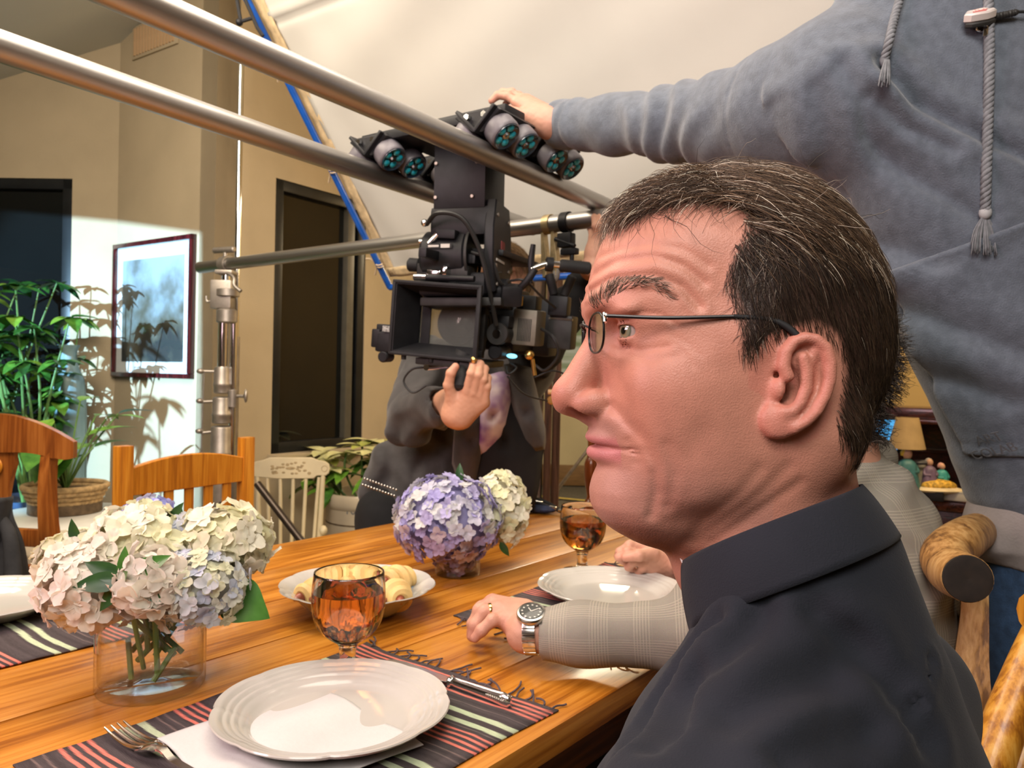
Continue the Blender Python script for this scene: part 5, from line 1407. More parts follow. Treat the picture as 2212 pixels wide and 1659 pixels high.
add('pillar', xf(lathe([(0, 0), (.028, 0), (.028, .01), (.02, .016), (.018, .10), (.026, .11), (.026, .12), (0, .12)], 20), p), M('grey_stone', (.30, .28, .22), rough=.7, var=.2, vscale=50), o)
add('pillar_cap', xf(ball((0, 0, .128), (.04, .03, .012), 16, 8), p), M('dark_slate', (.08, .08, .09), rough=.5, var=.2), o)
p = PY(2028, 1060, HD - .04)
o = thing('manger', 'golden hay manger ornament in front of the figurines', 'ornament', tuple(p))
add('hay', xf(ball((0, 0, .02), (.075, .04, .03), 20, 10), p), M('gold_hay', (.60, .36, .05), rough=.6, var=.5, vscale=80, bump=.8, bscale=200), o)
add('snow_base', xf(ball((0, 0, .004), (.11, .06, .016), 20, 8), p), M('cream_base', (.75, .62, .40), rough=.6, var=.1), o)
p = PY(2017, 1072, HD - .06); o = thing('black_box', 'black box lying at the hutch edge', 'box', tuple(p)); add('box_body', xf(box((0, 0, 0), (.075, .06, .035), .003), p, hr), m_blk, o); add('box_lid', xf(box((0, 0, .019), (.077, .062, .006), .002), p, hr), m_blk2, o)
p = PY(2068, 1072, HD - .06); o = thing('white_box', 'white box lying beside the black box on the hutch', 'box', tuple(p)); add('box_body', xf(box((0, 0, 0), (.11, .06, .035), .004), p, hr), m_china, o); add('box_lid', xf(box((0, 0, .019), (.113, .063, .006), .002), p, hr), m_china, o)

# black flags trimming the daylight lamp (out of the frame at left)
def onw(px, py):
    # point on picture wall seen at pixel
    k = ray(px, py); s = ((CA - CAM0) @ rD) / (k @ rD); return CAM0 + k * s
T2, T1, T3 = onw(434, 503), PY(120, 466, CB[1]), onw(434, 1100)
fl = thing('lamp_flags', 'black flags trimming the daylight lamp outside the left edge', 'light flag', (-3.2, 1.3, 0))
fa = .40
q2, q1, q3 = [LMP + fa * (t - LMP) for t in (T2, T1, T3)]
o1 = q1 + (q1 - q2) * 1.5; 
def quad(a, b, c, d): return thicken((np.array([a, b, c, d]), [(0, 1, 2, 3)]), .004)
add('top_flag', quad(o1, q2 + (q2 - q1) * .2, q2 + (q2 - q1) * .2 + upz * .6, o1 + upz * .6), m_blk2, fl, smooth=False)
rgt = unit(q2 - q1)
add('side_flag', quad(q2 + upz * .1, q3, q3 + rgt * .9, q2 + rgt * .9 + upz * .1), m_blk2, fl, smooth=False)

# dark coat hanging at the left edge
cp0, cp1 = PY(-25, 1085, 1.92), PY(5, 1275, 1.86)
V_, F_ = grid(20, 26, lambda u, v: np.array([PY(-60 + 60 * a + (22 + 30 * b) * a, 1075 + 215 * b, 1.95 - .05 * math.sin(a * 3.1) + .012 * math.sin(9 * a + 5 * b)) for a, b in zip(u, v)]))
o = thing('dark_coat', 'dark grey coat hanging over a chair arm at the left picture edge', 'coat', tuple(PY(-20, 1285, 1.92)))
add('coat_cloth', thicken((V_, F_), .02), M('dark_wool', (.030, .030, .032), rough=.95, var=.2, vscale=30, bump=.3, bscale=200), o, angle=None)
add('coat_fold', tube(spline([PY(-30, 1090, 1.92), PY(18, 1150, 1.90), PY(30, 1262, 1.88)], 6), [.012, .016, .02], 10), bpy.data.materials['dark_wool'], o)
# ------------------------------------------------------------------ implicit surfaces for bodies and cloth
def smin(a, b, k):
    h = np.clip(.5 + .5 * (b - a) / k, 0, 1); return b * (1 - h) + a * h - k * h * (1 - h)
def smax(a, b, k): return -smin(-a, -b, k)
def ell(P, c, r):
    q = P - np.asarray(c, np.float32); r = np.asarray(r, np.float32)
    k0 = np.sqrt(((q / r) ** 2).sum(1)) + 1e-9; k1 = np.sqrt(((q / (r * r)) ** 2).sum(1)) + 1e-9
    return k0 * (k0 - 1) / k1
def sph(P, c, r): return np.sqrt(((P - np.asarray(c, np.float32)) ** 2).sum(1)) - r
def cap(P, a, b, ra, rb=None):
    a = np.asarray(a, np.float32); b = np.asarray(b, np.float32); rb = ra if rb is None else rb
    ab = b - a; t = np.clip(((P - a) @ ab) / (ab @ ab + 1e-12), 0, 1)
    return np.sqrt(((P - a - t[:, None] * ab) ** 2).sum(1)) - (ra + (rb - ra) * t)
def chain(P, pts, rad, k=.004):
    f = None
    for i in range(len(pts) - 1):
        g = cap(P, pts[i], pts[i + 1], rad[i], rad[i + 1]); f = g if f is None else smin(f, g, k)
    return f
def poly2(X, Y, pts, closed=False):
    """unsigned distance to 2D polyline and parameter 0..1"""
    d = np.full(X.shape, 1e9, np.float32); tt = np.zeros_like(d); n = len(pts); m = n if closed else n - 1
    for i in range(m):
        ax, ay = pts[i]; bx, by = pts[(i + 1) % n]; ex, ey = bx - ax, by - ay
        t = np.clip(((X - ax) * ex + (Y - ay) * ey) / (ex * ex + ey * ey + 1e-14), 0, 1)
        q = np.hypot(X - ax - t * ex, Y - ay - t * ey); w = q < d
        d = np.where(w, q, d); tt = np.where(w, (i + t) / m, tt)
    return d, tt
def inpoly(X, Y, pts):
    ins = np.zeros(X.shape, bool); n = len(pts)
    for i in range(n):
        x1, y1 = pts[i]; x2, y2 = pts[(i + 1) % n]
        c = ((y1 > Y) != (y2 > Y)) & (X < (x2 - x1) * (Y - y1) / (y2 - y1 + 1e-14) + x1)
        ins ^= c
    return ins
def vnoise(P, scale, seed=0):
    """cheap smooth pseudo noise -1..1"""
    q = P * scale; s = seed * 1.7
    return (np.sin(q[:, 0] * 1.0 + 1.3 * np.sin(q[:, 1] * .7 + s) + s) * np.sin(q[:, 1] * 1.1 + 1.1 * np.sin(q[:, 2] * .9 + 2 * s)) + np.sin(q[:, 2] * 1.2 + 1.7 * np.sin(q[:, 0] * .8 + 3 * s))) * .5

def implicit(fn, lo, hi, h, band=1.9):
    """sparse surface nets of fn(P)<0 in the box lo..hi with step h -> (V, F quads)"""
    lo = np.asarray(lo, float); hi = np.asarray(hi, float)
    B = 8
    nb = np.ceil((hi - lo) / (h * B)).astype(int); n = nb * B + 1
    F = np.full(n, 1.0, np.float32)
    ci = np.stack(np.meshgrid(*[np.arange(k) for k in nb], indexing='ij'), -1).reshape(-1, 3)
    cen = (lo + (ci + .5) * B * h).astype(np.float32)
    fc = fn(cen)
    act = np.abs(fc) < B * h * .87 * band
    sg = np.where(fc < 0, -1.0, 1.0).astype(np.float32)
    for i, (x, y, z) in enumerate(ci):
        if not act[i] and sg[i] < 0:
            F[x * B:x * B + B + 1, y * B:y * B + B + 1, z * B:z * B + B + 1] = -1
    loc = np.stack(np.meshgrid(*[np.arange(B + 1)] * 3, indexing='ij'), -1).reshape(-1, 3)
    ids = np.where(act)[0]
    mask = np.zeros(n, bool)
    for i in ids:
        x, y, z = ci[i] * B
        mask[x:x + B + 1, y:y + B + 1, z:z + B + 1] = True
    I = np.argwhere(mask)
    val = np.empty(len(I), np.float32)
    for s in range(0, len(I), 400000):
        val[s:s + 400000] = fn((lo + I[s:s + 400000] * h).astype(np.float32))
    F[I[:, 0], I[:, 1], I[:, 2]] = val
    S = F < 0
    c = np.zeros(np.array(F.shape) - 1, np.int8)
    for dx in (0, 1):
        for dy in (0, 1):
            for dz in (0, 1):
                c += S[dx:dx + c.shape[0], dy:dy + c.shape[1], dz:dz + c.shape[2]]
    mix = (c > 0) & (c < 8)
    I = np.argwhere(mix); idx = np.full(mix.shape, -1, np.int64); idx[mix] = np.arange(len(I))
    pos = np.zeros((len(I), 3)); cnt = np.zeros(len(I))
    off = [np.array(k) for k in ((0, 0, 0), (1, 0, 0), (0, 1, 0), (0, 0, 1), (1, 1, 0), (1, 0, 1), (0, 1, 1), (1, 1, 1))]
    for a in off:
        for d in range(3):
            if a[d]: continue
            b = a.copy(); b[d] = 1
            fa = F[tuple((I + a).T)]; fb = F[tuple((I + b).T)]
            m = (fa < 0) != (fb < 0)
            t = np.where(m, fa / np.where(m, fa - fb, 1), 0)
            pos += m[:, None] * (a + t[:, None] * (b - a)); cnt += m
    V = lo + (I + pos / cnt[:, None]) * h
    Q = []
    for d in range(3):
        e1, e2 = (d + 1) % 3, (d + 2) % 3
        sl0 = [slice(None)] * 3; sl1 = [slice(None)] * 3
        sl0[d] = slice(0, -1); sl1[d] = slice(1, None)
        for e in (e1, e2): sl0[e] = slice(1, -1); sl1[e] = slice(1, -1)
        A, Bm = S[tuple(sl0)], S[tuple(sl1)]
        E = np.argwhere(A != Bm); flip = A[A != Bm]
        g = E.copy(); g[:, e1] += 1; g[:, e2] += 1
        def at(o1, o2):
            k = g.copy(); k[:, e1] += o1; k[:, e2] += o2; return idx[tuple(k.T)]
        q = np.stack([at(-1, -1), at(0, -1), at(0, 0), at(-1, 0)], 1)
        q[~flip] = q[~flip][:, ::-1]
        Q.append(q)
    Q = np.concatenate(Q); Q = Q[(Q >= 0).all(1)]
    return V, Q

def smooth_mesh(V, Q, it=2, lam=.5):
    V = V.copy(); n = len(V)
    e = np.concatenate([Q[:, [0, 1]], Q[:, [1, 2]], Q[:, [2, 3]], Q[:, [3, 0]]])
    for _ in range(it):
        S = np.zeros_like(V); c = np.zeros(n)
        np.add.at(S, e[:, 0], V[e[:, 1]]); np.add.at(c, e[:, 0], 1)
        np.add.at(S, e[:, 1], V[e[:, 0]]); np.add.at(c, e[:, 1], 1)
        V += lam * (S / c[:, None] - V)
    return V
def normals(V, Q):
    N = np.zeros_like(V); a = np.cross(V[Q[:, 2]] - V[Q[:, 0]], V[Q[:, 3]] - V[Q[:, 1]])
    for k in range(4): np.add.at(N, Q[:, k], a)
    return N / (np.linalg.norm(N, axis=1)[:, None] + 1e-12)
def color_mesh(V, Q, cols, name='Col'):
    me = mesh_of(V, Q, True, None)
    at = me.attributes.new(name, 'FLOAT_COLOR', 'POINT')
    c = np.ones((len(V), 4), np.float32); c[:, :3] = np.clip(cols, 0, 1); at.data.foreach_set('color', c.ravel())
    return me
def strands(roots, dirs, nrm, lens, cols, w=.00032, seg=5, curve=None, lift=None, rnd=None, curl=0.0):
    """bundle of tapered three-sided hair strands as one mesh with colour attribute"""
    n = len(roots); t = np.linspace(0, 1, seg + 1)
    P = np.zeros((n, seg + 1, 3))
    Rc = .09 if curve is None else curve
    for j, u in enumerate(t):
        s = lens * u
        P[:, j] = roots + dirs * s[:, None] + nrm * ((lift * np.sin(np.minimum(u * 1.6, 1.57)) if lift is not None else 0) - s * s / (2 * Rc))[:, None]
        if curl:
            ph = rnd * 6.28 + u * 9
            P[:, j] += curl * u * (np.cos(ph)[:, None] * np.cross(nrm, dirs) + np.sin(ph)[:, None] * nrm)
    T = np.gradient(P, axis=1); T /= np.linalg.norm(T, axis=2)[..., None] + 1e-12
    x = np.cross(T, nrm[:, None, :]); x /= np.linalg.norm(x, axis=2)[..., None] + 1e-12
    y = np.cross(T, x)
    V = np.zeros((n, seg + 1, 3, 3))
    for k in range(3):
        a = k * 2 * math.pi / 3
        wd = (w * (1 - .75 * t ** 2))[None, :, None]
        V[:, :, k] = P + wd * (math.cos(a) * x + math.sin(a) * y)
    base = (np.arange(n) * (seg + 1) * 3)[:, None]
    fl = []
    for j in range(seg):
        for k in range(3):
            k2 = (k + 1) % 3
            fl.append(np.concatenate([base + j * 3 + k, base + j * 3 + k2, base + (j + 1) * 3 + k2, base + (j + 1) * 3 + k], 1))
    Q = np.concatenate(fl)
    C = np.repeat(cols, (seg + 1) * 3, axis=0)
    return V.reshape(-1, 3), Q, C
def joinq(parts):
    V, Q, C, n = [], [], [], 0
    for v, q, c in parts:
        V.append(v); Q.append(q + n); C.append(c); n += len(v)
    return np.concatenate(V), np.concatenate(Q), np.concatenate(C)
# ------------------------------------------------------------------ the seated man: head
HDm = .53
HO = PY(1600, 900, HDm)
psi = R_(1.5)
hA0, hB0, hC = -CR, -np.cross(CU, -CR) * 1.0, CU
hB0 = -np.cross(CR, CU) * -1.0
hB0 = np.cross(CU, CR); hB0 = hB0 if hB0[1] < 0 else -hB0        # towards the camera
hA = math.cos(psi) * hA0 + math.sin(psi) * hB0
hB = math.cos(psi) * hB0 - math.sin(psi) * hA0
HM = np.stack([hA, hB, hC], 1)                                     # local (a,b,c) -> world
def h2w(P): return HO + np.asarray(P) @ HM.T
def side(px, py, b):
    """(a,c) of the surface point at lateral b seen at a pixel"""
    d = HDm - b
    w = CAM0 + ray(px, py) * (d / ray(px, py)[1])
    q = (w - HO) @ HM
    return q[0], q[2]
def sides(pts, b): return [side(x, y, b) for x, y in pts]

LV = np.array([-.082, -.070, -.060, -.0495, -.040, -.033, -.024, -.0144, .0, .02, .04, .055, .07, .095], np.float32)
AF = np.array([.060, .0820, .0925, .0962, .0952, .0938, .0972, .1010, .1035, .0975, .0925, .0915, .096, .098], np.float32)
WD = np.array([.034, .043, .048, .0520, .0545, .056, .058, .0600, .0635, .0675, .0690, .0685, .068, .068], np.float32)
AM = np.array([.020, .018, .012, .008, .004, .002, .0, .0, .0, .004, .008, .01, .008, .0], np.float32)
EYE = np.array([.0770, .0318, .0562]); ER = .0122
ear_px = [(1697, 752), (1712, 730), (1735, 720), (1762, 725), (1785, 745), (1796, 780), (1795, 820), (1783, 860), (1765, 895), (1742, 920), (1716, 938), (1690, 947), (1668, 943), (1652, 925), (1648, 903), (1658, 878), (1672, 850), (1682, 815), (1690, 780)]
EARB = .0765
def e2(pts): return [((x - 1718) / 3900., (835 - y) / 3800.) for x, y in pts]
ear_out = e2(ear_px)
ear_helix = e2([(1700, 812), (1692, 790), (1697, 757), (1714, 734), (1736, 726), (1760, 731), (1780, 750), (1789, 782), (1788, 820), (1777, 857), (1760, 890), (1738, 913), (1715, 928)])
ear_anti = e2([(1733, 770), (1741, 800), (1740, 840), (1728, 872), (1712, 890), (1692, 893)])
ear_anti2 = e2([(1741, 800), (1752, 775), (1757, 758)])
ear_c = np.array([*side(1715, 835, EARB)])                           # (a,c) of ear centre

FURROW = [([(1282, 590), (1330, 566), (1400, 566), (1455, 590), (1492, 625)], .035, .0008), ([(1268, 628), (1320, 603), (1400, 606), (1450, 630), (1486, 672)], .038, .0011),
          ([(1310, 545), (1380, 538), (1450, 555), (1500, 590)], .035, .0005), ([(1276, 652), (1330, 634), (1400, 636), (1440, 655)], .038, .0004)]
FOLD = [([(1326, 878), (1348, 905), (1385, 950), (1406, 1000), (1412, 1060), (1404, 1110)], .040, .0013, .0036), ([(1352, 950), (1364, 972), (1368, 995)], .030, .0007, .0030),
        ([(1432, 960), (1447, 1020), (1443, 1090)], .050, .0009, .0045), ([(1340, 744), (1375, 760), (1420, 754)], .036, .0009, .0022), ([(1345, 760), (1390, 780), (1440, 772)], .04, .0006, .0028),
        ([(1345, 694), (1375, 680), (1412, 686), (1440, 708)], .038, .0009, .0016), ([(1440, 730), (1470, 748), (1490, 770)], .045, .0003, .0018), ([(1440, 745), (1462, 770), (1475, 795)], .045, .0003, .0018),
        ([(1625, 1010), (1590, 1060), (1530, 1130), (1490, 1200)], .056, .0009, .0045), ([(1690, 1005), (1650, 1050), (1575, 1125), (1525, 1185)], .060, .0008, .0045), ([(1720, 1040), (1630, 1115), (1560, 1185)], .062, .0008, .004), ([(1400, 1085), (1440, 1120), (1490, 1120), (1540, 1075)], .045, .0010, .008),
        ([(1500, 930), (1470, 1000), (1480, 1080)], .055, .0006, .008)]
FUR2 = [(sides(p, b), d) for p, b, d in FURROW]
FOL2 = [(sides(p, b), d, w) for p, b, d, w in FOLD]

def head_sdf(P):
    P = np.asarray(P, np.float32)
    a, bs, c = P[:, 0], P[:, 1], P[:, 2]
    b = np.abs(bs); S = np.stack([a, b, c], 1)
    f = ell(P, (.001, 0, .070), (.0945, .0755, .0960))
    f = smin(f, ell(P, (-.034, 0, .046), (.062, .064, .075)), .02)
    f = smin(f, ell(P, (.040, 0, .089), (.0620, .0640, .0655)), .02)
    # lower face loft
    af = np.interp(c, LV, AF); wd = np.interp(c, LV, WD); am = np.interp(c, LV, AM)
    da = a - am; L = np.where(da > 0, af - am, .065)
    n_ = 2.15
    rr = ((np.abs(da) / L) ** n_ + (b / wd) ** n_) ** (1 / n_)
    lf = (rr - 1) * np.minimum(L, wd) * .9
    jaw = (-.0735 + (.094 - a) * .36 - c) * .92
    lf = smax(lf, jaw, .018); lf = smax(lf, c - .092, .02)
    f = smin(f, lf, .016)
    # flesh under the chin and neck
    f = smin(f, ell(P, (.046, 0, -.055), (.050, .043, .036)), .022)
    nk = cap(P * np.array([1, 1.06, 1], np.float32), (.0, 0, .01), (-.048, 0, -.20), .0625, .062)
    f = smin(f, nk, .022)
    f = smin(f, cap(S, (-.030, .055, -.010), (.018, .020, -.150), .013, .010), .016)
    f = smin(f, ell(S, (-.030, .050, -.005), (.030, .020, .030)), .02)
    f = smin(f, ell(P, (.030, 0, -.105), (.013, .012, .016)), .02)
    # brow ridge, cheekbone, temple hollow, chin boss
    f = smin(f, ell(np.stack([a + b * b * 5, b, c - b * .10], 1), (.0940, .020, .0715), (.0130, .027, .0090)), .014)
    f = smin(f, ell(np.stack([a, b, c], 1), (.054, .048, .022), (.028, .017, .020)), .02)
    f = smin(f, ell(S, (.034, .047, -.014), (.036, .015, .030)), .03)
    f = smin(f, ell(P, (.0805, 0, -.0540), (.0165, .021, .0170)), .014)
    f = smax(f, -ell(S, (.056, .088, .080), (.035, .018, .03)), .02)
    # eye socket
    f = smax(f, -ell(S, (.1005, .0310, .0572), (.0185, .0185, .0110)), .012)
    # nose
    nz = cap(np.stack([a, b * .86, c], 1), (.0925, 0, .061), (.1165, 0, .0165), .0088, .0118)
    nz = smin(nz, ell(P, (.1170, 0, .0145), (.0132, .0130, .0122)), .006)
    nz = smin(nz, cap(P, (.1225, 0, .0085), (.1060, 0, .0030), .0058, .0065), .004)
    f = smin(f, nz, .009)
    f = smin(f, ell(S, (.1010, .0148, .0102), (.0128, .0082, .0096)), .0028)
    f = smin(f, ell(S, (.1100, .0120, .0085), (.0080, .0060, .0070)), .004)
    nost = ell(np.stack([a, b, c - (a - .112) * .35], 1), (.1110, .0105, .0020), (.0078, .0040, .0046))
    f = smax(f, -nost, .003)
    # lips
    q = np.stack([a + b * b * 17, b, c + .04 * b], 1)
    f = smin(f, ell(q, (.1000, 0, -.0135), (.0072, .0315, .0042)), .005)
    f = smin(f, ell(q, (.0990, 0, -.0240), (.0076, .028, .0054)), .005)
    f = smax(f, -ell(q, (.1085, 0, -.0186), (.0088, .0335, .0009)), .0022)
    # eyelids
    e = S - EYE.astype(np.float32); r = np.sqrt((e ** 2).sum(1)) + 1e-9
    near = r < .03
    if near.any():
        f2 = f[near]; en = e[near]; rn = r[near]
        fa = math.radians(24); fx = en[:, 0] * math.cos(fa) + en[:, 1] * math.sin(fa); fy = -en[:, 0] * math.sin(fa) + en[:, 1] * math.cos(fa)
        az = np.degrees(np.arctan2(fy, fx)); el = np.degrees(np.arcsin(np.clip(en[:, 2] / rn, -1, 1)))
        w = np.sqrt(np.clip(1 - ((az - 6) / 64) ** 2, 0, 1))
        op = np.maximum(el - (2 + 15 * w), (-6 - 11 * w) - el); op = np.where(np.abs(az - 6) > 64, np.maximum(op, 6), op)
        op = op * (math.pi / 180) * rn
        f2 = smax(f2, -(rn - .0130), .003)
        lid = np.maximum(np.abs(rn - .0132) - .0011, -op)
        f[near] = smin(f2, lid, .0028)
    # upper lid hood
    f = smin(f, ell(S, (.0850, .036, .0695), (.0095, .017, .0042)), .006)
    # ear
    u = -(a - ear_c[0]); v = c - ear_c[1]
    nrm = b - (EARB + (u + .004) * .27)
    m = (np.abs(u) < .040) & (np.abs(v) < .048) & (np.abs(nrm) < .04)
    if m.any():
        U, Vv, Nn = u[m], v[m], nrm[m] * .92
        d, _ = poly2(U, Vv, ear_out, True); d = np.where(inpoly(U, Vv, ear_out), -d, d)
        concha = -.0115 * np.exp(-(((U + .0035) / .0085) ** 2 + ((Vv - .000) / .0125) ** 2))
        fossa = -.0035 * np.exp(-(((U - .004) / .007) ** 2 + ((Vv - .019) / .007) ** 2)) - .0030 * np.exp(-(((U - .0135) / .0035) ** 2 + ((Vv - .004) / .014) ** 2))
        pl = smax(d, np.abs(Nn - concha - fossa) - .0024, .003)
        hx_, t_ = poly2(U, Vv, ear_helix)
        he = np.sqrt(hx_ ** 2 + (Nn - .0022) ** 2) - (.0036 - .0006 * t_)
        an, _ = poly2(U, Vv, ear_anti); a2, _ = poly2(U, Vv, ear_anti2)
        ah = np.minimum(np.sqrt(an ** 2 + (Nn - .0012) ** 2) - .0034, np.sqrt(a2 ** 2 + (Nn - .0002) ** 2) - .0026)
        T3 = np.stack([U, Vv, Nn], 1)
        lo_ = ell(T3, (*e2([(1682, 915)])[0], -.0005), (.0095, .0100, .0048))
        tr = ell(T3, (*e2([(1684, 842)])[0], -.001), (.0042, .0068, .0050))
        bk = ell(T3, (.000, .002, -.012), (.016, .022, .012))
        g = smin(pl, he, .0028); g = smin(g, ah, .0028); g = smin(g, lo_, .004); g = smin(g, tr, .003)
        can = ell(T3, (*e2([(1697, 852)])[0], -.008), (.0045, .0055, .009))
        base = smin(f[m], bk, .008)
        base = smax(base, -ell(T3, (-.0035, .000, -.003), (.0085, .0125, .0095)), .004)
        g = smax(g, -can, .002)
        f[m] = smin(base, g, .0025)
    # creases on the visible side
    vis = (b > .008)
    for pts, dep in FUR2:
        k = vis & (c > .06) & (a > .02)
        if k.any():
            dd, _ = poly2(a[k], c[k], pts); f[k] += dep * np.exp(-(dd / .0021) ** 2) - dep * .5 * np.exp(-((dd - .0050) / .0028) ** 2)
    for pts, dep, w in FOL2:
        k = vis & (np.abs(a - pts[0][0]) < .09) & (b < .075)
        if k.any():
            dd, _ = poly2(a[k], c[k], pts); f[k] += dep * np.exp(-(dd / w) ** 2)
    return f

import time as _t
HV, HQ = implicit(head_sdf, (-.115, -.100, -.132), (.140, .112, .176), .0013)
HV = smooth_mesh(HV, HQ, 1, .35)

# skin colouring: flush, stubble, lips, shaved neck and scalp
def side_m(V, b): return V
a, b, c = HV[:, 0], np.abs(HV[:, 1]), HV[:, 2]
col = np.tile(np.array([.52, .235, .165]), (len(HV), 1))
def blend(col, w, rgb): w = np.clip(w, 0, 1)[:, None]; return col * (1 - w) + np.array(rgb) * w
def g3(ca, cb, cc, r): return np.exp(-(((a - ca) / r[0]) ** 2 + ((b - cb) / r[1]) ** 2 + ((c - cc) / r[2]) ** 2))
col = blend(col, .55 * g3(.118, 0, .014, (.02, .025, .016)), (.48, .165, .120))
col = blend(col, .35 * g3(.065, .05, .02, (.03, .03, .025)), (.48, .195, .140))
earm = (np.hypot((-(a - ear_c[0])) / .026, (c - ear_c[1]) / .036) < 1) & (b > .072)
col = blend(col, earm * .55, (.52, .19, .14))
stub = np.clip(g3(.098, .012, -.006, (.018, .030, .010)) * 1.0 + g3(.085, .015, -.055, (.03, .035, .022)) * .8 + np.exp(-((c + .045 + (a - .05) * -.35) / .02) ** 2) * (a > .0) * .45, 0, 1)
col = blend(col, stub * .42, (.30, .215, .20))
q2 = a + b * b * 17
lipm = np.maximum(np.exp(-(((c + .0150 + .04 * b) / .0032) ** 2)), np.exp(-(((c + .0236) / .0050) ** 2))) * (q2 > .0985) * (b < .031)
col = blend(col, np.clip(lipm * 1.3, 0, 1) * .85, (.50, .175, .175))
col = blend(col, .35 * g3(.085, .033, .045, (.012, .018, .006)), (.42, .20, .16))
# hair-covered region, measured on the visible side of the head
HAIRB = .062
hair_px = [(1384, 452), (1400, 446), (1440, 437), (1500, 425), (1560, 428), (1602, 455), (1600, 500), (1575, 545), (1556, 600), (1566, 650), (1582, 690), (1584, 765), (1628, 775), (1668, 752), (1700, 722), (1740, 712), (1790, 735), (1808, 790), (1800, 850), (1785, 890), (1790, 940), (1815, 985), (1850, 1003), (1990, 1000), (2050, 600), (1900, 200), (1380, 200)]
hair_poly = sides(hair_px, .060)
hair_poly = [(p[0], p[1]) for p in hair_poly]
inh = inpoly(a, c, hair_poly) & ~earm
dist_h, _ = poly2(a, c, hair_poly, True)
edge = np.where(inh, np.clip(dist_h / .006, 0, 1), 0)
front = (a > .0) & (c > .10)
edge = np.where(front, np.where(inh, np.clip(dist_h / .010, 0, 1), 0), edge)
col = blend(col, edge * .95, (.016, .011, .008))
NV = normals(HV, HQ)

m_skin = M('skin', (.56, .30, .21), rough=.42, attr='Col', var=.16, vscale=70, bump=.22, bscale=900, spec=.45)
man = thing('person', 'man in black clerical shirt and thin glasses, seated in left profile in the foreground', 'person', tuple(TT(-.32, -.31, 0)))
add('body', color_mesh(h2w(HV), HQ, col), m_skin, man)

# eyes
def eyeball(parent, ctr, gaze):
    V, F = ball((0, 0, 0), ER, 48, 40)
    rot = frame(gaze)
    ang_ = np.degrees(np.arccos(np.clip(V[:, 2] / ER, -1, 1)))
    # corneal bulge
    V = V * (1 + .035 * np.clip(1 - ang_ / 28, 0, 1)[:, None])
    cc = np.tile(np.array([.48, .40, .36]), (len(V), 1))
    cc[ang_ < 29] = (.10, .12, .085); cc[ang_ < 26] = (.24, .25, .17); cc[ang_ < 17] = (.27, .21, .11); cc[ang_ < 10.5] = (.003, .003, .003)
    me = mesh_of(xf((V, F), ctr, rot)[0], F, True, None)
    at = me.attributes.new('Col', 'FLOAT_COLOR', 'POINT'); c4 = np.ones((len(V), 4), np.float32); c4[:, :3] = cc; at.data.foreach_set('color', c4.ravel())
    add('eye', me, m_eye, parent)
m_eye = M('eye_surface', (.7, .7, .7), rough=.06, attr='Col', coat=1.0, spec=.6)
for s in (1, -1):
    eyeball(man, h2w(np.array([EYE[0], EYE[1] * s, EYE[2]])), HM @ unit([1, .55 if s > 0 else -.35, .03]))

# hair
m_hair = M('hair', (.05, .03, .02), rough=.45, attr='Col', spec=.35, var=.1, vscale=50)
rr = np.random.default_rng(5)
cand = np.where(inh & (NV[:, 2] > -.75))[0]
def pick(mask, n):
    k = cand[mask[cand]]; return rr.choice(k, n, replace=True)
def hair_cols(n, grey):
    base = np.array([[.020, .012, .008], [.034, .021, .013], [.060, .037, .022], [.11, .070, .042]])
    c_ = base[rr.choice(4, n, p=[.35, .35, .2, .1])]
    g = rr.random(n) < grey; c_[g] = np.array([.40, .34, .27]) * rr.uniform(.6, 1.1, (g.sum(), 1)); return c_
parts = []
def grow(ids, dvec, ln, lift, grey, w=.0003, jit=.25, curve=.09, seg=5, curl=0.0, tone=1.0):
    n = len(ids); p = HV[ids] + rr.normal(0, .0006, (n, 3)); nn = NV[ids]
    d = dvec(p) + rr.normal(0, jit, (n, 3)); d -= nn * (d * nn).sum(1)[:, None]; d /= np.linalg.norm(d, axis=1)[:, None] + 1e-9
    L = ln(p) * rr.uniform(.7, 1.25, n); lf = lift(p) * rr.uniform(.3, 1.3, n)
    parts.append(strands(p, d, nn, L, hair_cols(n, grey) * tone, w, seg, curve, lf, rr.random(n), curl))  # raised tone puts the overhead light into the top hair's colour
one = lambda k: (lambda p: np.full(len(p), k))
top = c > .118
# sides and back: short, combed back and down
def dside(p):
    k = np.clip((.02 - p[:, 0]) / .08, 0, 1)[:, None]
    return np.array([-.35, 0, -1.0]) * k + np.array([-.25, 0, -1.0]) * (1 - k)
grow(pick(~top & (c > -.01), 9500), dside, lambda p: .008 + .010 * np.clip((p[:, 2] - .02) / .09, 0, 1), one(.0014), .006, .00016, .16, tone=.7)
grow(pick(c < .0, 1200), lambda p: np.tile([-.2, 0, -1.0], (len(p), 1)), one(.008), one(.001), .03, .0002, .2)
# top behind the part: swept back and over the side
grow(pick(top & (a < .045), 7500), lambda p: np.stack([-1.0 + 0 * p[:, 0], np.sign(p[:, 1]) * .45, -.35 + 0 * p[:, 0]], 1), lambda p: .030 + .014 * np.clip((p[:, 0] + .06) / .1, 0, 1), lambda p: .0045 + .0060 * np.clip((p[:, 0] + .05) / .09, 0, 1), .07, .00021, .20, .085, 6, tone=2.6)
# top edge lying down over the temple
grow(pick((c > .098) & (c < .135) & (a < .05), 2000), lambda p: np.stack([-.75 + 0 * p[:, 0], np.sign(p[:, 1]) * .3, -.8 + 0 * p[:, 0]], 1), one(.026), one(.004), .09, .00020, .25, .1, 6, tone=1.9)
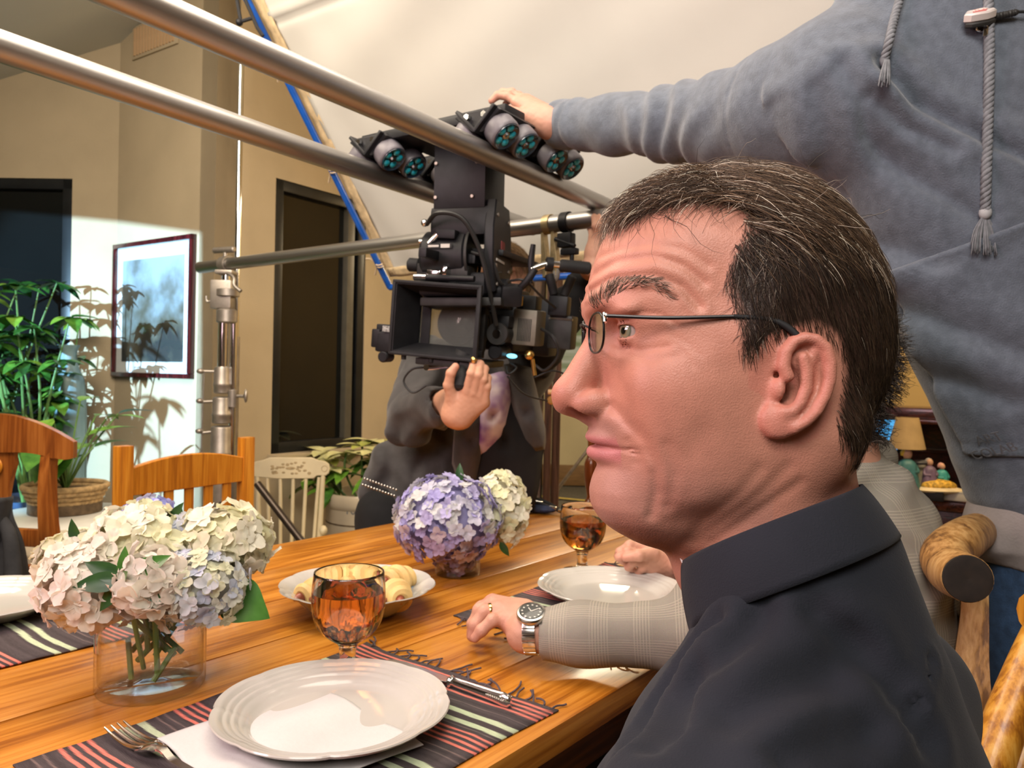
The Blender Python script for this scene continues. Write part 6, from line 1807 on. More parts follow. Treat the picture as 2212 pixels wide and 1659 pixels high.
# front quiff: swept forward and curling down over the hairline
grow(pick((c > .118) & (a >= .020), 4200), lambda p: np.stack([1.0 + 0 * p[:, 0], .30 + 0 * p[:, 0], .25 + 0 * p[:, 0]], 1), lambda p: .018 + .012 * rr.random(len(p)), one(.0115), .10, .00020, .20, .032, 7, tone=2.8)
grow(pick((c > .130) & (a >= .0) & (a < .05), 1800), lambda p: np.stack([.7 + 0 * p[:, 0], .55 + 0 * p[:, 0], .25 + 0 * p[:, 0]], 1), one(.026), one(.010), .12, .00020, .3, .04, 7, tone=2.7)
# temple and sideburn fringe, greyer
grow(pick((a > .0) & (c < .125) & (c > .03), 1500), lambda p: np.tile([.10, 0, -1.0], (len(p), 1)), one(.009), one(.0014), .12, .00016, .35)
# a few stray wisps on the forehead
fore = np.where((np.abs(HV[:, 1]) < .06) & (HV[:, 1] > .01) & (a > .03) & (a < .075) & (c > .125) & (c < .15))[0]
ids = rr.choice(fore, 26); n = len(ids)
d = np.tile([-.15, .55, -.75], (n, 1)) + rr.normal(0, .45, (n, 3)); nn = NV[ids]; d -= nn * (d * nn).sum(1)[:, None]; d /= np.linalg.norm(d, axis=1)[:, None]
parts.append(strands(HV[ids], d, nn, rr.uniform(.025, .05, n), hair_cols(n, .0), .00022, 7, .11, np.full(n, .004), rr.random(n), .003))
# flyaways along the crown
ids = pick(top, 90); n = len(ids)
d = rr.normal(0, .6, (n, 3)) + np.array([-.5, .2, .2]); d /= np.linalg.norm(d, axis=1)[:, None]
parts.append(strands(HV[ids], d, NV[ids], rr.uniform(.015, .035, n), hair_cols(n, .4), .00018, 6, .06, np.full(n, .009), rr.random(n), .002))
V_, Q_, C_ = joinq(parts)
add('hair', color_mesh(h2w(V_), Q_, C_), m_hair, man)
# eyebrows
bro = sides([(1296, 650), (1308, 638), (1332, 622), (1365, 616), (1400, 624), (1428, 645)], .036)
dd, tt = poly2(a, c, bro)
k = np.where((dd < .0040 * (1.15 - .5 * tt)) & (b > .012) & (b < .062) & (a > .05))[0]
ids = rr.choice(k, 520); n = len(ids)
tq = tt[ids]
d = np.stack([np.interp(tq, [0, .4, 1], [.1, -.7, -1]), np.sign(HV[ids, 1]) * .2, np.interp(tq, [0, .4, 1], [1, .5, -.5])], 1) + rr.normal(0, .25, (n, 3)); nn = NV[ids]; d -= nn * (d * nn).sum(1)[:, None]; d /= np.linalg.norm(d, axis=1)[:, None]
cb = np.where(rr.random((n, 1)) < .25, np.array([[.32, .26, .2]]), np.array([[.11, .075, .052]]))
for sg in (1, -1):
    w_ = np.sign(HV[ids, 1]) == sg
    V_, Q_, C_ = strands(HV[ids][w_], d[w_], nn[w_], rr.uniform(.005, .009, w_.sum()), cb[w_], .00019, 4, .03, np.full(w_.sum(), .0012), rr.random(w_.sum()))
    add('eyebrow', color_mesh(h2w(V_), Q_, C_), m_hair, man)

# glasses
gl = thing('eyeglasses', 'thin dark wire-rimmed glasses worn by the foreground man', 'glasses', tuple(h2w([.10, 0, .05])))
m_wire = M('gunmetal_wire', (.012, .010, .011), rough=.3, metal=.3, var=.1)
m_lens = thin_glass('spectacle_lens', 1.2)
def G(pts): return [h2w(p) for p in pts]
la_, lc_ = side(1287, 718, .034)
for s in (1, -1):
    rimp = []
    for t_ in np.linspace(0, 2 * math.pi, 41):
        ly = .0205 * math.copysign(abs(math.cos(t_)) ** .8, math.cos(t_)); lz = .0128 * math.copysign(abs(math.sin(t_)) ** .85, math.sin(t_))
        rimp.append((la_ - .0020 * (ly / .0205), s * (.0335 + ly), lc_ + lz - .0005))
    rim_o = add('rim', tube(G(rimp), .00072, 8), m_wire, gl)
    ctr = np.mean(rimp, axis=0)
    V = np.array([ctr] + rimp[:-1]); F = [(0, i + 1, (i + 1) % 40 + 1) for i in range(40)]
    add('lens', thicken((h2w(V), F), .0012), m_lens, rim_o)
    add('nose_pad_arm', tube(spline(G([(la_ + .001, s * .0155, lc_ + .003), (la_ - .004, s * .012, lc_ + .001), (la_ - .005, s * .0105, lc_ - .003)]), 5), .0005, 6), m_wire, gl)
    add('nose_pad', ball(h2w((la_ - .005, s * .0102, lc_ - .004)), (.0022, .0014, .0032), 10, 8), m_lens, gl)
    hx, hz = la_ - .0022, lc_ + .0085
    add('hinge', J(cyl(h2w((hx, s * .0535, hz + .002)), h2w((hx, s * .0565, hz - .004)), .0014, 8), ball(h2w((hx - .001, s * .056, hz)), .0018, 8, 6)), m_chrome, gl, kind='stuff')
    e1 = side(1590, 684, .071); e2_ = side(1660, 690, .0745); e3 = side(1700, 708, .076); e4 = side(1722, 730, .077)
    add('temple_arm', tube(spline(G([(hx - .001, s * .0565, hz), (side(1440, 687, .066)[0], s * .0665, side(1440, 687, .066)[1]), (e1[0], s * .0725, e1[1])]), 8), .0012, 8), m_wire, gl)
    add('temple_tip', tube(spline(G([(e1[0] + .002, s * .0725, e1[1]), (e2_[0], s * .0755, e2_[1]), (e3[0], s * .078, e3[1]), (e4[0], s * .080, e4[1]), (e4[0] - .001, s * .078, e4[1] - .003)]), 6), [.0014, .0019, .0021, .002, .0012], 10), m_blk2, gl)
add('bridge', tube(spline(G([(la_ + .001, .0132, lc_ + .004), (la_ + .005, .007, lc_ + .0068), (la_ + .006, 0, lc_ + .0072), (la_ + .005, -.007, lc_ + .0068), (la_ + .001, -.0132, lc_ + .004)]), 5), .0008, 8), m_wire, gl)
# ------------------------------------------------------------------ clothing of the seated man
def dirv(x, y, z=0): return np.array([x, y, z], float)
bF = nD.copy(); bL = -tD.copy()                                        # body forward, body left (towards the camera)
CC = PY(1664, 1132, .515)
cu_ = unit(RT * math.cos(R_(25)) + upz * math.sin(R_(25)))
cv_ = unit(CC - CAM0); cv_ = unit(cv_ - cu_ * (cv_ @ cu_))
cw_ = np.cross(cu_, cv_); cw_ = cw_ if cw_[2] > 0 else -cw_
NB = CC - cw_ * .045
m_shirt = M('black_shirt', (.021, .024, .032), rough=.85, var=.15, vscale=8, bump=.25, bscale=900, sheen=.06, spec=.2)
def ring(phi, r, dz): return CC + r * (math.cos(phi) * cu_ + math.sin(phi) * cv_) + cw_ * dz
p0, p1 = R_(179), R_(179 + 312)
def collar_f(u, v):
    out = []
    for uu, vv in zip(u, v):
        ph = p0 + uu * (p1 - p0)
        e = min(uu, 1 - uu) * (p1 - p0)
        tipd = .012 * math.exp(-(e / .22) ** 2)
        bk_ = .5 + .5 * math.cos(ph - R_(-10)); r = .0632 + (.0060 - .003 * bk_) * math.sin(vv * math.pi * .5) + (.010 - .008 * bk_) * vv + .0015 * math.sin(ph * 3)
        dz = .0015 * math.sin(ph * 2) - (.037 + tipd) * vv + .004 * (1 - vv) * vv * 4
        out.append(ring(ph, r, dz))
    return np.array(out)
add('collar', thicken(grid(90, 12, collar_f), .0018), m_shirt, man, angle=None)
m_thread = M('shirt_thread', (.05, .058, .075), rough=.8, var=.1)
st_p = np.array([collar_f(np.array([u_]), np.array([.88]))[0] for u_ in np.linspace(.01, .99, 140)]); st_c = CC - cw_ * .04
st_p = st_p + .0012 * (st_p - st_c) / np.linalg.norm(st_p - st_c, axis=1)[:, None]
add('collar_stitching', tube(st_p, .00045, 5), m_thread, man, angle=None)
add('collar_stand', thicken(grid(80, 6, lambda u, v: np.array([ring(p0 + .1 + a * (p1 - p0 - .2), .0615 + .002 * b, -.001 - .034 * b) for a, b in zip(u, v)])), .0015), m_shirt, man, angle=None)
add('white_tab', thicken(grid(16, 5, lambda u, v: np.array([ring(R_(150) + a * R_(34), .0640, .004 - .022 * b) for a, b in zip(u, v)])), .0012), M('white_collar_tab', (.85, .82, .78), rough=.5, var=.02), man, angle=None)
SL = NB + bL * .165 - upz * .125 - bF * .01; SR = NB - bL * .165 - upz * .125 - bF * .01
EL = SL + bL * .05 + bF * .13 - upz * .27; ERt = SR - bL * .05 + bF * .13 - upz * .27
HIP = NB - upz * .56 - bF * .06
BT = np.stack([bF, bL, upz], 1)
shoulder_seam = []
def shirt_sdf(P):
    q = (P - NB.astype(np.float32)) @ BT.astype(np.float32)
    f = cap(P, NB + cw_ * .010 - bF * .004, NB - upz * .05 - bF * .018, .0645, .068)
    f = smin(f, cap(P, SL, SR, .058), .05)
    f = smin(f, cap(P, NB + bL * .03 - upz * .03, SL, .046, .058), .03)
    f = smin(f, cap(P, NB - bL * .03 - upz * .03, SR, .046, .058), .03)
    f = smin(f, ell(q, (-.030, 0, -.235), (.105, .165, .195)), .04)
    f = smin(f, ell(q, (-.01, 0, -.45), (.12, .16, .22)), .06)
    f = smin(f, cap(P, SL, EL, .066, .055), .035)
    f = smin(f, cap(P, SR, ERt, .066, .055), .035)
    f = smin(f, ell(q, (.045, .03, -.21), (.075, .115, .17)), .04)
    # drape folds
    a, b, c = q[:, 0], q[:, 1], q[:, 2]
    f = f + .0060 * np.sin((b * 62 + c * 38 + a * 20) + 1.2 * np.sin(c * 18)) * np.clip((a + .02) / .08, 0, 1) * np.clip(-(c + .02) / .08, 0, 1)
    f = f + .0036 * np.sin(b * 34 - c * 55 + 1.5 * np.sin(a * 30)) * np.clip((b - .02) / .1, 0, 1) + .0014 * vnoise(P, 38, 2)
    # shoulder yoke seam and armhole seam
    s1 = np.abs(a + .045 + .25 * (b - .1)); f = f + .0008 * np.exp(-(s1 / .0016) ** 2) * (b > .03)
    s2 = np.abs(b - .150 - .12 * c); f = f + .0011 * np.exp(-(s2 / .0018) ** 2)
    # hollow so the neck rises through an opening
    return smax(f, -cap(P, NB + cw_ * .2, NB + cw_ * .010, .0600), .004)
def surf_pt(fn, px, py, d0, d1, n=260):
    ds = np.linspace(d0, d1, n); P = np.array([PY(px, py, d) for d in ds]).astype(np.float32)
    f = fn(P); k = int(np.argmax(f < 0)); return P[k].astype(float) if f[k] < 0 else None
crease = []
for pts, dep, wid in (([(1560, 1345), (1490, 1430), (1420, 1530), (1350, 1630)], .0050, .0075), ([(1650, 1330), (1570, 1420), (1480, 1520), (1420, 1620)], .0042, .0090), ([(1600, 1560), (1680, 1500), (1760, 1470), (1840, 1400)], .0038, .0110),
                      ([(1760, 1330), (1850, 1400), (1930, 1500), (1990, 1600)], .0040, .0100), ([(1690, 1640), (1780, 1600), (1860, 1590)], .0030, .0100), ([(2010, 1420), (1985, 1500), (1940, 1590), (1890, 1655)], .0030, .0035), ([(1520, 1420), (1500, 1500), (1470, 1600)], .0034, .0060)):
    q = [surf_pt(shirt_sdf, x, y, .24, .75) for x, y in pts]
    q = [p for p in q if p is not None]
    if len(q) > 1: crease.append((spline(q, 3), dep, wid))
def shirt_creased(P):
    f = shirt_sdf(P)
    near = np.abs(f) < .03
    if near.any():
        Pn = P[near]; g = f[near]
        for q, dep, wid in crease:
            d = np.full(len(Pn), 1e9, np.float32)
            for i in range(len(q) - 1): d = np.minimum(d, cap(Pn, q[i], q[i + 1], 0.0))
            g = g + dep * np.exp(-(d / wid) ** 2) - dep * .75 * np.exp(-((d - wid * 1.7) / (wid * 1.1)) ** 2)
        f[near] = g
    return f
lo = np.minimum.reduce([NB, SL, SR, HIP, EL, ERt]) - .15; hi = np.maximum.reduce([NB, SL, SR, EL, ERt]) + .13
V_, Q_ = implicit(shirt_creased, lo, hi, .0042)
add('shirt', mesh_of(V_, Q_, True, None), m_shirt, man)
# trousered legs under the table
m_trou = M('black_trousers', (.012, .012, .013), rough=.9, var=.2, vscale=10)
hipc = TT(-.32, -.33, .50)
def leg_sdf(P):
    f = None
    for s in (-1, 1):
        h_ = hipc + bL * .09 * s; k_ = h_ + bF * .40 + upz * .03; a_ = np.array([k_[0], k_[1], .07]) - bF * .03
        g = smin(cap(P, h_, k_, .085, .065), cap(P, k_, a_, .062, .045), .03)
        f = g if f is None else smin(f, g, .02)
    return smin(f, ell(P, hipc - bF * .03 + upz * .03, (.16, .16, .11)), .05)
lo = np.minimum(hipc, hipc + bF * .45) - .25; lo[2] = 0.0; hi = np.maximum(hipc, hipc + bF * .45) + .25
V_, Q_ = implicit(leg_sdf, lo, hi, .012)
add('trousers', mesh_of(V_, Q_, True, None), m_trou, man)

# ------------------------------------------------------------------ hands
m_skin3 = M('skin_other', (.55, .29, .20), rough=.45, var=.14, vscale=60, bump=.25, bscale=600, spec=.4)
def fingers_mesh(wrist, wr, palm, fings, h=.0016, k=.005, extra=None, pk=.012):
    """palm: list of (point,radius) blobs chained from the wrist; fings: list of (points, radii)"""
    pts = [np.asarray(p, float) for p, _ in palm]
    allp = [np.asarray(w, float) for w in wrist] + pts + [np.asarray(p) for f in fings for p in f[0]]
    lo = np.minimum.reduce(allp) - .03; hi = np.maximum.reduce(allp) + .03
    def fn(P):
        f = chain(P, wrist, wr, .01)
        for g in [chain(P, [p for p, r in pl], [r for p, r in pl], .008) for pl in (palm if isinstance(palm[0][0], (list, tuple)) and isinstance(palm[0][0][0], tuple) else [])]: f = smin(f, g, pk)
        return f
    return lo, hi
def hand(wrist_pts, wrist_r, metac, fings, h=.0016, nails=True, tendon=.0):
    """metac: list of polylines (pts, radii) forming the palm; fings: list of (pts, radii) fingers"""
    allp = [np.asarray(p, float) for p in wrist_pts] + [np.asarray(p, float) for m_ in metac for p in m_[0]] + [np.asarray(p, float) for f_ in fings for p in f_[0]]
    lo = np.minimum.reduce(allp) - .035; hi = np.maximum.reduce(allp) + .035
    fl = [(np.array(p, float), r) for p, r in fings]
    def fn(P):
        f = chain(P, [np.asarray(p) for p in wrist_pts], wrist_r, .01)
        for p, r in metac: f = smin(f, chain(P, [np.asarray(x) for x in p], r, .006), .014)
        g = None
        for p, r in fl:
            c_ = chain(P, p, r, .0025)
            # knuckle swellings
            for j in range(1, len(p) - 1): c_ = smin(c_, sph(P, p[j], r[j] * 1.05), .003)
            g = c_ if g is None else smin(g, c_, .0022)
        return smin(f, g, .006) + .00025 * vnoise(P, 420, 3)
    V, Q = implicit(fn, lo, hi, h)
    # nails: paler plates near the finger tips
    return V, Q
def skin_cols(V, base, tips, flush=(.60, .24, .18)):
    c = np.tile(np.array(base), (len(V), 1))
    for t in tips:
        w = np.exp(-(((V - np.asarray(t)) ** 2).sum(1)) / .016 ** 2)[:, None] * .5
        c = c * (1 - w) + np.array(flush) * w
    return c
m_hand = M('hand_skin', (.55, .29, .20), rough=.45, attr='Col', var=.14, vscale=60, bump=.25, bscale=600, spec=.4)
SKB = (.58, .30, .21)
def px3(*l): return [PY(x, y, d) for x, y, d in l]

# ------------------------------------------------------------------ man in the grey plaid jacket, second at the table
gm = thing('person', 'man in grey plaid jacket with dark curly hair, sitting behind the foreground man', 'person', tuple(TT(.315, -.30, 0)))
def plaid():
    m = bpy.data.materials.new('grey_plaid'); m.use_nodes = True
    nt = m.node_tree; N = nt.nodes; L = nt.links; b = N['Principled BSDF']; b.inputs['Roughness'].default_value = .9; b.inputs['Specular IOR Level'].default_value = .15
    at = N.new('ShaderNodeAttribute'); at.attribute_name = 'uvw'
    sx = N.new('ShaderNodeSeparateXYZ'); L.new(at.outputs['Vector'], sx.inputs[0])
    def stripes(sock, freq, lo_, hi_):
        m1 = N.new('ShaderNodeMath'); m1.operation = 'MULTIPLY'; m1.inputs[1].default_value = freq; L.new(sock, m1.inputs[0])
        m2 = N.new('ShaderNodeMath'); m2.operation = 'PINGPONG'; m2.inputs[1].default_value = 1.0; L.new(m1.outputs[0], m2.inputs[0])
        r = N.new('ShaderNodeMapRange'); r.inputs['From Min'].default_value = lo_; r.inputs['From Max'].default_value = hi_; L.new(m2.outputs[0], r.inputs['Value']); return r.outputs[0]
    def mul(a_, b_):
        m1 = N.new('ShaderNodeMath'); m1.operation = 'MULTIPLY'; L.new(a_, m1.inputs[0]); L.new(b_, m1.inputs[1]); return m1.outputs[0]
    def mx(a_, b_):
        m1 = N.new('ShaderNodeMath'); m1.operation = 'MAXIMUM'; L.new(a_, m1.inputs[0]); L.new(b_, m1.inputs[1]); return m1.outputs[0]
    g1 = mul(stripes(sx.outputs['X'], 520, .62, .85), stripes(sx.outputs['X'], 36, .52, .58))
    g2 = mul(stripes(sx.outputs['Y'], 520, .62, .85), stripes(sx.outputs['Y'], 36, .52, .58))
    fine = mul(stripes(sx.outputs['X'], 1500, .3, .7), stripes(sx.outputs['Y'], 1500, .3, .7))
    g = mx(g1, g2)
    c1 = N.new('ShaderNodeMix'); c1.data_type = 'RGBA'; c1.inputs['A'].default_value = (*srgb('#8d877c'), 1); c1.inputs['B'].default_value = (*srgb('#aca596'), 1); L.new(fine, c1.inputs['Factor'])
    c2 = N.new('ShaderNodeMix'); c2.data_type = 'RGBA'; c2.inputs['B'].default_value = (*srgb('#ddd3bb'), 1); L.new(c1.outputs['Result'], c2.inputs['A'])
    sc_ = N.new('ShaderNodeMath'); sc_.operation = 'MULTIPLY'; sc_.inputs[1].default_value = .34; L.new(g, sc_.inputs[0]); L.new(sc_.outputs[0], c2.inputs['Factor'])
    nz = N.new('ShaderNodeTexNoise'); nz.inputs['Scale'].default_value = 900; tcn = N.new('ShaderNodeTexCoord'); L.new(tcn.outputs['Object'], nz.inputs['Vector'])
    c3 = N.new('ShaderNodeMix'); c3.data_type = 'RGBA'; c3.blend_type = 'MULTIPLY'; c3.inputs['Factor'].default_value = .28; L.new(c2.outputs['Result'], c3.inputs['A']); L.new(nz.outputs['Color'], c3.inputs['B'])
    br = N.new('ShaderNodeBrightContrast'); br.inputs['Bright'].default_value = .02; L.new(c3.outputs['Result'], br.inputs['Color'])
    L.new(br.outputs['Color'], b.inputs['Base Color'])
    bp = N.new('ShaderNodeBump'); bp.inputs['Strength'].default_value = .3; bp.inputs['Distance'].default_value = .001; L.new(nz.outputs['Fac'], bp.inputs['Height']); L.new(bp.outputs['Normal'], b.inputs['Normal'])
    return m
m_plaid = plaid()
# left arm: elbow past the table edge, forearm lying on the table
wr_ = PZ(1138, 1352, .792); el_ = PZ(1470, 1425, .80); sh_ = TT(.23, -.17, 1.03)
el_ = TT(.075, -.07, .815)
cuffp = PZ(1168, 1368, .800)
axd = unit(el_ - cuffp)
neck_g = TT(.33, -.10, 1.11); hip_g = TT(.33, -.26, .52)
shL = TT(.16, -.14, 1.00); shR = TT(.50, -.14, 1.00)
elR = TT(.60, -.02, .83); wrR = PZ(1490, 1222, .80)
def jacket_sdf(P):
    q = (P - neck_g.astype(np.float32)) @ BT.astype(np.float32)
    f = chain(P, [cuffp, cuffp + axd * .06, el_, shL], [.034, .038, .047, .070], .03)
    f = smin(f, chain(P, [wrR + unit(elR - wrR) * .03, elR, shR], [.040, .055, .075], .03), .03)
    f = smin(f, cap(P, shL, shR, .072), .05)
    f = smin(f, cap(P, neck_g + upz * .035, neck_g - upz * .10, .062, .085), .04)
    f = smin(f, ell(P, (neck_g + hip_g) / 2 - upz * .02, (.165, .165, .27)), .05)
    f = smin(f, ell(P, hip_g + upz * .08, (.15, .15, .15)), .06)
    # sleeve wrinkles near the elbow
    t = (P - cuffp) @ axd
    f = f + .0030 * np.sin(t * 70 + 3 * np.sin(P[:, 2] * 40)) * np.clip((t - .12) / .10, 0, 1) + .0016 * vnoise(P, 45, 4)
    # open cuff
    f = smax(f, -((P - cuffp) @ axd - .001), .002)
    f = smax(f, -cap(P, cuffp - axd * .05, cuffp + axd * .012, .0265), .002)
    return f
lo = np.minimum.reduce([cuffp, el_, shL, shR, hip_g, wrR, elR]) - .20; hi = np.maximum.reduce([cuffp, el_, shL, shR, neck_g, elR, wrR]) + .16
lo[2] = .40; lo[0] = cuffp[0] - .03
V_, Q_ = implicit(jacket_sdf, lo, hi, .0055)
me = mesh_of(V_, Q_, True, None)
at = me.attributes.new('uvw', 'FLOAT_VECTOR', 'POINT')
tt_ = (V_ - cuffp) @ axd
rel = V_ - cuffp - np.outer(tt_, axd)
yy = np.cross(axd, upz); an = np.arctan2(rel @ unit(yy), rel @ unit(np.cross(yy, axd)))
arm_m = (tt_ > -.02) & (np.linalg.norm(rel, axis=1) < .085) & (tt_ < .34)
uv = np.where(arm_m[:, None], np.stack([tt_, an * .05, 0 * tt_], 1), np.stack([V_ @ tD, V_[:, 2], 0 * tt_], 1))
at.data.foreach_set('vector', uv.astype(np.float32).ravel())
add('jacket', me, m_plaid, gm)
V_, Q_ = implicit(lambda P: smin(smin(cap(P, hip_g + bL * .09, hip_g + bL * .09 + bF * .4, .08, .06), cap(P, hip_g - bL * .09, hip_g - bL * .09 + bF * .4, .08, .06), .02), smin(cap(P, hip_g + bL * .09 + bF * .4, TT(.24, .08, .05), .06, .045), cap(P, hip_g - bL * .09 + bF * .4, TT(.42, .08, .05), .06, .045), .02), .03), np.minimum(hip_g, hip_g + bF * .4) - np.array([.2, .2, .52]), np.maximum(hip_g, hip_g + bF * .4) + np.array([.2, .2, .12]), .014)
add('trousers', mesh_of(V_, Q_, True, None), M('charcoal_trousers', (.03, .03, .032), rough=.9, var=.2), gm)
# head seen from behind: reuse the sculpted head, turned towards the table
hg = PY(1768, 858, 1.13)
RG = np.stack([unit(bF * .9 + tD * -.25), unit(np.cross(upz, unit(bF * .9 + tD * -.25))), upz], 1)
keep = HV[:, 2] > -.16
gcol = np.tile(np.array([.52, .27, .185]), (len(HV), 1))
ghair = (HV[:, 2] > .03) & (HV[:, 0] < .06) | (HV[:, 0] < -.02) & (HV[:, 2] > -.06) | (HV[:, 2] > .125)
gcol[ghair] = (.022, .018, .015)
add('body', color_mesh(hg + HV @ RG.T, HQ, gcol), m_hand, gm)
ids = rr.choice(np.where(ghair & ~earm)[0], 5200); n = len(ids)
d = NV[ids] * .3 + rr.normal(0, .8, (n, 3)) + np.array([-.2, 0, -.5]); d /= np.linalg.norm(d, axis=1)[:, None]
gc_ = np.where(rr.random((n, 1)) < .14, np.array([[.20, .17, .14]]), np.array([[.030, .023, .018]])) * rr.uniform(.7, 1.3, (n, 1))
vs, qs, cs_ = strands(HV[ids], d, NV[ids], rr.uniform(.018, .034, n), gc_, .0005, 7, .05, np.full(n, .010), rr.random(n), .0055)
add('hair', color_mesh(hg + vs @ RG.T, qs, cs_), m_hair, gm)
add('shirt_collar', cyl(neck_g - upz * .02, neck_g + upz * .022, .058, 28, .056), M('pale_shirt', (.55, .55, .54), rough=.8, var=.05), gm)

# his left hand, resting on the finger tips: joints measured in the picture
dW = wr_[1]
def H3(px, py, dd): return PY(px, py, dW + dd)
wpts = [cuffp + axd * .05, cuffp - axd * .02, H3(1128, 1338, .0)]
fing = [
    ([H3(1062, 1300, .035), H3(1040, 1312, .045), H3(1026, 1345, .04), H3(1022, 1372, .035)], [.0100, .0092, .0085, .0070]),   # index (far side)
    ([H3(1066, 1306, .012), H3(1036, 1318, .012), H3(1022, 1348, .008), H3(1018, 1374, .008)], [.0105, .0096, .0088, .0072]),
    ([H3(1075, 1318, -.012), H3(1046, 1322, -.016), H3(1026, 1350, -.022), H3(1020, 1376, -.024)], [.0105, .0096, .0086, .0070]),  # ring
    ([H3(1092, 1338, -.030), H3(1064, 1340, -.038), H3(1040, 1362, -.040), H3(1026, 1378, -.040)], [.0095, .0088, .0080, .0066]),  # little
    ([H3(1112, 1318, .045), H3(1080, 1330, .065), H3(1055, 1350, .070)], [.012, .0105, .0085])]
meta = [([H3(1130, 1330, .012), H3(1066, 1303, .030)], [.020, .0135]), ([H3(1130, 1334, .0), H3(1068, 1308, .010)], [.020, .0140]), ([H3(1130, 1342, -.012), H3(1078, 1320, -.013)], [.020, .0138]), ([H3(1130, 1352, -.018), H3(1094, 1340, -.028)], [.019, .0125]), ([H3(1128, 1332, .02), H3(1108, 1320, .042)], [.019, .014])]
V_, Q_ = hand(wpts, [.026, .0255, .026], meta, fing, .0017)
tips = [f[0][-1] for f in fing] + [f[0][0] for f in fing]
add('hand', color_mesh(V_, Q_, skin_cols(V_, SKB, tips)), m_hand, gm)
# wedding ring on the ring finger
rg_c = (np.asarray(fing[2][0][0]) * .45 + np.asarray(fing[2][0][1]) * .55); rg_d = np.asarray(fing[2][0][1]) - np.asarray(fing[2][0][0])
o = add('finger_ring', xf(lathe([(.0101, -.0026), (.0114, -.0020), (.0118, 0), (.0114, .0020), (.0101, .0026)], 36, close=True), rg_c, frame(rg_d)), M('yellow_gold', (.85, .58, .22), rough=.15, metal=1.0, var=.05))
tag(o, 'gold wedding ring on the hand resting beside the sausage rolls', 'ring')
# wrist watch
wt_c = cuffp - axd * .012 + upz * .002
wa = thing('wrist_watch', 'steel wrist watch with dark dial below the plaid cuff', 'watch', tuple(wt_c))
wf = frame(axd, upz)                       # z along the arm
m_bez = M('watch_steel', (.62, .60, .55), rough=.22, metal=1.0, var=.06)
nl = 22
for k in range(nl):
    an_ = 2 * math.pi * k / nl
    cpos = wt_c + wf @ np.array([.0295 * math.cos(an_), .0295 * math.sin(an_), 0])
    if wf[:, 1] @ upz > 0 and math.sin(an_) > .82: continue
    rl = wf @ np.stack([np.array([-math.sin(an_), math.cos(an_), 0]), np.array([math.cos(an_), math.sin(an_), 0]), np.array([0, 0, 1.0])], 1)
    add('band_link', xf(box((0, 0, 0), (.0078, .0032, .018 - .003 * abs(math.cos(an_ / 2))), .0008), cpos, rl), m_bez, wa)
dn = unit(wf[:, 1] * (1 if wf[:, 1] @ upz > 0 else -1) * .86 - FW_ * .38)
dc = wt_c + dn * .030
fd = frame(dn)
case_o = add('case', xf(lathe([(0, -.004), (.0185, -.004), (.0205, -.001), (.0205, .003), (.0190, .0050), (.0165, .0056), (.0160, .0046), (0, .0046)], 44), dc, fd), m_bez, wa)
dial_o = add('dial', xf(lathe([(0, .0047), (.0160, .0047), (.0160, .0051), (0, .0051)], 40), dc, fd), M('dark_green_dial', (.012, .016, .013), rough=.25, var=.2), wa)
for k in range(12):
    an_ = k * math.pi / 6
    add('hour_marker', xf(box((.0125 * math.cos(an_), .0125 * math.sin(an_), .0055), (.0024, .0018, .0006)), dc, fd), M('lume', (.7, .68, .6), rough=.4, var=.02) if k == 0 else bpy.data.materials['lume'], dial_o, smooth=False)
for an_, ln_ in ((.6, .011), (2.2, .008)):
    add('watch_hand', xf(box((ln_ / 2 * math.cos(an_), ln_ / 2 * math.sin(an_), .0057), (ln_, .0011, .0004), 0, rotz(an_)), dc, fd), bpy.data.materials['lume'], dial_o, smooth=False)
add('crystal', xf(lathe([(0, .0072), (.0150, .0068), (.0162, .0056), (.0162, .0052), (.0150, .0064), (0, .0068)], 40), dc, fd), thin_glass('watch_crystal', .35), case_o)
add('crown', xf(cyl((.020, 0, .001), (.024, 0, .001), .003, 12, bev=.0005), dc, fd), m_bez, case_o)

# his right hand, loosely curled, near the far plate
dR_ = PZ(1420, 1236, .775)[1]
def H4(px, py, dd): return PY(px, py, dR_ + dd)
fing = [
    ([H4(1392, 1185, -.02), H4(1360, 1178, -.025), H4(1340, 1192, -.02), H4(1334, 1202, -.01)], [.0105, .0095, .0086, .0072]),
    ([H4(1388, 1200, -.03), H4(1356, 1192, -.04), H4(1338, 1204, -.035), H4(1345, 1212, -.02)], [.0102, .0092, .0084, .0072]),
    ([H4(1392, 1216, -.025), H4(1370, 1212, -.035), H4(1358, 1224, -.02), H4(1370, 1232, .0)], [.0100, .0090, .0082, .0070]),
    ([H4(1402, 1228, -.015), H4(1388, 1226, -.025), H4(1380, 1236, -.01), H4(1388, 1240, .0)], [.0090, .0082, .0075, .0064]),
    ([H4(1410, 1196, -.035), H4(1380, 1200, -.055), H4(1352, 1204, -.05)], [.0125, .0108, .0086])]
meta = [([H4(1455, 1212, .01), H4(1395, 1186, -.01)], [.021, .0145]), ([H4(1455, 1218, .0), H4(1392, 1200, -.02)], [.021, .0145]), ([H4(1455, 1226, .0), H4(1396, 1215, -.018)], [.020, .0135]), ([H4(1452, 1234, .0), H4(1405, 1228, -.008)], [.018, .0125]), ([H4(1450, 1214, -.01), H4(1412, 1198, -.03)], [.019, .014])]
V_, Q_ = hand([elR * .25 + wrR * .75, wrR, H4(1462, 1222, .005)], [.030, .028, .027], meta, fing, .0019)
add('hand', color_mesh(V_, Q_, skin_cols(V_, SKB, [f[0][-1] for f in fing])), m_hand, gm)

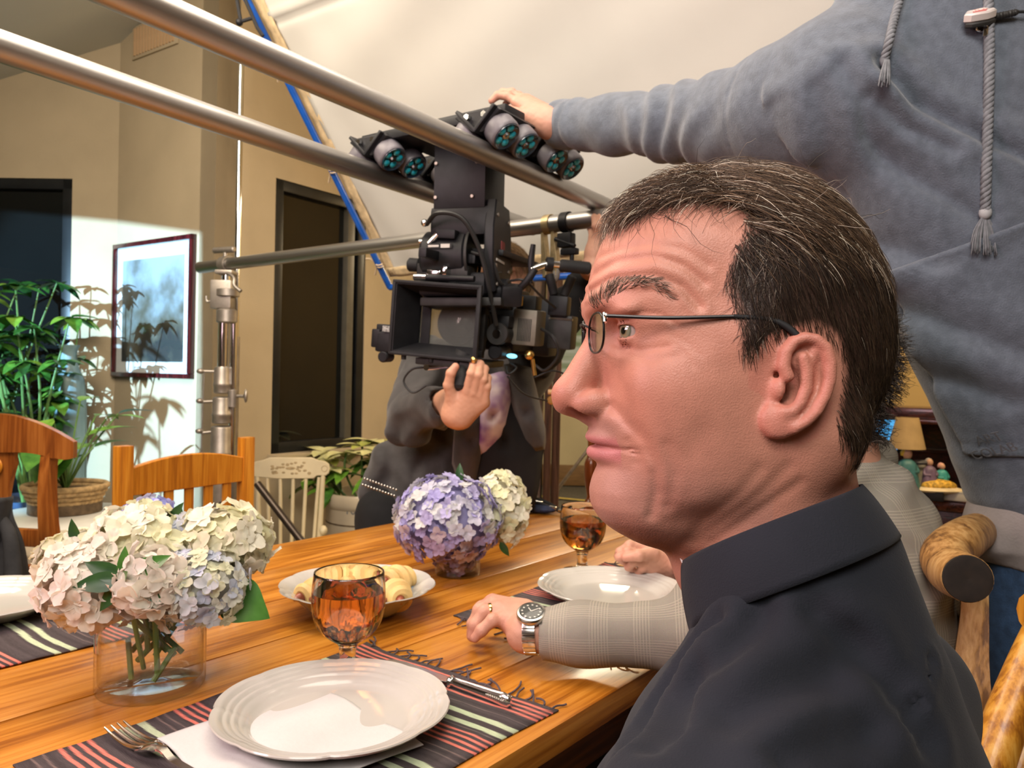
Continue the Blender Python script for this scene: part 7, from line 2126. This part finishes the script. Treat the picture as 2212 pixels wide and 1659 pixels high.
# ------------------------------------------------------------------ standing man in the blue-grey hoodie
TX = 1.22
hm = thing('person', 'standing man in blue-grey hoodie reaching over to steady the camera dolly', 'person', (PY(2300, 1000, TX)[0], TX, 0))
m_hood2 = M('blue_grey_fleece', (.098, .114, .143), rough=.95, var=.14, vscale=60, bump=.55, bscale=420, sheen=.35, spec=.12)
ch = PY(2105, 330, TX); hpz = PY(2370, 1060, TX); 
shj = PY(1815, 205, TX + .0); nk = PY(2090, -60, TX)
armp = [PY(1800, 215, TX + .01), PY(1690, 240, TX + .08), PY(1570, 262, TX + .18), PY(1450, 268, TX + .29), PY(1330, 268, TX + .42), PY(1203, 270, TX + .55)]
armr = [.112, .100, .080, .066, .059, .0535]
axis_t = unit(hpz - ch); Lt = np.linalg.norm(hpz - ch)
tx_ = unit(np.cross(axis_t, FW_)); tx_ = tx_ if tx_[0] > 0 else -tx_
TBm = np.stack([tx_, FW_, axis_t], 1)
TLV = np.array([-.35, -.22, -.08, .1, .25, .4, .52, .60, .66]); TWX = np.array([.09, .185, .222, .215, .200, .190, .186, .170, .150]); TWY = np.array([.07, .11, .135, .140, .138, .138, .140, .128, .118])
farL = PY(2400, 215, TX); farE = farL + np.array([.13, .03, -.30]); farW = farE + np.array([-.02, -.08, -.24])
cuff_d = unit(armp[-1] - armp[-2])
fold_lines = [([(1905, 130), (1990, 215), (2080, 275), (2212, 345)], .010, .020), ([(1830, 130), (1900, 270), (2000, 370), (2130, 470)], .007, .022), ([(1890, 200), (1960, 260), (2060, 320)], .007, .016), ([(1790, 170), (1850, 330), (1950, 480), (2050, 560)], .005, .026), ([(2010, 640), (2100, 700), (2212, 760)], .006, .03), ([(2060, 800), (2140, 830), (2212, 870)], .005, .025), ([(1720, 180), (1740, 300), (1800, 420)], .005, .02)]
def pxs(P):
    q = P - CAM0.astype(np.float32); w = q @ CF.astype(np.float32); w = np.where(np.abs(w) < 1e-3, 1e-3, w)
    return 1106 + FPX * (q @ CR.astype(np.float32)) / w, 829.5 - FPX * (q @ CU.astype(np.float32)) / w
# folds are laid out as 3-D curves on the chest plane
fold3 = [([tuple(((PY(x, y, TX - .13) - ch) @ TBm)[[0, 2]]) for x, y in pts], d_, w_) for pts, d_, w_ in fold_lines]
ARM_T = np.cumsum([0] + [np.linalg.norm(armp[i + 1] - armp[i]) for i in range(5)])
def torso_f(P, grow_=0.0):
    q = (P - ch.astype(np.float32)) @ TBm.astype(np.float32)
    wx = np.interp(q[:, 2], TLV, TWX) + grow_; wy = np.interp(q[:, 2], TLV, TWY) + grow_
    k = np.sqrt((q[:, 0] / wx) ** 2 + (q[:, 1] / wy) ** 2)
    f = (k - 1) * np.minimum(wx, wy)
    return smax(smax(f, q[:, 2] - .655, .02), -q[:, 2] - .33, .03), q
def hoodie_sdf(P):
    f, q = torso_f(P)
    f = smin(f, cap(P, shj, farL, .100, .10), .06)
    f = smin(f, chain(P, [farL, farE, farW], [.098, .072, .052], .03), .05)
    ar = chain(P, armp, armr, .03)
    # sleeve wrinkles: rings along the arm
    ax = (P @ unit(armp[-1] - armp[0]).astype(np.float32)); ax = ax - float(armp[0] @ unit(armp[-1] - armp[0]))
    env = np.exp(-((ax - .33) / .16) ** 2) + .4 * np.exp(-((ax - .62) / .10) ** 2)
    ar = ar + .0042 * env * (np.sin(ax * 78 + 2.6 * np.sin(P[:, 2] * 31 + 1) + 16 * P[:, 2] + 1.5 * np.sin(ax * 19)) + .5 * np.sin(ax * 41 - 30 * P[:, 2]))
    cf = (P - armp[-1].astype(np.float32)) @ cuff_d.astype(np.float32)
    ar = ar + .0035 * np.exp(-((cf + .060) / .004) ** 2)                 # cuff seam
    f = smin(f, ar, .05)
    f = smin(f, cap(P, nk - upz * .02, ch - axis_t * .2, .10, .10), .06)
    for pts, d_, w_ in fold3:
        m = (q[:, 1] < -.02) & (np.abs(f) < .05)
        if m.any():
            dd, _ = poly2(q[m, 0], q[m, 2], pts)
            f[m] = f[m] + d_ * (np.exp(-(dd / (w_ * .55)) ** 2) - .9 * np.exp(-((dd - w_ * 1.1) / w_) ** 2))
    f = f + .0022 * vnoise(P, 21, 6) + .0012 * vnoise(P, 55, 8)
    # bottom rib band
    f = f + .004 * np.exp(-((q[:, 2] - .595) / .004) ** 2) + np.where(q[:, 2] > .6, .0012 * np.sin(q[:, 0] * 700), 0)
    # armhole seam
    sm = np.abs(ax - .13); f = f + .0022 * np.exp(-(sm / .0028) ** 2) * (np.abs(q[:, 2] + .02) < .3)
    f = smax(f, cf, .003); f = smax(f, -cap(P, armp[-1] + cuff_d * .1, armp[-1] - cuff_d * .015, .046), .003)
    return f
lo = np.minimum.reduce([*armp, ch, hpz]) - .14; hi = np.maximum.reduce([*armp, ch, hpz, farL, nk]) + .14
lo[0] -= .0; hi[0] = farE[0] + .12; lo[1] = TX - .25; hi[2] = min(hi[2], PY(2100, -160, TX)[2])
V_, Q_ = implicit(hoodie_sdf, lo, hi, .0056)
add('hoodie', mesh_of(V_, Q_, True, None), m_hood2, hm)
# front surface finder for details lying on the hoodie
def on_hoodie(px, py, lift=.003):
    ds = np.linspace(TX - .30, TX + .1, 400)
    P = np.array([PY(px, py, d) for d in ds]).astype(np.float32)
    f = hoodie_sdf(P); k = np.argmax(f < 0)
    return PY(px, py, ds[k]) - FW_ * lift if f[k] < 0 else PY(px, py, TX - .12)
# kangaroo pocket: raised panel
pocket_px = [(1968, 572), (2260, 460), (2300, 700), (2290, 990), (2075, 1003), (2040, 985), (2030, 880), (1985, 790), (1966, 740)]
pk2 = [tuple(((PY(x, y, TX - .12) - ch) @ TBm)[[0, 2]]) for x, y in pocket_px]
def pocket_sdf(P):
    f = hoodie_sdf(P) - .006
    q = (P - ch.astype(np.float32)) @ TBm.astype(np.float32)
    d, _ = poly2(q[:, 0], q[:, 2], pk2, True); d = np.where(inpoly(q[:, 0], q[:, 2], pk2), -d, d)
    st = .0014 * (np.exp(-((d + .012) / .0016) ** 2) + np.exp(-((d + .020) / .0016) ** 2))
    return smax(smax(f + st, d, .004), q[:, 1] + .02, .01)
plo = PY(1955, 1010, TX - .2); phi_ = PY(2300, 440, TX)
V_, Q_ = implicit(pocket_sdf, (plo[0] - .12, TX - .24, plo[2] - .05), (1.1, TX + .02, phi_[2] + .05), .0042)
add('pocket', mesh_of(V_, Q_, True, None), m_hood2, hm)
# drawstrings: twisted cord and tassels
m_string = M('grey_cord', (.16, .165, .18), rough=.9, var=.2, vscale=120)
def cord(pts, r, name='drawstring'):
    path = spline(pts, 14); m = len(path)
    T = np.gradient(path, axis=0); T /= np.linalg.norm(T, axis=1)[:, None]
    s = np.cumsum(np.r_[0, np.linalg.norm(np.diff(path, axis=0), axis=1)])
    path = np.stack([np.interp(np.linspace(0, s[-1], int(s[-1] / .0016)), s, path[:, k]) for k in range(3)], 1)
    T = np.gradient(path, axis=0); T /= np.linalg.norm(T, axis=1)[:, None]
    x = np.cross(T, FW_); x /= np.linalg.norm(x, axis=1)[:, None]; y = np.cross(T, x)
    L_ = np.linspace(0, s[-1], len(path)); out = []
    for k in range(3):
        a_ = L_ / .0075 * 2 * math.pi / 3 + k * 2 * math.pi / 3
        out.append(tube(path + (np.cos(a_)[:, None] * x + np.sin(a_)[:, None] * y) * r * .5, r * .58, 6))
    return add(name, J(*out), m_string, hm, angle=None)
def tassel(p, d, n, ln, spread):
    out = []
    for k in range(n):
        a_ = random.uniform(-1, 1)
        q = p + d * ln * random.uniform(.75, 1.05) + RT * a_ * spread - FW_ * random.uniform(0, .008)
        out.append(tube(spline([p + RT * a_ * .003, (p + q) / 2 + RT * a_ * spread * .25, q], 3), [.0012, .0012, .0007], 5))
    add('tassel', J(*out), m_string, hm, kind='stuff', angle=None)
L1 = [on_hoodie(x, y, .014) for x, y in ((1945, -30), (1924, 40), (1912, 90), (1900, 140))]
cord(L1, .0060); tassel(L1[-1] - upz * .002 - FW_ * .008, unit(-upz - RT * .25 - FW_ * .25), 26, .045, .008)
add('string_knot', ball(L1[-1], (.0065, .0065, .009), 12, 8), m_string, hm)
L2 = [on_hoodie(x, y, .007) for x, y in ((2128, -30), (2130, 60), (2130, 170), (2127, 280), (2124, 380), (2122, 462))]
cord(L2, .0068); tassel(L2[-1] - upz * .004, unit(-upz), 46, .055, .022)
add('string_knot', ball(L2[-1], (.0085, .0085, .010), 12, 8), M('pale_thread', (.34, .34, .35), rough=.8, var=.1), hm)
# embossed chest-pocket print
for txt, px, py, sz in (('ART', 2112, 945, .022), ('COLAB', 2122, 972, .022)):
    tv, tf = text_mesh(txt, sz, .0008)
    c_ = on_hoodie(px, py, .016); tl = R_(7)
    xd = unit(on_hoodie(px + 26, py - 6, .016) - on_hoodie(px - 26, py + 6, .016)); zd = unit(np.cross(xd, FW_)); zd = zd if zd[2] > 0 else -zd
    c_ = c_ - FW_ * .011; W_ = c_ + tv[:, :1] * xd + tv[:, 1:2] * zd - tv[:, 2:3] * FW_
    add('print_lettering', (W_, tf), M('tonal_print', (.13, .14, .155), rough=.8, var=.1) if txt == 'ART' else bpy.data.materials['tonal_print'], hm, smooth=False, kind='stuff')
# t-shirt hem and jeans
def tee_sdf(P):
    q = (P - hpz.astype(np.float32)) @ TBm.astype(np.float32)
    z = hpz[2] - P[:, 2]
    wx = .168 + .042 * np.clip(z / .09, 0, 1) + .010 * np.sin(P[:, 0] * 60 + z * 20) * np.clip(z / .08, 0, 1); wy = .125 + .028 * np.clip(z / .09, 0, 1) + .008 * np.sin(P[:, 0] * 45 + 1)
    k = np.sqrt((q[:, 0] / wx) ** 2 + (q[:, 1] / wy) ** 2)
    f = (k - 1) * .13
    return smax(smax(np.abs(f) - .003, z - .115 - .006 * np.sin(P[:, 0] * 25), .003), -z + .0, .003)
tb_ = hpz
V_, Q_ = implicit(tee_sdf, tb_ - np.array([.30, .24, .19]), tb_ + np.array([.26, .24, .08]), .0045)
add('tee_hem', mesh_of(V_, Q_, True, None), M('grey_tee', (.27, .235, .225), rough=.95, var=.08, vscale=30, bump=.3, bscale=300), hm)
kneeL = PY(2242, 1560, TX); 
fL = np.array([hpz[0] - .085, TX, hpz[2] - .06]); fR = np.array([hpz[0] + .10, TX, hpz[2] - .06])
def jeans_sdf(P):
    f = ell(P, hpz - upz * .03, (.155, .115, .15))
    for p, s in ((fL, -1), (fR, 1)):
        kn_ = np.array([p[0] + .005 * s, TX - .01, .50]); an_ = np.array([p[0] + .01 * s, TX + .02, .06])
        f = smin(f, smin(cap(P, p, kn_, .092, .068), cap(P, kn_, an_, .066, .052), .02), .03)
    return f + .002 * vnoise(P, 30, 9)
V_, Q_ = implicit(jeans_sdf, (hpz[0] - .27, TX - .16, 0.02), (hpz[0] + .3, TX + .16, hpz[2] + .1), .008)
add('jeans', mesh_of(V_, Q_, True, None), M('blue_denim', (.028, .062, .13), rough=.9, var=.25, vscale=60, bump=.5, bscale=500), hm)
# shoes, head (above the frame)
for p in (fL, fR): add('shoe', xf(ball((0, -.05, .045), (.05, .13, .05), 18, 10), (p[0], TX + .02, 0)), m_blk2, hm)
hh = nk + upz * .20
RH = np.stack([unit(-FW_ * .8 - RT * .6), unit(np.cross(upz, unit(-FW_ * .8 - RT * .6))), upz], 1)
add('body', color_mesh(hh + HV @ RH.T, HQ, np.tile(np.array([.55, .29, .2]), (len(HV), 1))), m_hand, hm)
fw = farW + np.array([0, -.01, -.03])
fing = [([fw + np.array([dx, -.01, -.085]), fw + np.array([dx * 1.1, -.025, -.12]), fw + np.array([dx * 1.1, -.02, -.15]), fw + np.array([dx, .0, -.17])], [.010, .0094, .0086, .0074]) for dx in (-.03, -.01, .01, .03)] + [([fw + np.array([-.035, -.02, -.03]), fw + np.array([-.055, -.04, -.07]), fw + np.array([-.05, -.045, -.10])], [.013, .011, .009])]
meta = [([fw, fw + np.array([dx, -.005, -.085])], [.026, .0150]) for dx in (-.03, -.01, .01, .03)]
V_, Q_ = hand([farW, fw, fw + np.array([0, 0, -.02])], [.03, .028, .027], meta, fing, .0035)
add('hand', color_mesh(V_, Q_, skin_cols(V_, (.48, .25, .18), [])), m_hand, hm)
# his hand over the dolly plate
dH = armp[-1][1]
def H5(px, py, dd): return PY(px, py, dH - .03 + dd * .6)
fing = [
    ([H5(1118, 222, .06), H5(1096, 208, .075), H5(1075, 206, .085), H5(1062, 218, .09)], [.0105, .0098, .0090, .0078]),      # index over the top
    ([H5(1128, 216, .085), H5(1106, 200, .10), H5(1086, 200, .11), H5(1068, 212, .12)], [.0105, .0098, .0090, .0078]),
    ([H5(1138, 216, .10), H5(1120, 206, .12), H5(1104, 212, .13), H5(1092, 224, .135)], [.0100, .0092, .0084, .0074]),
    ([H5(1150, 222, .11), H5(1138, 218, .13), H5(1126, 226, .14), H5(1118, 236, .145)], [.0090, .0084, .0078, .0068]),
    ([H5(1140, 252, .02), H5(1100, 240, .02), H5(1070, 238, .03), H5(1050, 245, .035)], [.0150, .0125, .0105, .0085])]
meta = [([H5(1190, 262, .0), H5(1120, 222, .06)], [.028, .0155]), ([H5(1190, 262, .01), H5(1130, 218, .085)], [.028, .0150]), ([H5(1190, 264, .02), H5(1140, 218, .10)], [.026, .0140]), ([H5(1188, 270, .02), H5(1150, 226, .11)], [.026, .0130]), ([H5(1190, 272, -.005), H5(1145, 252, .015)], [.030, .019])]
V_, Q_ = hand([armp[-1] - cuff_d * .06, armp[-1] + cuff_d * .01, H5(1185, 266, .01)], [.036, .034, .032], meta, fing, .0020)
add('hand', color_mesh(V_, Q_, skin_cols(V_, (.44, .23, .165), [f[0][-1] for f in fing], (.46, .18, .13))), m_hand, hm)

# small wireless clip hanging at the neck of the hoodie
wc_ = on_hoodie(2105, 40, .010)
wl = thing('wireless_clip', 'small silver clip-on device with red badge hanging on the hoodie', 'microphone clip', tuple(wc_))
xd = unit(RT * .97 + upz * .22); zd = unit(upz * .85 - FW_ * .5 - xd * ((upz * .85 - FW_ * .5) @ xd)); yd = np.cross(zd, xd)
FRM = np.stack([xd, yd, zd], 1)
m_clip = M('silver_plastic', (.62, .56, .54), rough=.3, metal=.2, var=.05)
hexp = [(-.024, -.004), (-.010, .014), (.012, .016), (.024, .006), (.020, -.008), (.004, -.016), (-.018, -.012)]
add('clip_body', xf(prism(hexp, -.006, .006, .002), wc_, FRM), m_clip, wl)
add('clip_base', xf(prism([(x * .95, y * .95 - .003) for x, y in hexp], -.013, -.0055, .002), wc_, FRM), m_dgrey, wl)
add('badge', xf(prism([(-.013, -.006), (-.004, .009), (.012, .010), (.015, .004), (.004, -.009)], .0058, .0066, .0002), wc_, FRM), M('red_badge', (.42, .12, .11), rough=.4, var=.1), wl)
tv, tf = text_mesh('WIPE', .0105, .0002)
add('badge_lettering', xf((tv, tf), wc_ + FRM @ np.array([.001, .002, .0069]), FRM @ rotz(.12)), M('badge_white', (.8, .76, .7), rough=.5, var=.02), wl, smooth=False, kind='stuff')
add('strain_relief', tube([wc_ + FRM @ np.array([.022 + k * .0016, -.002, -.006]) for k in range(22)], [.0052, .004] * 8 + [.003], 10), m_dgrey, wl)
cp_ = wc_ + FRM @ np.array([.056, -.002, -.006])
add('cable', tube(spline([cp_, cp_ + RT * .025 + upz * .004, cp_ + RT * .06 + upz * .03], 6), .0022, 8), m_blk2, wl)
add('clip_ring', J(xf(tube([(.008 * math.cos(t), .005 * math.sin(t), 0) for t in np.linspace(0, 6.283, 20)], .0012, 6), wc_ + FRM @ np.array([-.002, -.014, -.014]), FRM @ rotx(1.2))), m_chrome, wl)
add('clip_tag', xf(box((0, 0, 0), (.007, .0012, .009), .0004), wc_ + FRM @ np.array([.0, -.020, -.020]), FRM), m_chrome, wl)
# ------------------------------------------------------------------ camera operator crouching behind the camera
OD = 2.38
op = thing('person', 'camera operator in dark jacket crouching behind the hanging camera', 'person', (PY(1010, 1000, OD)[0], OD, 0))
m_jack = M('charcoal_denim_jacket', (.050, .047, .048), rough=.85, var=.3, vscale=14, bump=.4, bscale=260, sheen=.2)
m_jackb = M('black_cotton', (.008, .008, .009), rough=.9, var=.2, vscale=20)
def O3(px, py, dd=0.0): return PY(px, py, OD + dd)
shl = O3(935, 800, .05); shr = O3(1140, 790, .05); hipo = O3(985, 1190, .10)
elb = O3(885, 905, -.16); cufo = O3(968, 868, -.34)
def op_sdf(P):
    f = smin(cap(P, shl, shr, .090), ell(P, O3(1010, 940, .06), (.225, .15, .24)), .07)
    f = smin(f, ell(P, O3(985, 1085, .06), (.265, .17, .20)), .08)
    f = smin(f, chain(P, [shl, elb, cufo], [.088, .068, .052], .03), .05)
    f = smin(f, cap(P, O3(850, 1000, .0), O3(820, 1060, .02), .07, .055), .06)
    t = P[:, 0] * 30 + P[:, 2] * 22
    f = f + .0075 * np.sin(t + 2 * np.sin(P[:, 2] * 19) + 1.3 * np.sin(P[:, 0] * 33)) + .0045 * np.sin(P[:, 0] * 70 - P[:, 2] * 35 + 2 * np.sin(P[:, 1] * 30)) + .003 * vnoise(P, 60, 3)
    cf = (P - cufo.astype(np.float32)) @ unit(cufo - elb).astype(np.float32)
    return smax(smax(f, cf, .004), -cap(P, cufo + unit(cufo - elb) * .1, cufo - unit(cufo - elb) * .01, .046), .003)
lo = np.minimum.reduce([O3(780, 1180), cufo, elb, shl]) - .12; hi = np.maximum.reduce([O3(1180, 760), shr, hipo]) + .16
V_, Q_ = implicit(op_sdf, lo, hi, .0075)
xp, yp = pxs(V_.astype(np.float32))
add('jacket', mesh_of(V_, Q_, True, None), m_jack, op)
# open front: black inner shirt, flower print tee, hem band
def patch(name, pts, dd, mat, th=.02, res=16):
    """curved fabric panel through pixel outline, bulging towards the viewer"""
    P2 = np.array(pts, float); c = P2.mean(0)
    V = []; F = []; n = len(pts); K = 6
    for k in range(K + 1):
        s = k / K
        for p in P2:
            q = c + (p - c) * s; V.append(O3(q[0], q[1], dd - .05 * (1 - s * s)))
    for k in range(K):
        for i in range(n):
            j = (i + 1) % n; F.append((k * n + i, k * n + j, (k + 1) * n + j, (k + 1) * n + i))
    return add(name, thicken((np.array(V), F), -th), mat, op, angle=None)
def dens(pts, n=3):
    P = np.array(pts + [pts[0]], float); out = []
    for i in range(len(pts)):
        for k in range(n): out.append(P[i] + (P[i + 1] - P[i]) * k / n)
    return [tuple(p) for p in out]
patch('inner_shirt', dens([(1035, 830), (1100, 800), (1140, 880), (1165, 965), (1150, 1090), (1020, 1090), (1010, 1000)]), -.155, m_jackb)
m_flow = M('flower_print', (.66, .56, .58), rough=.9, col2=(.20, .08, .28), vscale=16, detail=2)
patch('flower_tee', dens([(1048, 822), (1100, 808), (1094, 860), (1086, 920), (1062, 965), (1030, 985), (1034, 920)]), -.185, m_flow)
patch('jacket_edge', dens([(1095, 790), (1135, 800), (1165, 930), (1166, 965), (1150, 960), (1118, 890)]), -.175, m_jack)
patch('jacket_edge', dens([(1000, 860), (1040, 850), (1034, 930), (1026, 1000), (1010, 1060), (990, 1000)]), -.180, m_jack)
# raised arm to the cross pipe
wp = along_px(aX, dX, 0, 1296)
a0, a1, a2 = O3(1150, 760, .0), O3(1226, 672, -.02), O3(1274, 592, -.05)
hwd = wp - upz * .03
V_, Q_ = implicit(lambda P: chain(P, [a0, a1, a2], [.088, .062, .045], .03) + .004 * np.sin(((P - a0) @ unit(a2 - a0)) * 60 + 3 * np.sin(P[:, 2] * 22)), np.minimum.reduce([a0, a1, a2]) - .12, np.maximum.reduce([a0, a1, a2]) + .12, .0065)
add('sleeve', mesh_of(V_, Q_, True, None), m_jackb, op)
d0 = hwd[1]
def H6(px, py, dd=0): return PY(px, py, d0 + dd)
fing = [([H6(1290, 508, -.02), H6(1286, 488, -.035), H6(1284, 470, -.02), H6(1286, 460, .01)], [.010, .0092, .0085, .0072]), ([H6(1300, 508, -.02), H6(1298, 486, -.036), H6(1297, 468, -.02), H6(1298, 458, .01)], [.010, .0092, .0085, .0072]),
        ([H6(1310, 510, -.015), H6(1310, 490, -.034), H6(1310, 470, -.02), H6(1310, 460, .01)], [.010, .009, .0082, .007]), ([H6(1280, 512, .0), H6(1276, 494, .03), H6(1280, 476, .035), H6(1284, 466, .03)], [.0098, .009, .0082, .007]), ([H6(1286, 520, .01), H6(1282, 500, .04), H6(1290, 480, .045)], [.0115, .010, .0085])]
meta = [([H6(1287, 545), H6(1290, 512, -.015)], [.024, .015]), ([H6(1287, 545), H6(1302, 512, -.015)], [.024, .015]), ([H6(1287, 545), H6(1282, 516, .005)], [.024, .014])]
V_, Q_ = hand([a2 * .7 + H6(1287, 550) * .3, H6(1282, 575), H6(1287, 545)], [.036, .028, .026], meta, fing, .0026)
add('hand', color_mesh(V_, Q_, skin_cols(V_, (.60, .33, .22), [f[0][-1] for f in fing])), m_hand, op)
# hand closed round the camera grip
d1 = CO[1] + .02
def H7(px, py, dd=0): return PY(px, py, d1 + dd)
fing = [([H7(1010, 842, -.035), H7(1019, 806, -.050), H7(1024, 784, -.030), H7(1012, 780, .02)], [.0120, .0108, .0098, .0085]), ([H7(1024, 846, -.035), H7(1033, 810, -.050), H7(1037, 787, -.030), H7(1024, 783, .02)], [.0118, .0106, .0096, .0084]),
        ([H7(1037, 854, -.030), H7(1044, 820, -.045), H7(1047, 797, -.028), H7(1034, 792, .02)], [.0112, .0100, .0092, .008]), ([H7(1047, 866, -.025), H7(1052, 836, -.038), H7(1054, 816, -.02), H7(1042, 810, .015)], [.0102, .0092, .0084, .0074]),
        ([H7(978, 862, -.02), H7(969, 832, -.035), H7(974, 806, -.045), H7(984, 792, -.045)], [.0150, .0122, .0108, .0090])]
meta = [([H7(986, 893, .0), H7(1010, 846, -.025)], [.029, .0175]), ([H7(990, 895, .0), H7(1024, 850, -.025)], [.029, .0175]), ([H7(994, 897, .0), H7(1036, 858, -.02)], [.028, .0165]), ([H7(998, 899, .0), H7(1045, 870, -.018)], [.026, .015]), ([H7(982, 890, .0), H7(978, 860, -.015)], [.028, .019])]
V_, Q_ = hand([cufo + unit(elb - cufo) * .06, cufo, H7(983, 896, .01)], [.036, .034, .032], meta, fing, .0024)
add('hand', color_mesh(V_, Q_, skin_cols(V_, (.60, .31, .20), [f[0][-1] for f in fing])), m_hand, op)
# head behind the camera
ho_ = PY(1092, 600, OD + .02)
RO = np.stack([unit(-FW_ * .95 - RT * .3), unit(np.cross(upz, unit(-FW_ * .95 - RT * .3))), upz], 1)
ocol = np.tile(np.array([.58, .30, .2]), (len(HV), 1)); oh = (HV[:, 2] > .10) | (HV[:, 0] < .02) & (HV[:, 2] > -.02)
ocol[oh] = (.22, .13, .06)
add('body', color_mesh(ho_ + (HV + np.array([0, 0, -.06])) @ RO.T, HQ, ocol), m_hand, op)
ids = rr.choice(np.where(oh & ~earm)[0], 1800); n = len(ids)
d = np.tile([-.4, 0, -1.0], (n, 1)) + rr.normal(0, .3, (n, 3)); nn = NV[ids]; d -= nn * (d * nn).sum(1)[:, None]; d /= np.linalg.norm(d, axis=1)[:, None]
vs, qs, cs_ = strands(HV[ids], d, nn, rr.uniform(.04, .07, n), np.array([[.30, .19, .09]]) * rr.uniform(.5, 1.3, (n, 1)), .0008, 5, .11, np.full(n, .006), rr.random(n))
add('hair', color_mesh(ho_ + (vs + np.array([0, 0, -.06])) @ RO.T, qs, cs_), m_hair, op)
# trousers and studded belt
lh = O3(860, 1150, .05)
V_, Q_ = implicit(lambda P: smin(smin(ell(P, O3(930, 1130, .08), (.24, .16, .14)), cap(P, O3(840, 1110, .0), O3(850, 1330, -.05), .10, .085), .05), smin(cap(P, O3(1080, 1130, .05), O3(1090, 1330, 0), .10, .085), cap(P, O3(850, 1330, -.05), np.array([O3(850, 1330)[0], OD + .1, .06]), .08, .06), .04), .05), np.array([O3(760, 1100)[0] - .05, OD - .3, .02]), np.array([O3(1180, 1100)[0] + .1, OD + .35, O3(900, 1030)[2] + .1]), .012)
add('trousers', mesh_of(V_, Q_, True, None), m_jackb, op)
for row in range(2):
    for k in range(12):
        p = O3(788 + k * 6.2 + row * -4, 1034 + k * 2.2 + row * 13, -.115)
        add('belt_stud', ball(p, .0042, 8, 6), m_chrome, op)
